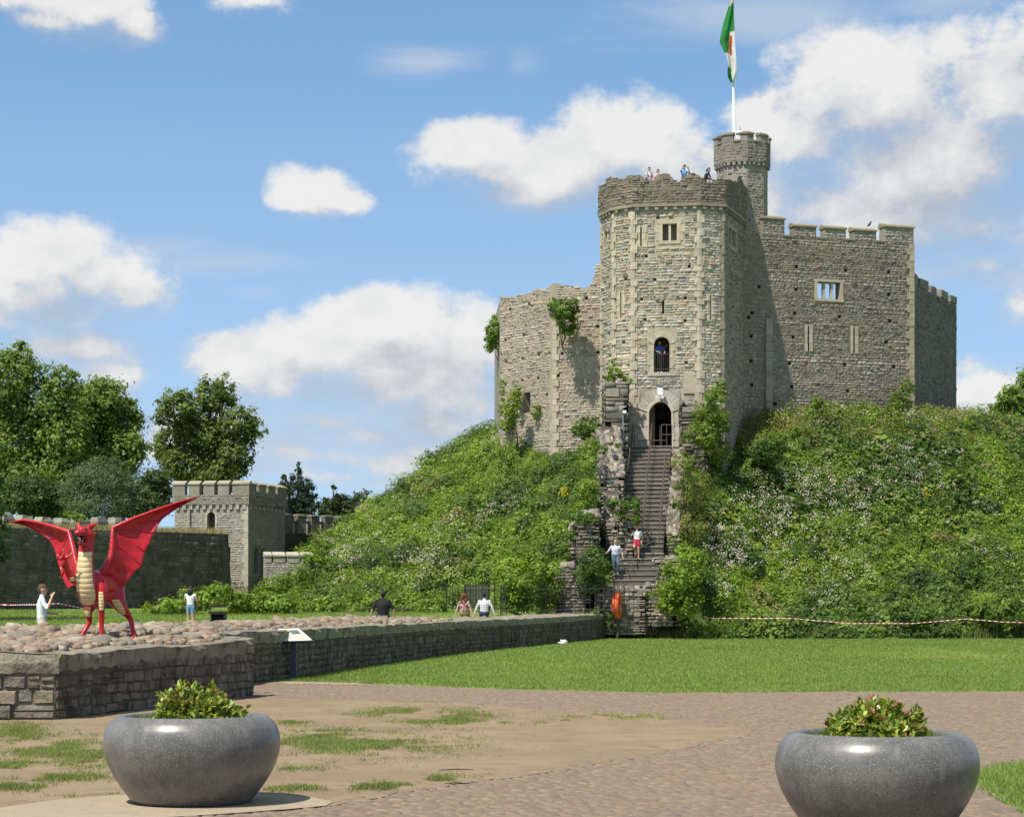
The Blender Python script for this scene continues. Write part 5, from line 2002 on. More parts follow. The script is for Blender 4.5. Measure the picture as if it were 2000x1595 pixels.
plant('ivy', 'ivy hanging over the far end of the low wall', 'ivy', (4.2, 101.5, .2), blobpx([(1170, 1200, 34, 14), (1130, 1208, 30, 10), (1225, 1205, 22, 18), (1190, 1222, 20, 12), (1250, 1215, 20, 18)], 100.6, .4), 3400, .12, LEAF_DARK + LEAF_MID, seed=43)
plant('shrub', 'dark round elder bush high on the right slope', 'shrub', hz(1505, 895), blobpx([(1505, 875, 34, 22), (1490, 890, 24, 18)], 112.5, .9), 2600, .15, LEAF_DARK + LEAF_MID[:1], seed=44)
plant('shrub', 'leafy weeds at the foot of the mound beside the wall', 'shrub', hz(330, 1190), blobpx([(330, 1185, 50, 16), (390, 1170, 40, 22), (470, 1178, 40, 22), (430, 1160, 26, 20), (540, 1180, 50, 22), (300, 1192, 30, 10)], 88, 1.0), 6000, .17, LEAF_BRIGHT + LEAF_MID, seed=45)
plant('shrub', 'weeds behind the seated man in black', 'shrub', hz(700, 1195), blobpx([(640, 1185, 50, 20), (720, 1180, 50, 22), (800, 1182, 50, 20), (850, 1185, 30, 20), (590, 1190, 40, 18)], 94, .9), 6000, .16, LEAF_MID + LEAF_BRIGHT, seed=46)
plant('shrub', 'dark bushy shrub at the right foot of the mound', 'shrub', hz(1950, 1225), blobpx([(1960, 1190, 45, 34), (1900, 1205, 40, 26), (1985, 1215, 30, 26), (1780, 1200, 40, 30), (1700, 1215, 36, 20)], 101.2, 1.0), 6500, .18, LEAF_DARK + LEAF_MID, seed=47)
plant('shrub', 'fresh green bush growing on the rampart wall top', 'shrub', (-23.2, 109, 5.5), blobpx([(140, 1008, 16, 9), (155, 1012, 12, 7)], 108.5, .4), 900, .12, LEAF_BRIGHT, seed=48)

# ------------------------------------------------------------------ trees
tree('plane_tree', 'tall broad green tree at the left edge beyond the rampart', (-31, 134, 1), 9, .55, blobpx([(20, 730, 60, 50), (80, 790, 70, 70), (30, 860, 80, 70), (120, 750, 40, 40), (90, 910, 80, 60), (-40, 800, 80, 90), (130, 850, 50, 60), (60, 950, 90, 50), (140, 920, 60, 50), (40, 690, 26, 22)], 134), 38000, .25, LEAF_TREE, 61)
tree('plane_tree', 'tall green tree left of the round crowned tree', (-26.5, 138, 1), 9, .5, blobpx([(200, 780, 46, 46), (235, 820, 44, 48), (180, 840, 50, 60), (245, 880, 40, 50), (200, 920, 60, 50), (160, 790, 34, 36)], 138), 28000, .25, LEAF_TREE + LEAF_MID[:1], 62)
tree('lime_tree', 'round crowned tree with sky gaps above the square tower', (-22.5, 150, 1), 8, .5, blobpx([(345, 800, 42, 40), (410, 775, 30, 42), (440, 770, 26, 36), (470, 830, 38, 40), (390, 850, 50, 50), (330, 870, 40, 34), (455, 890, 44, 36), (370, 910, 60, 40), (495, 838, 22, 22), (430, 930, 50, 30)], 150), 25000, .25, [(.165, .22, .052), (.14, .19, .045), (.19, .245, .062), (.115, .16, .038)], 63, clump=34, spread=.3)
tree('pine_tree', 'bluish green pine bush above the rampart wall', (-25.8, 126, 1), 5, .3, blobpx([(200, 935, 60, 42), (160, 965, 44, 40), (245, 965, 44, 40), (200, 985, 80, 30)], 126), 16000, .2, LEAF_PINE, 64, elong=3.0)
tree('dark_tree', 'dark dense tree low behind the rampart at left', (-30, 128, 1), 5, .3, blobpx([(50, 970, 60, 40), (110, 980, 40, 36), (300, 960, 36, 46), (270, 985, 50, 30)], 128), 15000, .22, [(.07, .115, .03), (.06, .10, .028), (.09, .13, .035)], 65)
tree('conifer_tree', 'dark conifer right of the square tower', (-14.7, 140, 1), 6, .3, blobpx([(583, 915, 7, 14), (580, 940, 16, 16), (600, 950, 16, 16), (565, 955, 20, 14), (590, 975, 28, 18), (555, 940, 9, 16), (600, 990, 22, 20), (570, 995, 34, 22), (608, 968, 14, 10)], 140), 9000, .2, [(.032, .06, .028), (.04, .075, .03), (.05, .085, .035)], 66, elong=2.6)
tree('shrubby_tree', 'dark tree clump behind the mound\'s left skyline', (-12.5, 150, 1), 4, .25, blobpx([(640, 995, 30, 24), (675, 985, 30, 20), (710, 975, 24, 18), (657, 962, 6, 14), (690, 1000, 50, 26), (650, 948, 4, 10)], 150), 6500, .22, [(.045, .08, .025), (.055, .095, .03)], 67)
tree('ash_tree', 'green tree at the right edge behind the mound', (36.5, 150, 8), 4, .3, blobpx([(1975, 785, 40, 34), (2020, 770, 50, 50), (1950, 815, 26, 26), (2000, 830, 60, 30), (1955, 790, 20, 18)], 150), 8000, .3, LEAF_MID, 68)
tree('dark_tree', 'dark shaded tree at the extreme left edge of the view', (-24, 74, .9), 5, .35, blobpx([(-120, 900, 110, 110), (-60, 1040, 70, 90), (-100, 800, 100, 90), (-150, 1000, 120, 140), (-30, 1080, 34, 80), (-26, 950, 30, 80)], 74), 14000, .22, LEAF_DARK, 69)

# ------------------------------------------------------------------ grass
rg = np.random.default_rng(77)


def blades(name, x, y, z, h, w, pal, label, cat='grass', lean=.45, parent=None):
    n = len(x)
    a = rg.uniform(0, 6.283, n)
    dx_, dy_ = np.cos(a) * w, np.sin(a) * w
    lx, ly = rg.normal(size=n) * h * lean, rg.normal(size=n) * h * lean
    V = np.stack([np.stack([x - dx_, y - dy_, z], 1), np.stack([x + dx_, y + dy_, z], 1), np.stack([x + lx, y + ly, z + h], 1)], 1).reshape(-1, 3)
    c = pick(pal, n, rg, .2)
    big_ = fbm(x * .22 + 3, y * .09 + 1, 4)[:, None]
    c = c * (.80 + .4 * big_) * (1 + np.array((.5, .18, .5)) * np.clip(big_ - .56, 0, 1) * 2)
    return obj(name, mesh(name, V, np.arange(n * 3).reshape(-1, 3), M_GRASS, np.repeat(c, 3, 0)), label=label, cat=cat, kind='stuff')


PG = [(.155, .24, .042), (.18, .265, .05), (.135, .215, .038), (.24, .275, .085)]
# main lawn
m = 330000
t = rg.random(m)
y = 37.2 + (104 - 37.2) * t ** 1.35
x = rg.uniform(-.26, .262, m) * y
edge = np.interp(x, [-6, -4.4, -2.5, 0, 2.8, 6, 12], [43.8, 43.4, 41.6, 39.3, 37.75, 38.15, 38.2]) + (fbm(x * 1.7, y * .3, 3) - .5) * .9 + rg.normal(size=m) * .12
ok = (y > edge) & (x > wall_right(y) + .02) & (motte_h(x, y) < .35)
x, y = x[ok], y[ok]
k = .75 + fbm(x * .35, y * .15, 3) * .55
blades('lawn_grass', x, y, np.zeros(len(x)), (.03 + .03 * rg.random(len(x))) * k * (1 + (y - 38) * .006), .006 * (1 + (y - 38) * .03), PG, 'short mown lawn grass between path and mound')
# left field beyond the wall
m = 60000
y = rg.uniform(36, 100, m)
x = rg.uniform(-.262, 0, m) * y
ok = x < wall_left(y) - .3
x, y = x[ok], y[ok]
blades('field_grass', x, y, terrain(x, y), .07 + .05 * rg.random(len(x)), .012 * np.ones(len(x)), PG, 'grass of the field behind the ruined wall')
# right corner
m = 30000
x = rg.uniform(3.7, 6.2, m)
y = rg.uniform(13, 22, m)
ok = inpoly(x, y, RLAWN)
x, y = x[ok] + rg.normal(size=ok.sum()) * .05, y[ok] + rg.normal(size=ok.sum()) * .09
blades('corner_grass', x, y, np.full(len(x), .015), .03 + .045 * rg.random(len(x)), np.full(len(x), .004), PG, 'lawn corner behind the right planter')
# worn tufts on the earth
patch = [(700, 1455, 170, 24, 1.0), (620, 1440, 80, 20, .9), (900, 1405, 60, 22, .9), (800, 1390, 90, 8, .55), (735, 1395, 60, 6, .5), (830, 1412, 90, 6, .5), (110, 1465, 110, 26, .8), (40, 1430, 60, 20, .7), (190, 1480, 60, 20, .7), (850, 1525, 60, 8, .8), (720, 1540, 60, 6, .6), (800, 1535, 80, 8, .7), (590, 1543, 60, 6, .5),
         (100, 1520, 120, 8, .5), (20, 1540, 60, 6, .5), (560, 1500, 70, 8, .4), (1020, 1412, 50, 6, .4), (30, 1500, 80, 10, .6), (560, 1412, 50, 5, .4), (960, 1400, 60, 6, .4), (130, 1555, 80, 5, .35), (1200, 1400, 200, 8, .2)]
X, Y = [], []
for (cx, cy, rx, ry, dn) in patch:
    m = int(14 * rx * ry ** .5 * dn)
    a, r_ = rg.uniform(0, 6.283, m), np.abs(rg.normal(size=m)) * .62
    qx, qy = cx + np.cos(a) * r_ * rx, cy + np.sin(a) * r_ * ry
    gy_ = EYE * F / (qy - HZ)
    X.append((qx - 1000) * gy_ / F)
    Y.append(gy_)
x, y = np.concatenate(X), np.concatenate(Y)
dn = fbm(x * 2.4 + 9, y * 1.3, 4) + .5 * (fbm(x * 9, y * 5, 2) - .5)
ok = (rg.random(len(x)) < np.clip((dn - .40) * 4.2, 0, 1) ** 1.5) & inpoly(x, y, ISLS) & ~inpoly(x, y, SLAB)
kk = rg.integers(2, 6, ok.sum())
x, y = np.repeat(x[ok], kk), np.repeat(y[ok], kk)
x, y = x + rg.normal(size=len(x)) * .03, y + rg.normal(size=len(x)) * .05
blades('grass_tufts', x, y, np.full(len(x), .012), .012 + .034 * rg.random(len(x)) ** 1.5, np.full(len(x), .0042), PG + [(.24, .24, .09), (.28, .25, .12)], 'worn grass tufts on the trodden earth by the planters')
# dry grass on the rampart walk
pl = Plane(RA, RBB)
m = 9000
u = rg.uniform(0, pl.L + .3, m)
w = -rg.uniform(-.05, 3.3, m)
x = pl.a[0] + pl.u[0] * u + pl.n[0] * w
y = pl.a[1] + pl.u[1] * u + pl.n[1] * w
blades('rampart_grass', x, y, 5.42 + .35 * u / pl.L, .2 + .3 * rg.random(m), np.full(m, .02), [(.33, .29, .13), (.28, .26, .11), (.20, .22, .07), (.36, .31, .16)], 'dry straw coloured grass along the rampart top', lean=.3)
# rough grass where the mound meets the lawn and along the keep foot
m = 9000
x = rg.uniform(6, 27.5, m)
y = 99.5 + rg.uniform(0, 3.5, m)
ok = (motte_h(x, y) > -.1) & (motte_h(x, y) < 1.4)
x, y = x[ok], y[ok]
blades('rough_grass', x, y, np.maximum(0, motte_h(x, y)), .3 + .5 * rg.random(len(x)), np.full(len(x), .016), [(.13, .19, .04), (.22, .21, .09), (.10, .17, .03), (.27, .24, .12)], 'long rough grass along the foot of the mound', lean=.25)
m = 7000
x = rg.uniform(11.5, 26, m)
y = 112 + rg.uniform(0, 8, m)
ok = ~blocked(x, y) & (motte_h(x, y) > 10.4)
x, y = x[ok], y[ok]
blades('rough_grass', x, y, motte_h(x, y), .4 + .7 * rg.random(len(x)), np.full(len(x), .018), [(.28, .23, .11), (.22, .21, .08), (.33, .24, .14), (.15, .19, .05)], 'dry brownish grass along the foot of the keep wall', lean=.22)
# ------------------------------------------------------------------ planters


def mat_granite():
    m, t, b = bsdf('polished_terrazzo')
    pos = geo_pos(t)
    vor = t.node('ShaderNodeTexVoronoi')
    t.l.new(pos, vor.inputs['Vector'])
    vor.inputs['Scale'].default_value = 150.0
    sepc = t.node('ShaderNodeSeparateXYZ')
    t.l.new(vor.outputs['Color'], sepc.inputs[0])
    f = t.m('MULTIPLY', t.m('GREATER_THAN', sepc.outputs[0], .80), t.m('LESS_THAN', vor.outputs['Distance'], t.lin(sepc.outputs[1], 0, 1, .2, .5)))
    base = t.mix(t.step(t.noise(pos, 5.0, 6, .7), .35, .7), (.092, .088, .08, 1), (.15, .142, .128, 1))
    base = t.mix(1.0, base, t.lin(t.noise(pos, 140.0, 3, .6), .3, .7, .75, 1.3), 'MULTIPLY')
    c = t.mix(f, base, t.mix(sepc.outputs[2], (.22, .21, .19, 1), (.40, .38, .35, 1)))
    # dusty streaks from rain
    stretch = t.node('ShaderNodeMapping')
    stretch.inputs['Scale'].default_value = (9, 9, 1.3)
    t.l.new(pos, stretch.inputs[0])
    d = t.step(t.noise(stretch.outputs[0], 1.4, 5, .65), .52, .75)
    c = t.mix(t.m('MULTIPLY', d, .5), c, (.21, .20, .18, 1))
    t.put(b.inputs['Base Color'], c)
    t.put(b.inputs['Roughness'], t.lin(d, 0, 1, .34, .55))
    b.inputs['Specular IOR Level'].default_value = .5
    bump(t, b, t.noise(pos, 60.0, 4, .6), .06, .004)
    return m


M_TERR = mat_granite()
M_SOIL2 = mat_ground('planter_soil', (.06, .045, .03), (.05, .04, .028), (.09, .07, .045), 4, 20)


def lathe(prof, k=64):
    V, Fc = [], []
    n = len(prof)
    for (r, z) in prof:
        for j in range(k):
            a = 2 * math.pi * j / k
            V.append((r * math.cos(a), r * math.sin(a), z))
    for i in range(n - 1):
        for j in range(k):
            j2 = (j + 1) % k
            Fc.append((i * k + j, i * k + j2, (i + 1) * k + j2, (i + 1) * k + j))
    return np.array(V), np.array(Fc)


def planter(loc, label, seed, hgt, lab2, lab3, dx=0.0):
    e = empty('planter', loc, label, 'planter', 'round stone planters by the path')
    prof = [(.44, 0.0), (.47, .005), (.505, .04), (.565, .12), (.625, .21), (.675, .31), (.705, .41), (.712, .48), (.705, .55), (.685, .61), (.65, .66), (.61, .693), (.575, .705), (.55, .703), (.535, .69), (.53, .66), (.53, .52)]
    # finer profile
    t0 = np.linspace(0, 1, len(prof))
    t1 = np.linspace(0, 1, 44)
    pr_ = list(zip(np.interp(t1, t0, [p[0] for p in prof]), np.interp(t1, t0, [p[1] for p in prof])))
    V, Fc = lathe(pr_, 72)
    obj('bowl', mesh('bowl', V, Fc, M_TERR, smooth=True), e)
    V, Fc = lathe([(.525, .60), (.3, .615), (.001, .62)], 32)
    V[:, 2] += (fbm(V[:, 0] * 6, V[:, 1] * 6) - .5) * .05
    obj('soil', mesh('soil', V, Fc, M_SOIL2, smooth=True), e)
    # shrub: shoots with whorls of leaves, coppery at the tips
    rng = np.random.default_rng(seed)
    s = empty('planter_shrub', (loc[0] + dx, loc[1], loc[2] + .6), lab2, 'shrub', 'shrubs in the planters')
    m = 430
    d = rand_dir(m, rng)
    d[:, 2] = np.abs(d[:, 2]) * .9 + .02
    rad = (.5 + .55 * rng.random((m, 1)) ** .6)
    lump = 1 + .05 * np.sin(d[:, :1] * 7 + seed) + .08 * rng.normal(size=(m, 1))
    tip = d * rad * lump * np.array((.36, .34, hgt)) + np.array((0, 0, .0))
    ax = d * .5 + np.array((0, 0, .8)) + rng.normal(size=(m, 3)) * .25
    ax /= np.linalg.norm(ax, axis=1, keepdims=True)
    L, C = [], []
    outer = rad[:, 0] > .8
    stems = MB()
    for k in range(13):
        t = k / 12
        a = k * 2.4 + rng.uniform(0, 6.28, m)
        f1 = np.cross(ax, np.array((1.0, .3, .2)))
        f1 /= np.linalg.norm(f1, axis=1, keepdims=True)
        f2 = np.cross(ax, f1)
        out = f1 * np.cos(a)[:, None] + f2 * np.sin(a)[:, None]
        ldir = out * (1.0 - .4 * t) + ax * (.3 + .5 * t)
        ldir /= np.linalg.norm(ldir, axis=1, keepdims=True)
        base = tip - ax * (.11 * (1 - t))[..., None] if np.ndim(t) else tip - ax * (.11 * (1 - t))
        ln = .076 * (1.15 - .45 * t) * rng.uniform(.8, 1.2, (m, 1))
        wv = np.cross(ldir, ax) + rng.normal(size=(m, 3)) * .15
        wv /= np.linalg.norm(wv, axis=1, keepdims=True)
        w = ln * .27
        upn = np.cross(wv, ldir)
        q = np.stack([base, base + ldir * ln * .55 + wv * w + upn * w * .3, base + ldir * ln, base + ldir * ln * .55 - wv * w + upn * w * .3], 1)
        L.append(q.reshape(-1, 3))
        g = pick([(.18, .26, .038), (.27, .34, .05), (.36, .41, .08), (.11, .175, .03)], m, rng, .2)
        red = pick([(.24, .10, .04), (.27, .15, .05), (.19, .08, .04), (.28, .24, .06)], m, rng, .2)
        isred = (t > .7) & (rng.random(m) < .26) & outer
        g[isred] = red[isred]
        C.append(np.repeat(g, 4, 0))
    V = np.concatenate(L)
    obj('foliage', mesh('foliage', V, QF(len(V) // 4), M_GLOSSLEAF, np.concatenate(C)), s)
    for i in range(0, m, 4):
        stems.tube([(rng.normal() * .03, rng.normal() * .03, 0), tip[i] * .55, tip[i]], [.006, .005, .002], 4, (.14, .10, .07))
    stems.build('stem', M_BARK, s)
    # grass round its foot
    m = 2600
    a = rng.uniform(0, 6.283, m)
    r = .5 * np.sqrt(rng.random(m))
    x, y = r * np.cos(a), r * np.sin(a)
    h = rng.uniform(.05, .13, m)
    b_ = rng.uniform(0, 6.28, m)
    w = .0035
    V = np.stack([np.stack([x - np.cos(b_) * w, y - np.sin(b_) * w, np.full(m, .6)], 1), np.stack([x + np.cos(b_) * w, y + np.sin(b_) * w, np.full(m, .6)], 1), np.stack([x + rng.normal(size=m) * h * .5, y + rng.normal(size=m) * h * .5, .6 + h], 1)], 1).reshape(-1, 3) + np.array(loc)
    obj('planter_grass', mesh('planter_grass', V, np.arange(m * 3).reshape(-1, 3), M_GRASS, np.repeat(pick(PG, m, rng, .2), 3, 0)), label=lab3, cat='grass', kind='stuff')


planter((-2.595, 16.62, .013), 'round polished grey stone planter at the left on a pale slab', 5, .36, 'leafy shrub with coppery tips in the left planter', 'grass tufts round the shrub in the left planter', .03)
planter((2.568, 14.42, .01), 'round polished grey stone planter at the lower right corner', 8, .34, 'leafy shrub with coppery tips in the right planter', 'grass tufts round the shrub in the right planter')

# ------------------------------------------------------------------ information lectern
M_NAVY = mat_plain('navy_post', (.03, .05, .09), .4, .2, .5, .2)
M_PRINT = mat_attr('printed_panel', .75, 30, (.95, 1.05), 30, 0.0, 0, .2)
e = empty('information_lectern', (XY(574, 45)[0], 45, 0), 'cream information lectern on a navy post beside the wall', 'sign')
TL, TR, BL, BR = P3(541, 1227, 45.3), P3(584, 1226, 45.2), P3(554, 1252, 44.75), P3(611, 1250, 44.65)


def panel_box(name, s0, s1, t0, t1, lo, hi, col, mat):
    nrm_ = (TR - TL).cross(BL - TL).normalized()
    if nrm_.z < 0:
        nrm_ = -nrm_
    pt = lambda s, t: TL * (1 - s) * (1 - t) + TR * s * (1 - t) + BL * (1 - s) * t + BR * s * t
    q = [pt(s0, t1), pt(s1, t1), pt(s1, t0), pt(s0, t0)]
    V = [tuple(p + nrm_ * lo) for p in q] + [tuple(p + nrm_ * hi) for p in q]
    attach(obj(name, mesh(name, V, BOXF, mat, np.array(col))), e)


panel_box('frame', -.04, 1.04, -.05, 1.05, -.03, 0, (.03, .035, .045), M_PRINT)
panel_box('panel', .02, .98, .02, .98, .001, .004, (.62, .60, .42), M_PRINT)
panel_box('picture', .46, .84, .16, .50, .005, .007, (.10, .12, .11), M_PRINT)
panel_box('picture', .08, .36, .50, .80, .005, .007, (.35, .33, .26), M_PRINT)
panel_box('heading', .08, .40, .12, .19, .005, .007, (.10, .09, .06), M_PRINT)
for k in range(5):
    panel_box('text_line', .46, .90 - .06 * (k % 2), .58 + .07 * k, .60 + .07 * k, .005, .007, (.25, .24, .2), M_PRINT)
for k in range(3):
    panel_box('text_line', .08, .38 - .05 * (k % 2), .26 + .07 * k, .28 + .07 * k, .005, .007, (.25, .24, .2), M_PRINT)
x0 = XY(573, 45)[0]
attach(MB().box((x0 - .065, 44.93, -.1), (x0 + .065, 45.06, .90)).build('post', M_NAVY), e)

# ------------------------------------------------------------------ lifebuoy on its post
M_ORANGE = mat_plain('orange_plastic', (.75, .11, .025), .4, 0, .5, .08, coat=.3)
p = P3(1206, 1181, 99.0)
e = empty('lifebuoy_stand', (p.x, p.y, .2), 'orange life ring on a post behind the wall end', 'lifebuoy')
V, Fc = [], []
for i in range(28):
    a = 2 * math.pi * i / 28
    for j in range(10):
        b_ = 2 * math.pi * j / 10
        r = .53 + .145 * math.cos(b_)
        V.append((.17 * math.sin(b_), r * math.cos(a), r * math.sin(a)))
Fc = [(i * 10 + j, i * 10 + (j + 1) % 10, ((i + 1) % 28) * 10 + (j + 1) % 10, ((i + 1) % 28) * 10 + j) for i in range(28) for j in range(10)]
o = obj('ring', mesh('ring', V, Fc, M_ORANGE, smooth=True), e)
o.location = p - e.location
o.rotation_euler = (0, 0, math.radians(-14))
attach(MB().box((p.x - .05, p.y + .18, .0), (p.x + .05, p.y + .28, p.z + .3)).build('post', M_RUST), e)
# ------------------------------------------------------------------ A-board, litter
g = G(1208, 1243)
e = empty('a_board_sign', (g[0], g[1], 0), 'small white A-frame board on the lawn under the life ring', 'sign')
M_DARK = mat_plain('dark_panel', (.03, .03, .03), .7)
for s in (-1, 1):
    m_ = MB()
    x0, x1 = s * .31, s * .10
    V = [(x0 - .09, -.2, 0), (x0 + .09, -.2, 0), (x0 + .09, .2, 0), (x0 - .09, .2, 0), (x1 - .09, -.2, .47), (x1 + .09, -.2, .47), (x1 + .09, .2, .47), (x1 - .09, .2, .47)]
    m_.add(V, BOXF)
    m_.build('leaf', M_WHITE, e)
MB().box((-.14, .02, .02), (.14, .05, .36)).build('gap_shade', M_DARK, e)  # dark sheet standing in for the shade in the gap between the leaves
MB().box((-.12, -.19, .40), (.12, .19, .48)).build('hinge', M_WHITE, e)
gx_, gy_ = G(1100, 1258)
V, Fc = ball((0, 0, .06), (.19, .14, .1), 9, 6)
V = V * (1 + RNG.uniform(-.45, .45, (len(V), 1)))
V[:, 2] = np.maximum(V[:, 2], .005)
obj('crumpled_paper', mesh('crumpled_paper', V, Fc, M_WHITE), None, 'crumpled white paper lying on the lawn by the wall', 'litter', loc=(gx_, gy_, .01))

# ------------------------------------------------------------------ barrier tape
M_TAPE = mat_attr('barrier_tape', .45, 5, (.95, 1.05), 5, 0, 0, .5)


def tape(name, label, pts, w=.075, stripe=.14, sag=.0):
    pts = [Vector(p) for p in pts]
    e = empty(name, pts[0], label, 'barrier tape')
    V, Fc, C = [], [], []
    dist = 0
    path = []
    for a, b in zip(pts[:-1], pts[1:]):
        n = max(2, int((b - a).length / stripe))
        for i in range(n):
            t = i / n
            q = a.lerp(b, t) - Vector((0, 0, sag * 4 * t * (1 - t) * (b - a).length))
            path.append(q)
    path.append(pts[-1])
    for i in range(len(path) - 1):
        a, b = path[i], path[i + 1]
        tw_ = .5 + .5 * math.cos(i * .21)
        n0 = len(V)
        ww = Vector((0, .012 * (1 - tw_), w * (.55 + .45 * tw_)))
        V += [tuple(a - ww * .5), tuple(b - ww * .5), tuple(b + ww * .5), tuple(a + ww * .5)]
        Fc.append((n0, n0 + 1, n0 + 2, n0 + 3))
        c = (.62, .06, .05) if i % 2 else (.78, .77, .75)
        C += [c] * 4
    attach(obj('ribbon', mesh('ribbon', V, Fc, M_TAPE, np.array(C))), e)
    return e


tr_ = tape('barrier_tape', 'red and white tape strung along the foot of the mound', [P3(1262, 1196, 98.6), P3(1330, 1203, 98.6), P3(1400, 1207, 98.4), P3(1545, 1207, 98.2), P3(1660, 1217, 98.2), P3(1780, 1217, 98.2), P3(1888, 1208, 98.2), P3(1960, 1214, 98.0), P3(2060, 1217, 98.0)], .032)
for (x, y) in ((1262, 1194), (1545, 1205), (1888, 1206)):
    q = P3(x, y, 98.45)
    attach(MB().tube([(q.x, q.y, 0), (q.x, q.y, q.z + .06)], .02, 6).build('pin', M_IRON), tr_)
tape('barrier_tape', 'red and white tape held by the man behind the dragon', [P3(-40, 1178, 47), P3(20, 1181, 47), P3(72, 1180, 45.4), P3(115, 1178, 45.0), P3(165, 1188, 46), P3(215, 1198, 48), P3(262, 1206, 50)], .026, .08)

# ------------------------------------------------------------------ iron railings, notice board
fe = empty('iron_railings', (0, 97, 1), 'black iron railings at the foot of the staircase', 'railings')
fe['kind'] = 'thing'


def railrun(a, b, n, top=1.35, pk=.06):
    a, b = Vector(a), Vector(b)
    for i in range(n + 1):
        q = a.lerp(b, i / n)
        r = .016 if i % 8 else .03
        m_ = MB().tube([(q.x, q.y, q.z - .15), (q.x, q.y, q.z + top)], r, 5)
        m_.tube([(q.x, q.y, q.z + top), (q.x, q.y, q.z + top + pk + .05)], [r * 1.3, .003], 5)
        attach(m_.build('bar' if i % 8 else 'post', M_IRON), fe)
    for h in (.15, top - .12):
        attach(MB().tube([a + Vector((0, 0, h)), b + Vector((0, 0, h))], .018, 6).build('rail', M_IRON), fe)


railrun(P3(872, 1200, 95.0), P3(978, 1200, 94.0), 9)
railrun(P3(978, 1200, 94.0), P3(990, 1198, 97.0), 5)
railrun(P3(990, 1198, 97.0), P3(1238, 1195, 97.2), 26, 1.25)
q = P3(932, 1190, 95.8)
nb = empty('notice_board', (q.x, q.y, 1.1), 'weathered dark green notice board behind the railings', 'sign')
for (x, w) in ((909, .07), (955, .07)):
    r = P3(x, 1142, 95.8)
    attach(MB().box((r.x - .035, r.y, .6), (r.x + .035, r.y + .07, r.z)).build('post', M_IRON), nb)
for k in range(8):
    a, b = P3(910.5 + k * 5.6, 1141, 95.75), P3(915.6 + k * 5.6, 1187, 95.75)
    attach(MB().box((a.x, a.y, b.z), (b.x, a.y + .03, a.z), (.055, .06, .04)).build('board', mat_attr('board_wood', .9) if 'board_wood' not in MATS else MATS['board_wood']), nb)

# ------------------------------------------------------------------ black bench behind the rubble
q = P3(428, 1196, 64)
zb_ = float(terrain(q.x, q.y))
be = empty('bench', (q.x, q.y, zb_), 'small black bench behind the rubble top', 'bench')
MB().box((-.27, -.2, .40), (.22, .2, .48)).build('seat', M_IRON, be)
for x in (-.25, .16):
    MB().box((x, -.18, 0), (x + .05, .18, .40)).build('leg', M_IRON, be)
MB().box((-.2, .14, .15), (.16, .17, .40)).build('back_panel', M_DARK, be)

# ------------------------------------------------------------------ flag pole and flag
YP = 118.6
p0, p1 = P3(1434, 300, YP), P3(1431, -60, YP)
fp = empty('flagpole', (p0.x, p0.y, p0.z - 1.5), 'tall white flagpole on the stair turret', 'flagpole')
attach(MB().tube([p0 - Vector((0, 0, 1.2)), p0, p1], [.085, .08, .05], 10).build('pole', M_WHITE, smooth=True), fp)
V, Fc = ball((p1.x, p1.y, p1.z + .08), .1)
attach(obj('finial', mesh('finial', V, Fc, M_WHITE, smooth=True)), fp)
attach(MB().tube([P3(1437, 262, YP - .3), P3(1427, 280, YP - .5)], .03, 5).build('stay', M_WHITE), fp)
attach(MB().tube([P3(1432, 100, YP - .1), P3(1436, 268, YP - .1)], .012, 4).build('halyard', M_WHITE), fp)
M_FLAG = mat_leaf('flag_cloth', .35, .7)
rows = [(-12, 1429, 1432), (5, 1425, 1432), (20, 1421, 1432.5), (45, 1413, 1433), (62, 1409, 1434), (83, 1405, 1434), (98, 1411, 1435), (110, 1417, 1436), (125, 1421, 1437.5), (140, 1420, 1439), (152, 1420, 1437), (163, 1426, 1431)]
ry, rl, rr_ = zip(*rows)
V, C = [], []
NY, NX = 46, 22
for j in range(NY):
    y = -12 + 175 * j / (NY - 1)
    a, b = np.interp(y, ry, rl), np.interp(y, ry, rr_)
    for i in range(NX):
        t = i / (NX - 1)
        x = a + (b - a) * t
        dp = .16 * math.sin(t * 7.5 + y * .035) * (.4 + .6 * (1 - t)) - .12 * t - .05
        q = P3(x, y, YP)
        V.append((q.x, q.y + dp - .1, q.z))
        line = 1424 + max(0, (y - 62)) * .12
        if y < 14 - (x - 1424) * .9:
            c = (.70, .70, .68)
        elif y < 62 + (x - 1409) * .15 or (x < 1423 + (104 - y) * .05 and y < 108):
            c = (.03, .22, .05)
        elif 70 < y < 112 and 1422 + (y - 70) * .07 < x < 1429:
            c = (.45, .06, .03)
        elif y > 132 and x < 1426.5 + (y - 132) * .12:
            c = (.03, .20, .05)
        else:
            c = (.66, .66, .66)
        C.append(c)
Fc = [(j * NX + i, j * NX + i + 1, (j + 1) * NX + i + 1, (j + 1) * NX + i) for j in range(NY - 1) for i in range(NX - 1)]
q = P3(1431, 160, YP)
fl = empty('flag', q, 'limp green and white flag with red emblem hanging on the pole', 'flag')
attach(obj('cloth', mesh('cloth', V, Fc, M_FLAG, np.array(C), smooth=True)), fl)

# lamp on the turret roof
q = P3(1443, 262, 118.2)
la = empty('beacon_lamp', q, 'small pale beacon lamp on top of the stair turret', 'lamp')
V, Fc = ball((0, 0, .06), (.22, .22, .13), 10, 6)
obj('base', mesh('base', V, Fc, M_WHITE, smooth=True), la)
MB().tube([(0, 0, .1), (0, 0, .22), (.02, 0, .42)], [.11, .10, .05], 8).build('head', mat_plain('grey_metal', (.35, .35, .36), .5, .4), la)
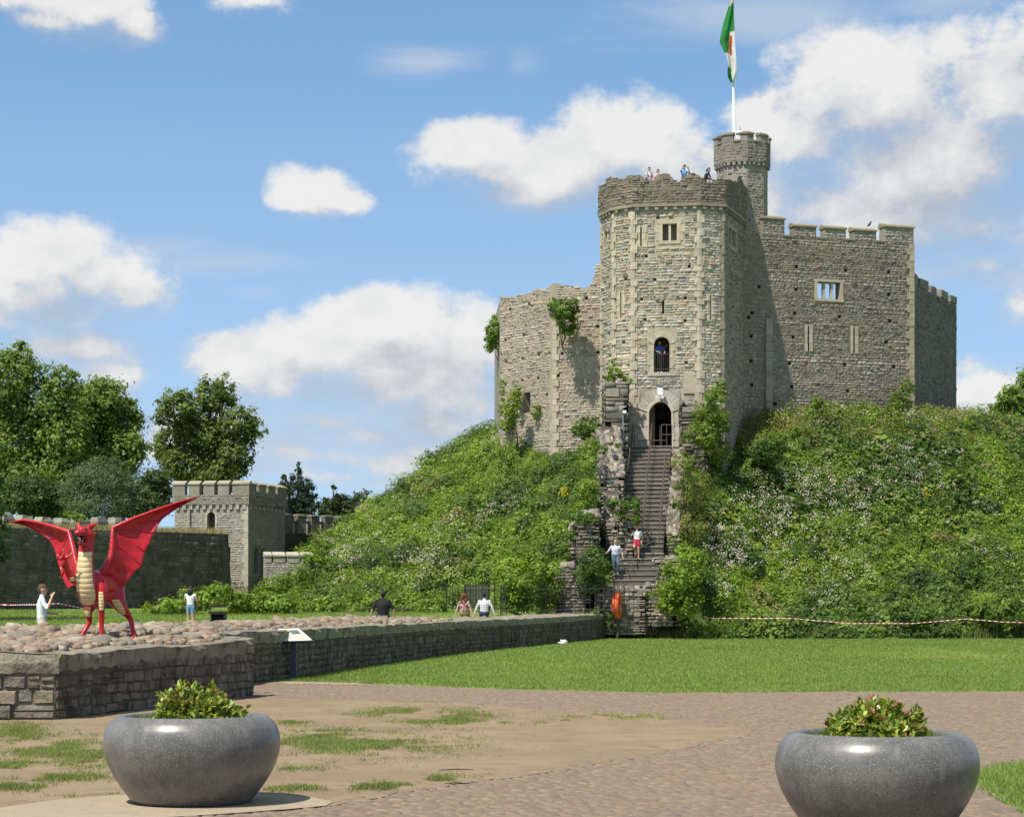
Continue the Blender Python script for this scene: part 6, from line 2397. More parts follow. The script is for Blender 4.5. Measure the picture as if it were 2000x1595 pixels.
# crow on a merlon
q = P3(1698, 442, 118.5)
cr = empty('crow', q, 'small dark crow perched on a merlon of the right wall', 'bird')
V, Fc = tube([(-.13, 0, -.01), (-.05, 0, .05), (.02, 0, .13), (.06, 0, .22), (.085, 0, .265), (.1, 0, .27)], [.015, .05, .07, .05, .04, .02], 8)
V2, F2 = tube([(.1, 0, .27), (.15, 0, .255)], [.015, .003], 5)
m_ = MB().add(V, Fc).add(V2, F2)
m_.tube([(.01, .02, .08), (.01, .02, -.03)], .008, 4).tube([(.01, -.02, .08), (.01, -.02, -.03)], .008, 4)
m_.build('body', M_IRON, cr, smooth=True)
# floodlights over the door
q = P3(1288, 772, 111.7)
fl2 = empty('floodlight', q, 'pale twin floodlight box above the keep door', 'lamp')
MB().box((-.1, .05, .05), (.18, .3, .42)).build('box', M_WHITE, fl2)
for s in (-1, 1):
    m_ = MB().tube([(s * .13, .1, -.06), (s * .15, -.12, -.1)], [.06, .1], 8)
    m_.build('lamp_head', M_WHITE, fl2)
# lamp post on the left pier
q = P3(1217, 868, 108.4)
lp = empty('lamp_post', (q.x, q.y, q.z - .2), 'thin grey lamp post on the staircase wall', 'lamp')
q2 = P3(1217, 806, 108.4)
attach(MB().tube([(q.x, q.y, q.z - .2), (q.x, q.y, q2.z)], .03, 6).build('post', mat_plain('post_grey', (.25, .28, .32), .5, .3)), lp)
attach(MB().box((q.x - .02, q.y - .15, q2.z - .02), (q.x + .16, q.y + .05, q2.z + .12)).build('lamp_head', M_WHITE), lp)

# twigs and leaf litter on the earth
rt = np.random.default_rng(4)
for (x, y, l, a) in [(891, 1506, .34, .1), (893, 1532, .22, 2.9), (1105, 1408, .15, .2)]:
    gx_, gy_ = G(x, y)
    m_ = MB().tube([(-l / 2, 0, .008), (0, .02, .014), (l / 2, .03, .008)], [.004, .006, .003], 5, (.05, .04, .03)).tube([(0, .02, .012), (l * .2, .08, .01)], [.004, .002], 4, (.05, .04, .03))
    o = m_.build('twig', M_BARK, None)
    tag(o, {891: 'longest dark twig on the bare earth', 893: 'short forked twig at the edge of the cobbled path', 1105: 'tiny twig on the earth near the far cobbles'}[x], 'twig', 'fallen twigs')
    o.location = (gx_, gy_, .008)
    o.rotation_euler = (0, 0, a)
# ------------------------------------------------------------------ people


def remeshed(V, Fc, voxel, smooth_it=4):
    me = bpy.data.meshes.new('tmp')
    me.from_pydata([tuple(v) for v in V], [], [list(map(int, f)) for f in Fc])
    o = bpy.data.objects.new('tmp', me)
    COL.objects.link(o)
    md = o.modifiers.new('r', 'REMESH')
    md.mode = 'VOXEL'
    md.voxel_size = voxel
    sm = o.modifiers.new('s', 'SMOOTH')
    sm.iterations = smooth_it
    sm.factor = .5
    dg = bpy.context.evaluated_depsgraph_get()
    out = bpy.data.meshes.new_from_object(o.evaluated_get(dg))
    bpy.data.objects.remove(o)
    bpy.data.meshes.remove(me)
    n = len(out.vertices)
    co = np.zeros(n * 3, np.float32)
    out.vertices.foreach_get('co', co)
    fc = [tuple(p.vertices) for p in out.polygons]
    bpy.data.meshes.remove(out)
    return co.reshape(-1, 3), fc


_cm = {}


def cloth(col, rough=.85):
    k = tuple(round(c, 3) for c in col)
    if k not in _cm:
        _cm[k] = mat_plain('cloth_%d' % len(_cm), col, rough, 0, .2, .12, 20.0, .3, 60.0)
    return _cm[k]


def mat_plaid():
    m, t, b = bsdf('plaid_cloth')
    tcn_ = t.node('ShaderNodeTexCoord')
    sp_ = t.node('ShaderNodeSeparateXYZ')
    t.l.new(tcn_.outputs['Object'], sp_.inputs[0])
    f = None
    for i in (0, 2):
        s_ = t.m('LESS_THAN', t.m('FRACT', t.m('MULTIPLY', sp_.outputs[i], 11.0)), .28)
        f = s_ if f is None else t.m('ADD', f, s_)
    c = t.mix(t.m('MULTIPLY', f, .5), (.68, .68, .68, 1), (.06, .065, .09, 1))
    t.put(b.inputs['Base Color'], c)
    b.inputs['Roughness'].default_value = .85
    return m


def mat_floral():
    m, t, b = bsdf('floral_cloth')
    tcn_ = t.node('ShaderNodeTexCoord')
    n = t.noise(tcn_.outputs['Object'], 22.0, 2, .5)
    c = t.mix(t.step(n, .5, .56), (.16, .03, .04, 1), (.62, .52, .48, 1))
    t.put(b.inputs['Base Color'], c)
    b.inputs['Roughness'].default_value = .85
    return m


M_PLAID, M_FLORAL = mat_plaid(), mat_floral()
M_SKIN = mat_plain('skin', (.46, .27, .19), .55, 0, .35, .06)
M_EYE = mat_plain('dark_feature', (.03, .025, .02), .4)
M_LIP = mat_plain('lip', (.32, .12, .10), .5)
J0 = dict(pelvis=(0, 0, .95), waist=(0, .005, 1.09), chest=(0, 0, 1.29), neck=(0, .01, 1.46), head=(0, -.015, 1.62),
          shL=(-.185, 0, 1.40), elL=(-.25, .03, 1.13), wrL=(-.26, -.05, .89), shR=(.185, 0, 1.40), elR=(.25, .03, 1.13), wrR=(.26, -.05, .89),
          hipL=(-.09, 0, .91), knL=(-.10, -.02, .50), anL=(-.10, .03, .09), hipR=(.09, 0, .91), knR=(.10, -.02, .50), anR=(.10, .03, .09))


def person(label, loc, yaw, height=1.75, pose=None, top=(.5, .5, .5), bottom=(.1, .1, .15), shoes=(.05, .05, .05), sleeve=.75, hem=1.0, hair='short', hairc=(.05, .035, .025), build=1.0, top_mat=None, extra=None, voxel=.02, toeL=None, toeR=None, skirt=None):
    J = {k: np.array(v, float) for k, v in J0.items()}
    if pose:
        for k, v in pose.items():
            J[k] = np.array(v, float)
    s = height / 1.75
    e = empty('person', loc, label, 'person')
    e.rotation_euler = (0, 0, yaw)
    VV, FF, n = [], [], 0

    def add(V, Fc):
        nonlocal n
        VV.append(np.asarray(V))
        FF.extend([[i + n for i in f] for f in Fc])
        n += len(V)
    segs = []           # (a, b, r, region)
    b = build
    sw = J['shR'] - J['shL']
    sw = sw / np.linalg.norm(sw)
    add(*tube([J['pelvis'] - (0, 0, .09), J['pelvis'], J['waist'], J['chest'], J['chest'] * .4 + J['neck'] * .6, J['neck']], [.13 * b, .165 * b, .15 * b, .175 * b, .165 * b, .07], 14, True, [.09 * b, .115 * b, .105 * b, .12 * b, .09 * b, .06], ref=sw))
    segs += [(J['pelvis'] - (0, 0, .1), J['pelvis'] + (0, 0, .04), .16, 'bottom'), (J['waist'] - (0, 0, .05), J['chest'], .15, 'top'), (J['chest'], J['neck'] - (0, 0, .03), .15, 'top')]
    add(*tube([J['neck'] - (0, 0, .05), J['head']], [.058, .052], 10))
    segs += [(J['neck'] + (0, 0, .01), J['head'], .055, 'skin'), (J['head'] - (0, 0, .03), J['head'] + (0, 0, .05), .1, 'skin')]
    hd = J['head']
    add(*ball(hd + (0, 0, .02), (.076, .095, .112), 14, 10))
    add(*ball(hd + (0, -.045, -.05), (.05, .045, .05), 10, 7))
    add(*tube([hd + (0, -.085, .03), hd + (0, -.108, -.005)], [.012, .017], 6))
    for sd in (-1, 1):
        add(*ball(hd + (sd * .078, .005, .005), (.012, .022, .032), 6, 5))
    for k in 'LR':
        S_, E_, W_ = J['sh' + k], J['el' + k], J['wr' + k]
        add(*tube([J['chest'] * .3 + S_ * .7 + (0, 0, .01), S_, S_ * .5 + E_ * .5, E_, E_ * .6 + W_ * .4, W_], [.06, .058 * b, .05 * b, .042, .04, .028], 10))
        add(*ball(S_, .062 * b, 10, 7))
        if sleeve <= 1:
            c = S_ + (E_ - S_) * sleeve
            segs += [(S_, c, .055, 'top'), (c, E_, .045, 'skin'), (E_, W_, .04, 'skin')]
        else:
            c = E_ + (W_ - E_) * (sleeve - 1)
            segs += [(S_, E_, .05, 'top'), (E_, c, .04, 'top'), (c, W_, .035, 'skin')]
        hdv = W_ - E_
        hdv = hdv / np.linalg.norm(hdv)
        pc_ = W_ + hdv * .05
        add(*tube([W_ - hdv * .02, W_ + hdv * .03, W_ + hdv * .085], [.027, .04, .035], 8, True, [.022, .022, .018]))
        segs.append((W_, W_ + hdv * .09, .035, 'skin'))
        H_, K_, A_ = J['hip' + k], J['kn' + k], J['an' + k]
        add(*tube([H_ + (0, 0, .03), H_ * .6 + K_ * .4, K_, K_ * .65 + A_ * .35, A_], [.098 * b, .085 * b, .058 * b, .056 * b, .04], 12))
        add(*ball(H_, .1 * b, 10, 7))
        if hem <= 1:
            c = H_ + (K_ - H_) * (hem if hem < 1 else 1)
            segs += [(H_, c, .09, 'bottom'), (c, K_, .06, 'skin' if hem < 1 else 'bottom'), (K_, A_, .05, 'skin' if hem < 1 else 'bottom')]
        tdir = np.array((0, -.2, -.03))
        if k == 'L' and toeL is not None:
            tdir = np.array(toeL)
        if k == 'R' and toeR is not None:
            tdir = np.array(toeR)
        add(*tube([A_ + (0, .04, -.05), A_ + (0, .0, -.045), A_ + tdir * .6 + (0, 0, -.035), A_ + tdir + (0, 0, -.03)], [.035, .042, .045, .028], 8, True, [.03, .04, .032, .02]))
        segs.append((A_ + (0, .03, -.05), A_ + tdir + (0, 0, -.03), .04, 'shoes'))
    V, Fc = remeshed(np.concatenate(VV), FF, voxel)
    cen = np.array([V[list(f)].mean(0) for f in Fc])
    best = np.full(len(cen), 9e9)
    reg = np.zeros(len(cen), int)
    names = ['skin', 'top', 'bottom', 'shoes', 'eye', 'lip']
    for (a, c, r, nm) in segs:
        a, c = np.array(a), np.array(c)
        d = c - a
        t = np.clip(((cen - a) @ d) / (d @ d + 1e-9), 0, 1)
        dist = np.linalg.norm(cen - (a + t[:, None] * d), axis=1) - r
        w = dist < best
        best[w] = dist[w]
        reg[w] = names.index(nm)
    # fingers, eyes, mouth appended to the same mesh
    AV, AF, AM, m0 = [V], list(Fc), list(reg), len(V)

    def more(vf, mi):
        nonlocal m0
        v, f = vf
        AV.append(np.asarray(v))
        AF.extend([tuple(i + m0 for i in q) for q in f])
        AM.extend([mi] * len(f))
        m0 += len(v)
    for k in 'LR':
        E_, W_ = J['el' + k], J['wr' + k]
        d = (W_ - E_) / np.linalg.norm(W_ - E_)
        a1, a2 = frame_of(d)
        kn = W_ + d * .075
        for q, ln in zip((-.026, -.009, .009, .025), (.06, .075, .07, .055)):
            p = kn + a1 * q
            more(tube([p - d * .02, p + d * ln * .5 - a2 * .004, p + d * ln - a2 * .02], [.009, .0085, .006], 6), 0)
        p = W_ + d * .03 + a1 * .03
        more(tube([p - a1 * .02, p + a1 * .025 + d * .02, p + a1 * .03 + d * .055], [.012, .010, .007], 6), 0)
    for sd in (-1, 1):
        more(ball(hd + (sd * .03, -.083, .028), (.013, .012, .009), 6, 5), 4)
    more(ball(hd + (0, -.088, -.045), (.024, .010, .008), 6, 5), 5)
    mats = [M_SKIN, top_mat or cloth(top), cloth(bottom), cloth(shoes, .6), M_EYE, M_LIP]
    me = mesh('body', np.concatenate(AV) * s, AF, mats=mats, midx=AM, smooth=True)
    obj('body', me, e)
    # hair
    mh = cloth(hairc, .6)
    h = MB()
    rng = np.random.default_rng(abs(hash(label)) % 1000 if False else len(label))

    def shell(top_, drop, back, puff=1.0):
        V_, F_ = ball((0, 0, 0), 1, 14, 10)
        keep_ = [f for f in F_ if np.mean([V_[i][2] for i in f]) > drop or np.mean([V_[i][1] for i in f]) > back]
        W_ = V_ * np.array((.086, .104, .12)) * puff * (1 + rng.uniform(-.04, .04, (len(V_), 1))) + hd + np.array((0, .008, .026))
        h.add(W_, keep_)
    if hair == 'short':
        shell(0, .42, .35)
    elif hair == 'bald':
        shell(0, 2, .75, .97)
    elif hair == 'long':
        shell(0, .35, .15, 1.04)
        for k in range(12):
            a = math.pi * (k / 11)
            p = hd + np.array((-.085 * math.cos(a), .02 + .08 * math.sin(a), .05))
            h.tube([p, p + np.array((0, .012, -.12)), p + np.array((rng.uniform(-.02, .02), .02, -.30 + rng.uniform(-.03, .03)))], [.03, .034, .012], 6)
    elif hair == 'curly':
        shell(0, .3, .1, 1.1)
        for k in range(60):
            a = rng.uniform(.0, math.pi)
            z = rng.uniform(-.32, .1)
            rr2 = .10 + .05 * (-z)
            p = hd + np.array((-rr2 * 1.15 * math.cos(a), .01 + rr2 * math.sin(a) * 1.1, z))
            v, f = ball(p, rng.uniform(.03, .05), 7, 5)
            h.add(v * (1 + rng.uniform(-.01, .01, v.shape)), f)
    elif hair == 'pony':
        shell(0, .4, .3, 1.02)
        h.tube([hd + (0, .1, .05), hd + (0, .15, -.03), hd + (0, .13, -.18)], [.03, .035, .012], 7)
    elif hair == 'cap':
        shell(0, .4, .5, 1.03)
        h.tube([hd + (0, -.06, .09), hd + (0, -.15, .075)], [.06, .04], 8)
    h.v = [v * s for v in h.v]
    h.build('hair', mh, e, smooth=True)
    if extra:
        extra(e, J, s)
    return e


def bag(col=(.03, .03, .035)):
    def f(e, J, s):
        c = J['chest'] * .6 + J['waist'] * .4
        V, Fc = ball(c + (0, .17, .02), (.14, .09, .21), 12, 8)
        obj('backpack', mesh('backpack', V * s, Fc, cloth(col), smooth=True), e)
        m = MB()
        for sd in (-1, 1):
            m.tube([(c + (sd * .11, .12, .15)) * s, (J['sh' + 'RL'[sd < 0]] * .75 + J['neck'] * .25 + (0, -.02, .06)) * s, (c + (sd * .12, -.12, .02)) * s, (c + (sd * .13, .05, -.14)) * s], .022, 6)
        m.build('strap', cloth(col), e)
    return f


def gadget(hand, size=(.04, .012, .075), col=(.02, .02, .02), off=(0, -.03, .05), name='phone'):
    def f(e, J, s):
        c = J['wr' + hand] + np.array(off)
        MB().add(boxv((c - np.array(size)) * s, (c + np.array(size)) * s), BOXF).build(name, cloth(col, .4), e)
    return f


def glasses(e, J, s):
    h = J['head']
    m = MB()
    for sd in (-1, 1):
        v, f = ball((h + (sd * .033, -.092, .028)) * s, (.024, .01, .017), 8, 6)
        m.add(v, f)
    m.tube([(h + (-.075, .0, .03)) * s, (h + (-.05, -.09, .03)) * s, (h + (.05, -.09, .03)) * s, (h + (.075, 0, .03)) * s], .004, 4)
    m.build('sunglasses', M_EYE, e)


PI = math.pi
# man with the phone behind the dragon, facing right
q = XY(82, 45)
person('man in pale shirt holding the tape, hand raised to his face', (q[0], 45, float(terrain(q[0], 45))), PI / 2 + .25, 1.78, dict(elL=(-.26, -.10, 1.20), wrL=(-.14, -.20, 1.47), elR=(.25, -.03, 1.15), wrR=(.2, -.30, 1.12)), top=(.62, .66, .70), bottom=(.44, .40, .32), shoes=(.1, .08, .06), sleeve=.8, hairc=(.09, .05, .03))
# girl in white top and denim shorts, seen from behind
q = XY(372, 62)
person('girl in white vest and blue denim shorts behind the rubble', (q[0], 62, float(terrain(q[0], 62)) - .05), PI - .2, 1.32, dict(elL=(-.27, -.05, 1.16), wrL=(-.22, -.2, 1.0), elR=(.27, -.05, 1.16), wrR=(.22, -.2, 1.0)), top=(.68, .67, .64), bottom=(.16, .27, .42), sleeve=.12, hem=.42, hair='long', hairc=(.035, .025, .02))
SEAT = dict(pelvis=(0, 0, .13), waist=(0, .02, .27), chest=(0, .01, .48), neck=(0, -.01, .65), head=(0, -.04, .81), shL=(-.185, 0, .59), shR=(.185, 0, .59), elL=(-.27, -.03, .32), wrL=(-.22, -.22, .22), elR=(.27, -.03, .32), wrR=(.22, -.22, .22),
            hipL=(-.1, -.02, .12), hipR=(.1, -.02, .12), knL=(-.14, -.44, .2), knR=(.14, -.44, .2), anL=(-.13, -.55, -.15), anR=(.13, -.55, -.15))
zs = lambda x, y, Y: (P3(x, y, Y).x, Y, P3(x, y, Y).z)
person('man in black t-shirt seated with his back turned', zs(748, 1211, 68), PI + .1, 1.85, dict(SEAT, elL=(-.34, .02, .33), wrL=(-.36, -.05, .08), elR=(.34, .02, .33), wrR=(.36, -.05, .08)), top=(.018, .018, .02), bottom=(.08, .08, .1), sleeve=.85, hairc=(.025, .02, .018), build=1.25)
person('woman with long curly auburn hair seated beside the plaid shirt', zs(906, 1203, 84), PI - .1, 1.7, dict(SEAT, elL=(-.28, .0, .33), wrL=(-.36, .05, .05), elR=(.28, .0, .33), wrR=(.36, .03, .05)), top_mat=M_FLORAL, bottom=(.3, .2, .1), sleeve=.3, hair='curly', hairc=(.16, .06, .03), build=1.05)
person('man in white plaid shirt seated by the curly haired woman', zs(946, 1203, 84), PI + .05, 1.82, dict(SEAT, elL=(-.31, .05, .33), wrL=(-.42, .08, .05), elR=(.31, .05, .33), wrR=(.42, .08, .05)), top_mat=M_PLAID, bottom=(.05, .06, .1), sleeve=1.7, hair='cap', hairc=(.015, .015, .018), build=1.12)
# visitors on the stairs
q = P3(1202, 1124, 100.9)
person('man in white t-shirt and jeans walking down the lower steps', (q.x, q.y, q.z), .12, 1.78, dict(elL=(-.34, .04, 1.19), wrL=(-.44, -.05, 1.10), elR=(.32, .05, 1.14), wrR=(.36, -.06, .90), knL=(-.08, -.06, .52), anL=(-.04, .05, .14), knR=(.12, -.16, .55), anR=(.11, -.02, .14)), top=(.52, .55, .60), bottom=(.09, .13, .18), shoes=(.3, .25, .2), sleeve=.9, hair='bald', hairc=(.12, .08, .06), build=1.18, extra=glasses)
q = P3(1244, 1092, 101.9)
person('woman in white top and red shorts descending the stairs', (q.x, q.y, q.z), -.25, 1.68, dict(elL=(-.30, -.08, 1.22), wrL=(-.40, -.2, 1.30), elR=(.28, .06, 1.14), wrR=(.24, .03, .90), knL=(-.10, -.22, .62), anL=(-.10, .06, .34), knR=(.09, -.04, .50), anR=(.08, .02, .09)), top=(.70, .68, .66), bottom=(.40, .04, .07), shoes=(.5, .4, .32), sleeve=.5, hem=.45, hair='short', hairc=(.22, .13, .07), build=1.12)
# in the arched window
q = P3(1288, 727, 112.7)
person('man in blue shirt standing at the arched window railing', (q.x, q.y, ARCHW[2] + .01), .25, 1.78, dict(elL=(-.26, -.06, 1.18), wrL=(-.14, -.26, 1.10), elR=(.3, -.05, 1.16), wrR=(.2, -.25, 1.08)), top=(.06, .10, .34), bottom=(.03, .03, .035), shoes=(.6, .6, .6), sleeve=.6, hairc=(.06, .04, .03))
q = P3(1302, 727, 113.1)
person('person in dark clothes behind the man at the window', (q.x, q.y, ARCHW[2] + .01), -.3, 1.68, dict(elL=(-.24, -.12, 1.22), wrL=(-.12, -.2, 1.42), elR=(.26, -.06, 1.16), wrR=(.16, -.25, 1.12)), top=(.05, .045, .05), bottom=(.03, .03, .03), sleeve=.5, hair='long', hairc=(.04, .03, .02))
wr = empty('window_railing', (P3(1292, 727, 111.8).x, 111.8, ARCHW[2]), 'thin iron railing across the arched window', 'railing')
for z in (.12, .95):
    MB().tube([(-.5, 0, z), (.5, 0, z)], .016, 5).build('rail', M_RUST, wr)
for k in range(9):
    MB().tube([(-.42 + k * .105, 0, .0), (-.42 + k * .105, 0, .95)], .008, 4).build('bar', M_RUST, wr)
# on the tower roof
ZF = 24.25
dk = MB()
V = [(p_[0], p_[1], ZF - .02) for p_ in TP]
top_deck = obj('roof_deck', mesh('roof_deck', V, [list(range(len(V)))], M_CORE, np.array((.25, .24, .22))))
attach(top_deck, tower)


def roof(x, Y, yhead, h, **kw):
    z = EYE + (HZ - yhead) * Y / F - h
    return ((x - 1000) * Y / F, Y, z)


person('visitor in pale vest with backpack on the tower roof', roof(1268, 114.6, 327, 1.76), .5, 1.76, dict(elL=(-.25, -.08, 1.15), wrL=(-.12, -.25, 1.08), elR=(.25, -.08, 1.15), wrR=(.12, -.25, 1.08)), top=(.55, .53, .50), bottom=(.2, .2, .22), sleeve=.2, hairc=(.02, .018, .015), extra=bag())
person('shorter visitor in pink top on the tower roof', roof(1285, 114.8, 331, 1.62), .3, 1.62, dict(elL=(-.25, -.1, 1.18), wrL=(-.2, -.26, 1.28)), top=(.62, .44, .42), bottom=(.2, .15, .15), sleeve=.4, hair='pony', hairc=(.03, .022, .018))
person('man in blue top photographing from the tower roof', roof(1336, 114.6, 323, 1.78), .55, 1.78, dict(elL=(-.33, -.12, 1.38), wrL=(-.22, -.22, 1.60), elR=(.30, -.12, 1.32), wrR=(.10, -.24, 1.55)), top=(.13, .30, .55), bottom=(.05, .05, .08), sleeve=1.2, hairc=(.25, .14, .08), extra=gadget('L', (.06, .03, .04), (.02, .02, .02), (.06, -.05, .07), 'camera'))
person('dark haired visitor with backpack at the right of the tower roof', roof(1384, 114.6, 328, 1.70), 1.35, 1.70, dict(elL=(-.24, -.05, 1.14), wrL=(-.15, -.28, 1.05), elR=(.24, -.05, 1.14), wrR=(.15, -.28, 1.05)), top=(.03, .025, .025), bottom=(.40, .34, .26), sleeve=.5, hair='pony', hairc=(.02, .015, .012), extra=bag())
# ------------------------------------------------------------------ red dragon statue
from mathutils.bvhtree import BVHTree
M_RED = mat_plain('red_gloss_paint', (.40, .006, .013), .38, 0, .4, .22, 7.0, .25, 30.0, coat=.12)
_t = NT(M_RED.node_tree)
_b = M_RED.node_tree.nodes['Principled BSDF']
_v = _t.node('ShaderNodeTexVoronoi')
_v.inputs['Scale'].default_value = 38.0
_t.l.new(geo_pos(_t), _v.inputs['Vector'])
bump(_t, _b, _v.outputs['Distance'], .35, .012)
M_CREAM = mat_plain('cream_paint', (.66, .52, .28), .4, 0, .5, .10, 9.0)
M_BROWN = mat_plain('brown_line_paint', (.30, .13, .04), .5)
M_GOLD = mat_plain('gold_claw', (.55, .40, .20), .35, 0, .5, .1)
M_MOUTH = mat_plain('dark_mouth', (.04, .008, .01), .5)
YD = 35.3
DX, DZ = XY(178.5, YD)[0], EYE + (HZ - 1249) * YD / F
SC = 535.0 * 35.3 / YD
drg = empty('dragon_statue', (DX, YD, DZ), 'glossy red dragon statue with spread wings and cream belly on the wall', 'statue')


def q_(zx, zy, d):
    """traced point (4.762 x the photo's pixels) at its own depth, relative to the statue's foot"""
    p = P3(zx / 4.762, 960 + zy / 4.762, YD + d)
    return np.array((p.x - DX, d, p.z - DZ))


VV, FF, nD = [], [], 0


def dadd(vf):
    global nD
    V, Fc = vf
    VV.append(np.asarray(V))
    FF.extend([[i + nD for i in f] for f in Fc])
    nD += len(V)


def limb(pts, r, k=12, rb=None):
    P_ = [q_(*p) for p in pts]
    # resample for a rounder run
    n = len(P_)
    t0 = np.arange(n)
    t1 = np.linspace(0, n - 1, (n - 1) * 4 + 1)

    def cr(vals):
        vals = np.array(vals, float)
        out = []
        for t in t1:
            i = min(int(t), n - 2)
            f = t - i
            p0, p1, p2, p3 = vals[max(i - 1, 0)], vals[i], vals[i + 1], vals[min(i + 2, n - 1)]
            out.append(.5 * ((2 * p1) + (-p0 + p2) * f + (2 * p0 - 5 * p1 + 4 * p2 - p3) * f * f + (-p0 + 3 * p1 - 3 * p2 + p3) * f ** 3))
        return np.array(out)
    PP_ = cr(P_)
    RR = cr(r)
    dadd(tube(list(PP_), list(RR), k))
    dadd(ball(PP_[0], RR[0] * .98, 12, 8))
    dadd(ball(PP_[-1], RR[-1] * .98, 10, 7))


# neck, chest and belly
limb([(808, 440, -.26), (798, 560, -.30), (792, 680, -.32), (795, 780, -.31), (808, 880, -.27), (822, 970, -.20), (832, 1040, -.08)], [.125, .130, .145, .165, .185, .175, .12])
# trunk back to the hips
limb([(830, 860, -.15), (910, 850, .05), (990, 860, .30), (1060, 900, .52)], [.22, .225, .205, .19])
limb([(860, 960, -.05), (960, 960, .2), (1050, 950, .45)], [.16, .15, .15])
# tail, curling up behind the right wing
limb([(1070, 880, .62), (1100, 840, .85), (1120, 760, 1.05), (1110, 660, 1.15), (1080, 600, 1.1)], [.13, .09, .065, .045, .02])
# standing foreleg
limb([(920, 830, -.10), (945, 930, -.20), (944, 1050, -.24), (945, 1180, -.22), (944, 1280, -.22), (942, 1345, -.24)], [.15, .105, .065, .047, .043, .046])
# hind leg under the belly
limb([(900, 980, .25), (840, 1060, .18), (822, 1130, .16), (834, 1200, .22), (800, 1270, .17), (765, 1335, .10)], [.14, .105, .068, .046, .040, .045])
# far hind leg
limb([(1060, 900, .50), (1085, 1000, .40), (1140, 1085, .42), (1205, 1165, .52), (1228, 1250, .48), (1242, 1330, .42)], [.19, .165, .10, .055, .043, .046])
# raised foreleg
limb([(750, 820, -.28), (690, 815, -.42), (640, 760, -.50), (610, 690, -.55), (596, 635, -.57)], [.13, .085, .062, .062, .066])
# paws and toes
CLAWS = []


def paw(cx, cy, d, toes, fwd=-.10):
    c = q_(cx, cy, d)
    dadd(ball(c + (0, -.03, .0), (.06, .085, .035), 10, 7))
    for (ox, oy) in toes:
        a = c + np.array((ox * .5, fwd * .6, .0))
        b_ = c + np.array((ox, fwd + oy, -.012))
        dadd(tube([c, a + (0, 0, .02), b_], [.03, .028, .022], 8))
        dadd(ball(b_, .023, 8, 6))
        CLAWS.append((b_, b_ + np.array((ox * .35, fwd * .55, -.012))))


paw(938, 1362, -.26, [(-.085, .02), (-.03, -.02), (.03, -.02)])
paw(755, 1352, .06, [(-.07, .02), (-.02, -.02), (.035, -.01)])
paw(1236, 1350, .38, [(-.10, .02), (-.05, -.03), (.01, -.04), (.06, -.02)])
hnd = q_(596, 635, -.57)
for (zx, zy, d) in [(590, 560, -.64), (545, 605, -.64), (655, 590, -.62), (573, 705, -.66)]:
    t_ = q_(zx, zy, d)
    mid = (hnd + t_) / 2 + np.array((0, -.04, 0))
    dadd(tube([hnd, mid, t_], [.036, .03, .022], 8))
    dadd(ball(t_, .024, 8, 6))
    CLAWS.append((t_, t_ + (t_ - hnd) * .32 + np.array((0, -.02, .01))))
# head
dadd(ball(q_(808, 400, -.27), (.135, .17, .14), 14, 10))
dadd(ball(q_(800, 475, -.25), (.125, .14, .11), 12, 8))
dadd(ball(q_(765, 350, -.40), (.095, .085, .055), 12, 8))
dadd(tube([q_(790, 385, -.34), q_(742, 382, -.50), q_(722, 388, -.60)], [.10, .075, .05], 12, True, [.085, .065, .05]))
dadd(ball(q_(720, 385, -.61), (.052, .05, .05), 10, 8))
dadd(ball(q_(704, 368, -.62), (.022, .022, .02), 8, 6))
dadd(ball(q_(735, 366, -.63), (.022, .022, .02), 8, 6))
dadd(tube([q_(820, 480, -.28), q_(770, 490, -.44), q_(738, 478, -.54)], [.085, .055, .035], 10))
dadd(tube([q_(722, 468, -.55), q_(705, 462, -.59)], [.018, .008], 6))
# brow ridges, ears, frill
for (a, b, c, r) in [((740, 335, -.40), (728, 305, -.38), (738, 275, -.32), (.04, .035, .008)), ((815, 335, -.34), (860, 318, -.28), (912, 285, -.24), (.045, .042, .008)), ((700, 345, -.46), (690, 350, -.48), (684, 340, -.46), (.03, .02, .008)),
                     ((850, 400, -.2), (880, 395, -.12), (905, 375, -.06), (.05, .03, .008))]:
    dadd(tube([q_(*a), q_(*b), q_(*c)], list(r), 8))
V, Fc = remeshed(np.concatenate(VV), FF, .0125, 3)
obj('body', mesh('body', V, Fc, M_RED, smooth=True), drg)
bvh = BVHTree.FromPolygons([tuple(v) for v in V], [list(f) for f in Fc])


def front(zx, zy, lift):
    p = q_(zx, zy, 0)
    o_ = Vector((-DX, -YD, EYE - DZ))
    dr = (Vector(p) - o_).normalized()
    h = bvh.ray_cast(o_, dr)
    d = h[0].y if h[0] is not None else None
    if d is not None:
        p = np.array(h[0])
    return d, p, lift


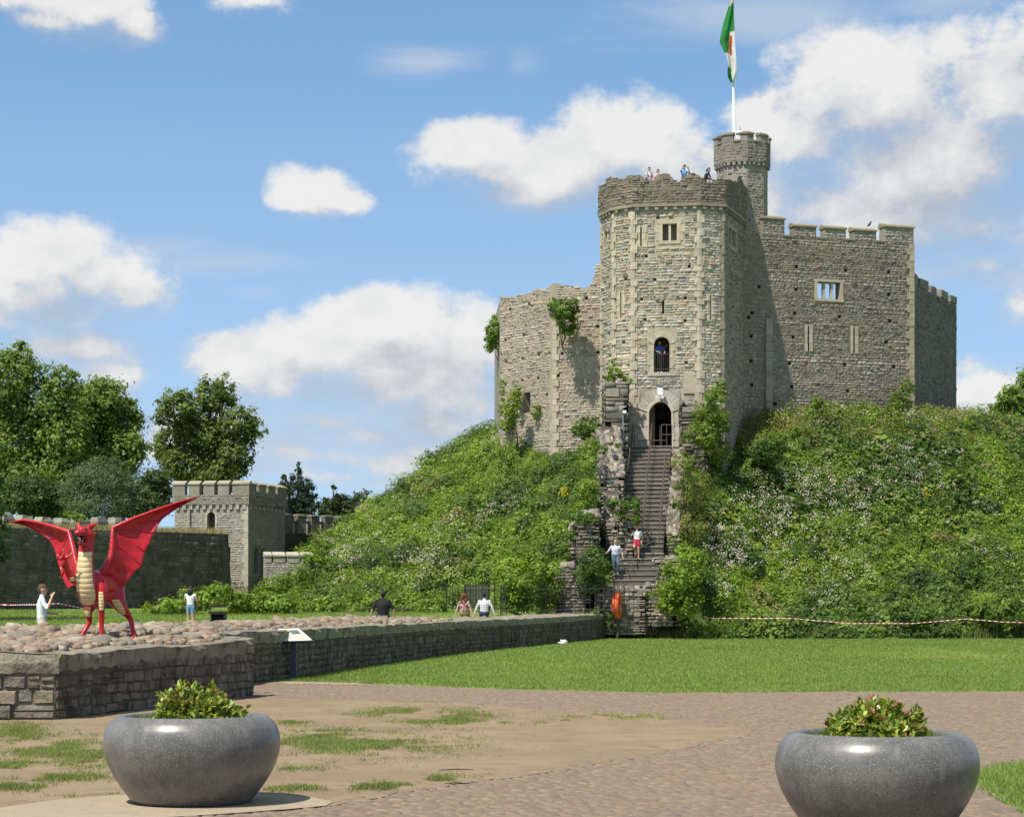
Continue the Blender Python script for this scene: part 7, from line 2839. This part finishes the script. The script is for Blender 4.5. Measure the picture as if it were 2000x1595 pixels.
def patch(name, rows, mat, lift, nx=9, gap=0.0, sub=3):
    """surface patch lying on the body; rows = [(zy, xl, xr), ...]"""
    out = []
    for (r0, r1) in zip(rows[:-1], rows[1:]):
        V_, ok_ = [], True
        for j in range(sub + 1):
            t = gap + (1 - 2 * gap) * j / sub
            zy, a, b = [r0[k] * (1 - t) + r1[k] * t for k in range(3)]
            for i in range(nx):
                s_ = i / (nx - 1)
                bow = 10 * (1 - (2 * s_ - 1) ** 2) if name == 'belly_plate' else 0
                d, p, _ = front(a + (b - a) * s_, zy + bow, 0)
                if d is None:
                    V_.append(None)
                else:
                    e_ = min(j, sub - j, i, nx - 1 - i)
                    V_.append((p[0], d - (lift if e_ > 0 else lift * .45), p[2]))
        Fc_ = []
        for j in range(sub):
            for i in range(nx - 1):
                f = (j * nx + i, j * nx + i + 1, (j + 1) * nx + i + 1, (j + 1) * nx + i)
                if all(V_[k] is not None for k in f):
                    ys_ = [V_[k][1] for k in f]
                    if max(ys_) - min(ys_) < .12:
                        Fc_.append(f)
        V_ = [v if v is not None else (0, 0, 0) for v in V_]
        if Fc_:
            out.append(obj(name, mesh(name, V_, Fc_, mat, smooth=True), drg))
    return out


ROWS = [(552, 732, 858), (596, 730, 856), (644, 724, 856), (694, 715, 857), (744, 708, 858), (796, 707, 860), (846, 711, 866), (894, 713, 876), (938, 716, 884), (978, 724, 888), (1014, 742, 886), (1046, 775, 878)]
patch('belly_lining', [(ROWS[0][0] + 4, ROWS[0][1], ROWS[0][2]), *ROWS[1:-1], (ROWS[-1][0] - 4, *ROWS[-1][1:])], M_BROWN, .004)
patch('belly_plate', ROWS, M_CREAM, .013, gap=.05)
LEGR = [(928, 922, 955), (955, 913, 960), (985, 911, 963), (1015, 913, 965), (1045, 917, 965), (1075, 922, 964), (1105, 930, 962)]
patch('leg_plate', LEGR, M_CREAM, .008, 6, gap=.06)
LEGH = [(1002, 1040, 1108), (1026, 1046, 1124), (1050, 1058, 1136), (1074, 1074, 1148), (1098, 1094, 1158), (1122, 1116, 1166), (1142, 1140, 1170)]
patch('leg_plate', LEGH, M_CREAM, .008, 6, gap=.06)
LEGU = [(1070, 776, 846), (1094, 782, 845), (1118, 788, 842), (1142, 796, 842), (1162, 804, 842)]
patch('leg_plate', LEGU, M_CREAM, .008, 6, gap=.06)
patch('leg_plate', [(795, 652, 690), (812, 648, 694), (832, 656, 694)], M_CREAM, .008, 6, gap=.05)
for a, b in CLAWS:
    vv_, ff_ = tube([a, (a + b) / 2 + np.array((0, 0, .01)), b], [.016, .013, .002], 7)
    obj('claw', mesh('claw', vv_, ff_, M_GOLD, smooth=True), drg)
vv_, ff_ = ball(q_(762, 438, -.455), (.075, .07, .042), 12, 8)
obj('mouth', mesh('mouth', vv_, ff_, M_MOUTH, smooth=True), drg)
for (zx, zy, d, s_) in [(728, 425, -.56, -1), (742, 428, -.56, -1), (776, 428, -.50, -1), (745, 455, -.535, 1), (768, 462, -.50, 1), (790, 430, -.45, -1)]:
    p = q_(zx, zy, d)
    vv_, ff_ = tube([p, p + np.array((0, -.005, .035 * s_))], [.011, .002], 6)
    obj('tooth', mesh('tooth', vv_, ff_, M_WHITE), drg)
for (zx, zy, d) in [(738, 352, -.478), (790, 352, -.455)]:
    vv_, ff_ = ball(q_(zx, zy, d), (.022, .016, .016), 9, 7)
    obj('eye', mesh('eye', vv_, ff_, M_MOUTH, smooth=True), drg)


# wings
def wing(lead, trail, ribs, side):
    NXW = 14
    n = len(lead)
    t1 = np.linspace(0, n - 1, (n - 1) * 3 + 1)
    L_ = np.array([q_(*p) for p in lead])
    T_ = np.array([q_(*p) for p in trail])
    li = np.stack([np.interp(t1, np.arange(n), L_[:, k]) for k in range(3)], 1)
    ti = np.stack([np.interp(t1, np.arange(n), T_[:, k]) for k in range(3)], 1)
    # scalloped trailing edge
    V_, m_ = [], len(t1)
    for sgn in (-1, 1):
        for j in range(m_):
            for i in range(NXW):
                s_ = i / (NXW - 1)
                p = li[j] * (1 - s_) + ti[j] * s_
                f = t1[j] - math.floor(t1[j])
                sc = math.sin(math.pi * f) * .035 * s_ ** 3
                p = p + (li[j] - ti[j]) * sc
                bil = math.sin(math.pi * s_) * .07 + .018 * math.cos(2 * math.pi * t1[j]) * s_ * (1 - s_) * 4
                th_ = .011 * (1 - s_ * .75)
                V_.append(p + np.array((0, bil + th_ * sgn, 0)))
    Fc_ = []
    o2 = m_ * NXW
    for j in range(m_ - 1):
        for i in range(NXW - 1):
            a = j * NXW + i
            Fc_.append((a, a + 1, a + NXW + 1, a + NXW))
            Fc_.append((o2 + a, o2 + a + NXW, o2 + a + NXW + 1, o2 + a + 1))
        a = j * NXW + NXW - 1
        Fc_.append((a, o2 + a, o2 + a + NXW, a + NXW))
    w_ = obj('wing', mesh('wing', V_, Fc_, M_RED, smooth=True), drg)
    rad = np.interp(np.arange(len(lead)), [0, len(lead) * .5, len(lead) - 1], [.012, .045, .075])
    v, f = tube(list(L_), list(rad), 10)
    obj('wing_bone', mesh('wing_bone', v, f, M_RED, smooth=True), w_)
    for (a, b) in ribs:
        pa, pb = L_[a], T_[b]
        pts = []
        for k in range(8):
            s_ = k / 7
            p = pa * (1 - s_) + pb * s_ + np.array((0, math.sin(math.pi * s_) * .07 - .012, 0))
            pts.append(p)
        v, f = tube(pts, list(np.linspace(.026, .006, 8)), 7)
        obj('wing_rib', mesh('wing_rib', v, f, M_RED, smooth=True), w_)


wing([(1840, 50, .80), (1620, 110, .66), (1420, 180, .54), (1230, 252, .42), (1050, 335, .28), (1046, 470, .22), (1036, 590, .16), (990, 690, .12), (930, 775, .05), (935, 830, .05)],
     [(1845, 47, .80), (1645, 158, .70), (1510, 255, .64), (1440, 378, .58), (1400, 480, .54), (1352, 560, .50), (1328, 692, .46), (1240, 765, .42), (1160, 882, .38), (1060, 900, .38)], [(4, 2), (4, 3), (4, 5), (5, 6), (6, 8)], 1)
wing([(103, 280, .78), (220, 262, .66), (360, 285, .54), (500, 325, .42), (640, 370, .28), (668, 480, .18), (690, 580, .08), (712, 670, .0), (735, 760, -.05), (740, 810, -.05)],
     [(100, 283, .78), (250, 322, .70), (380, 395, .64), (450, 442, .58), (505, 535, .54), (530, 640, .48), (572, 790, .36), (622, 905, .25), (690, 870, .12), (720, 860, .1)], [(4, 2), (4, 3), (4, 5), (5, 6)], -1)
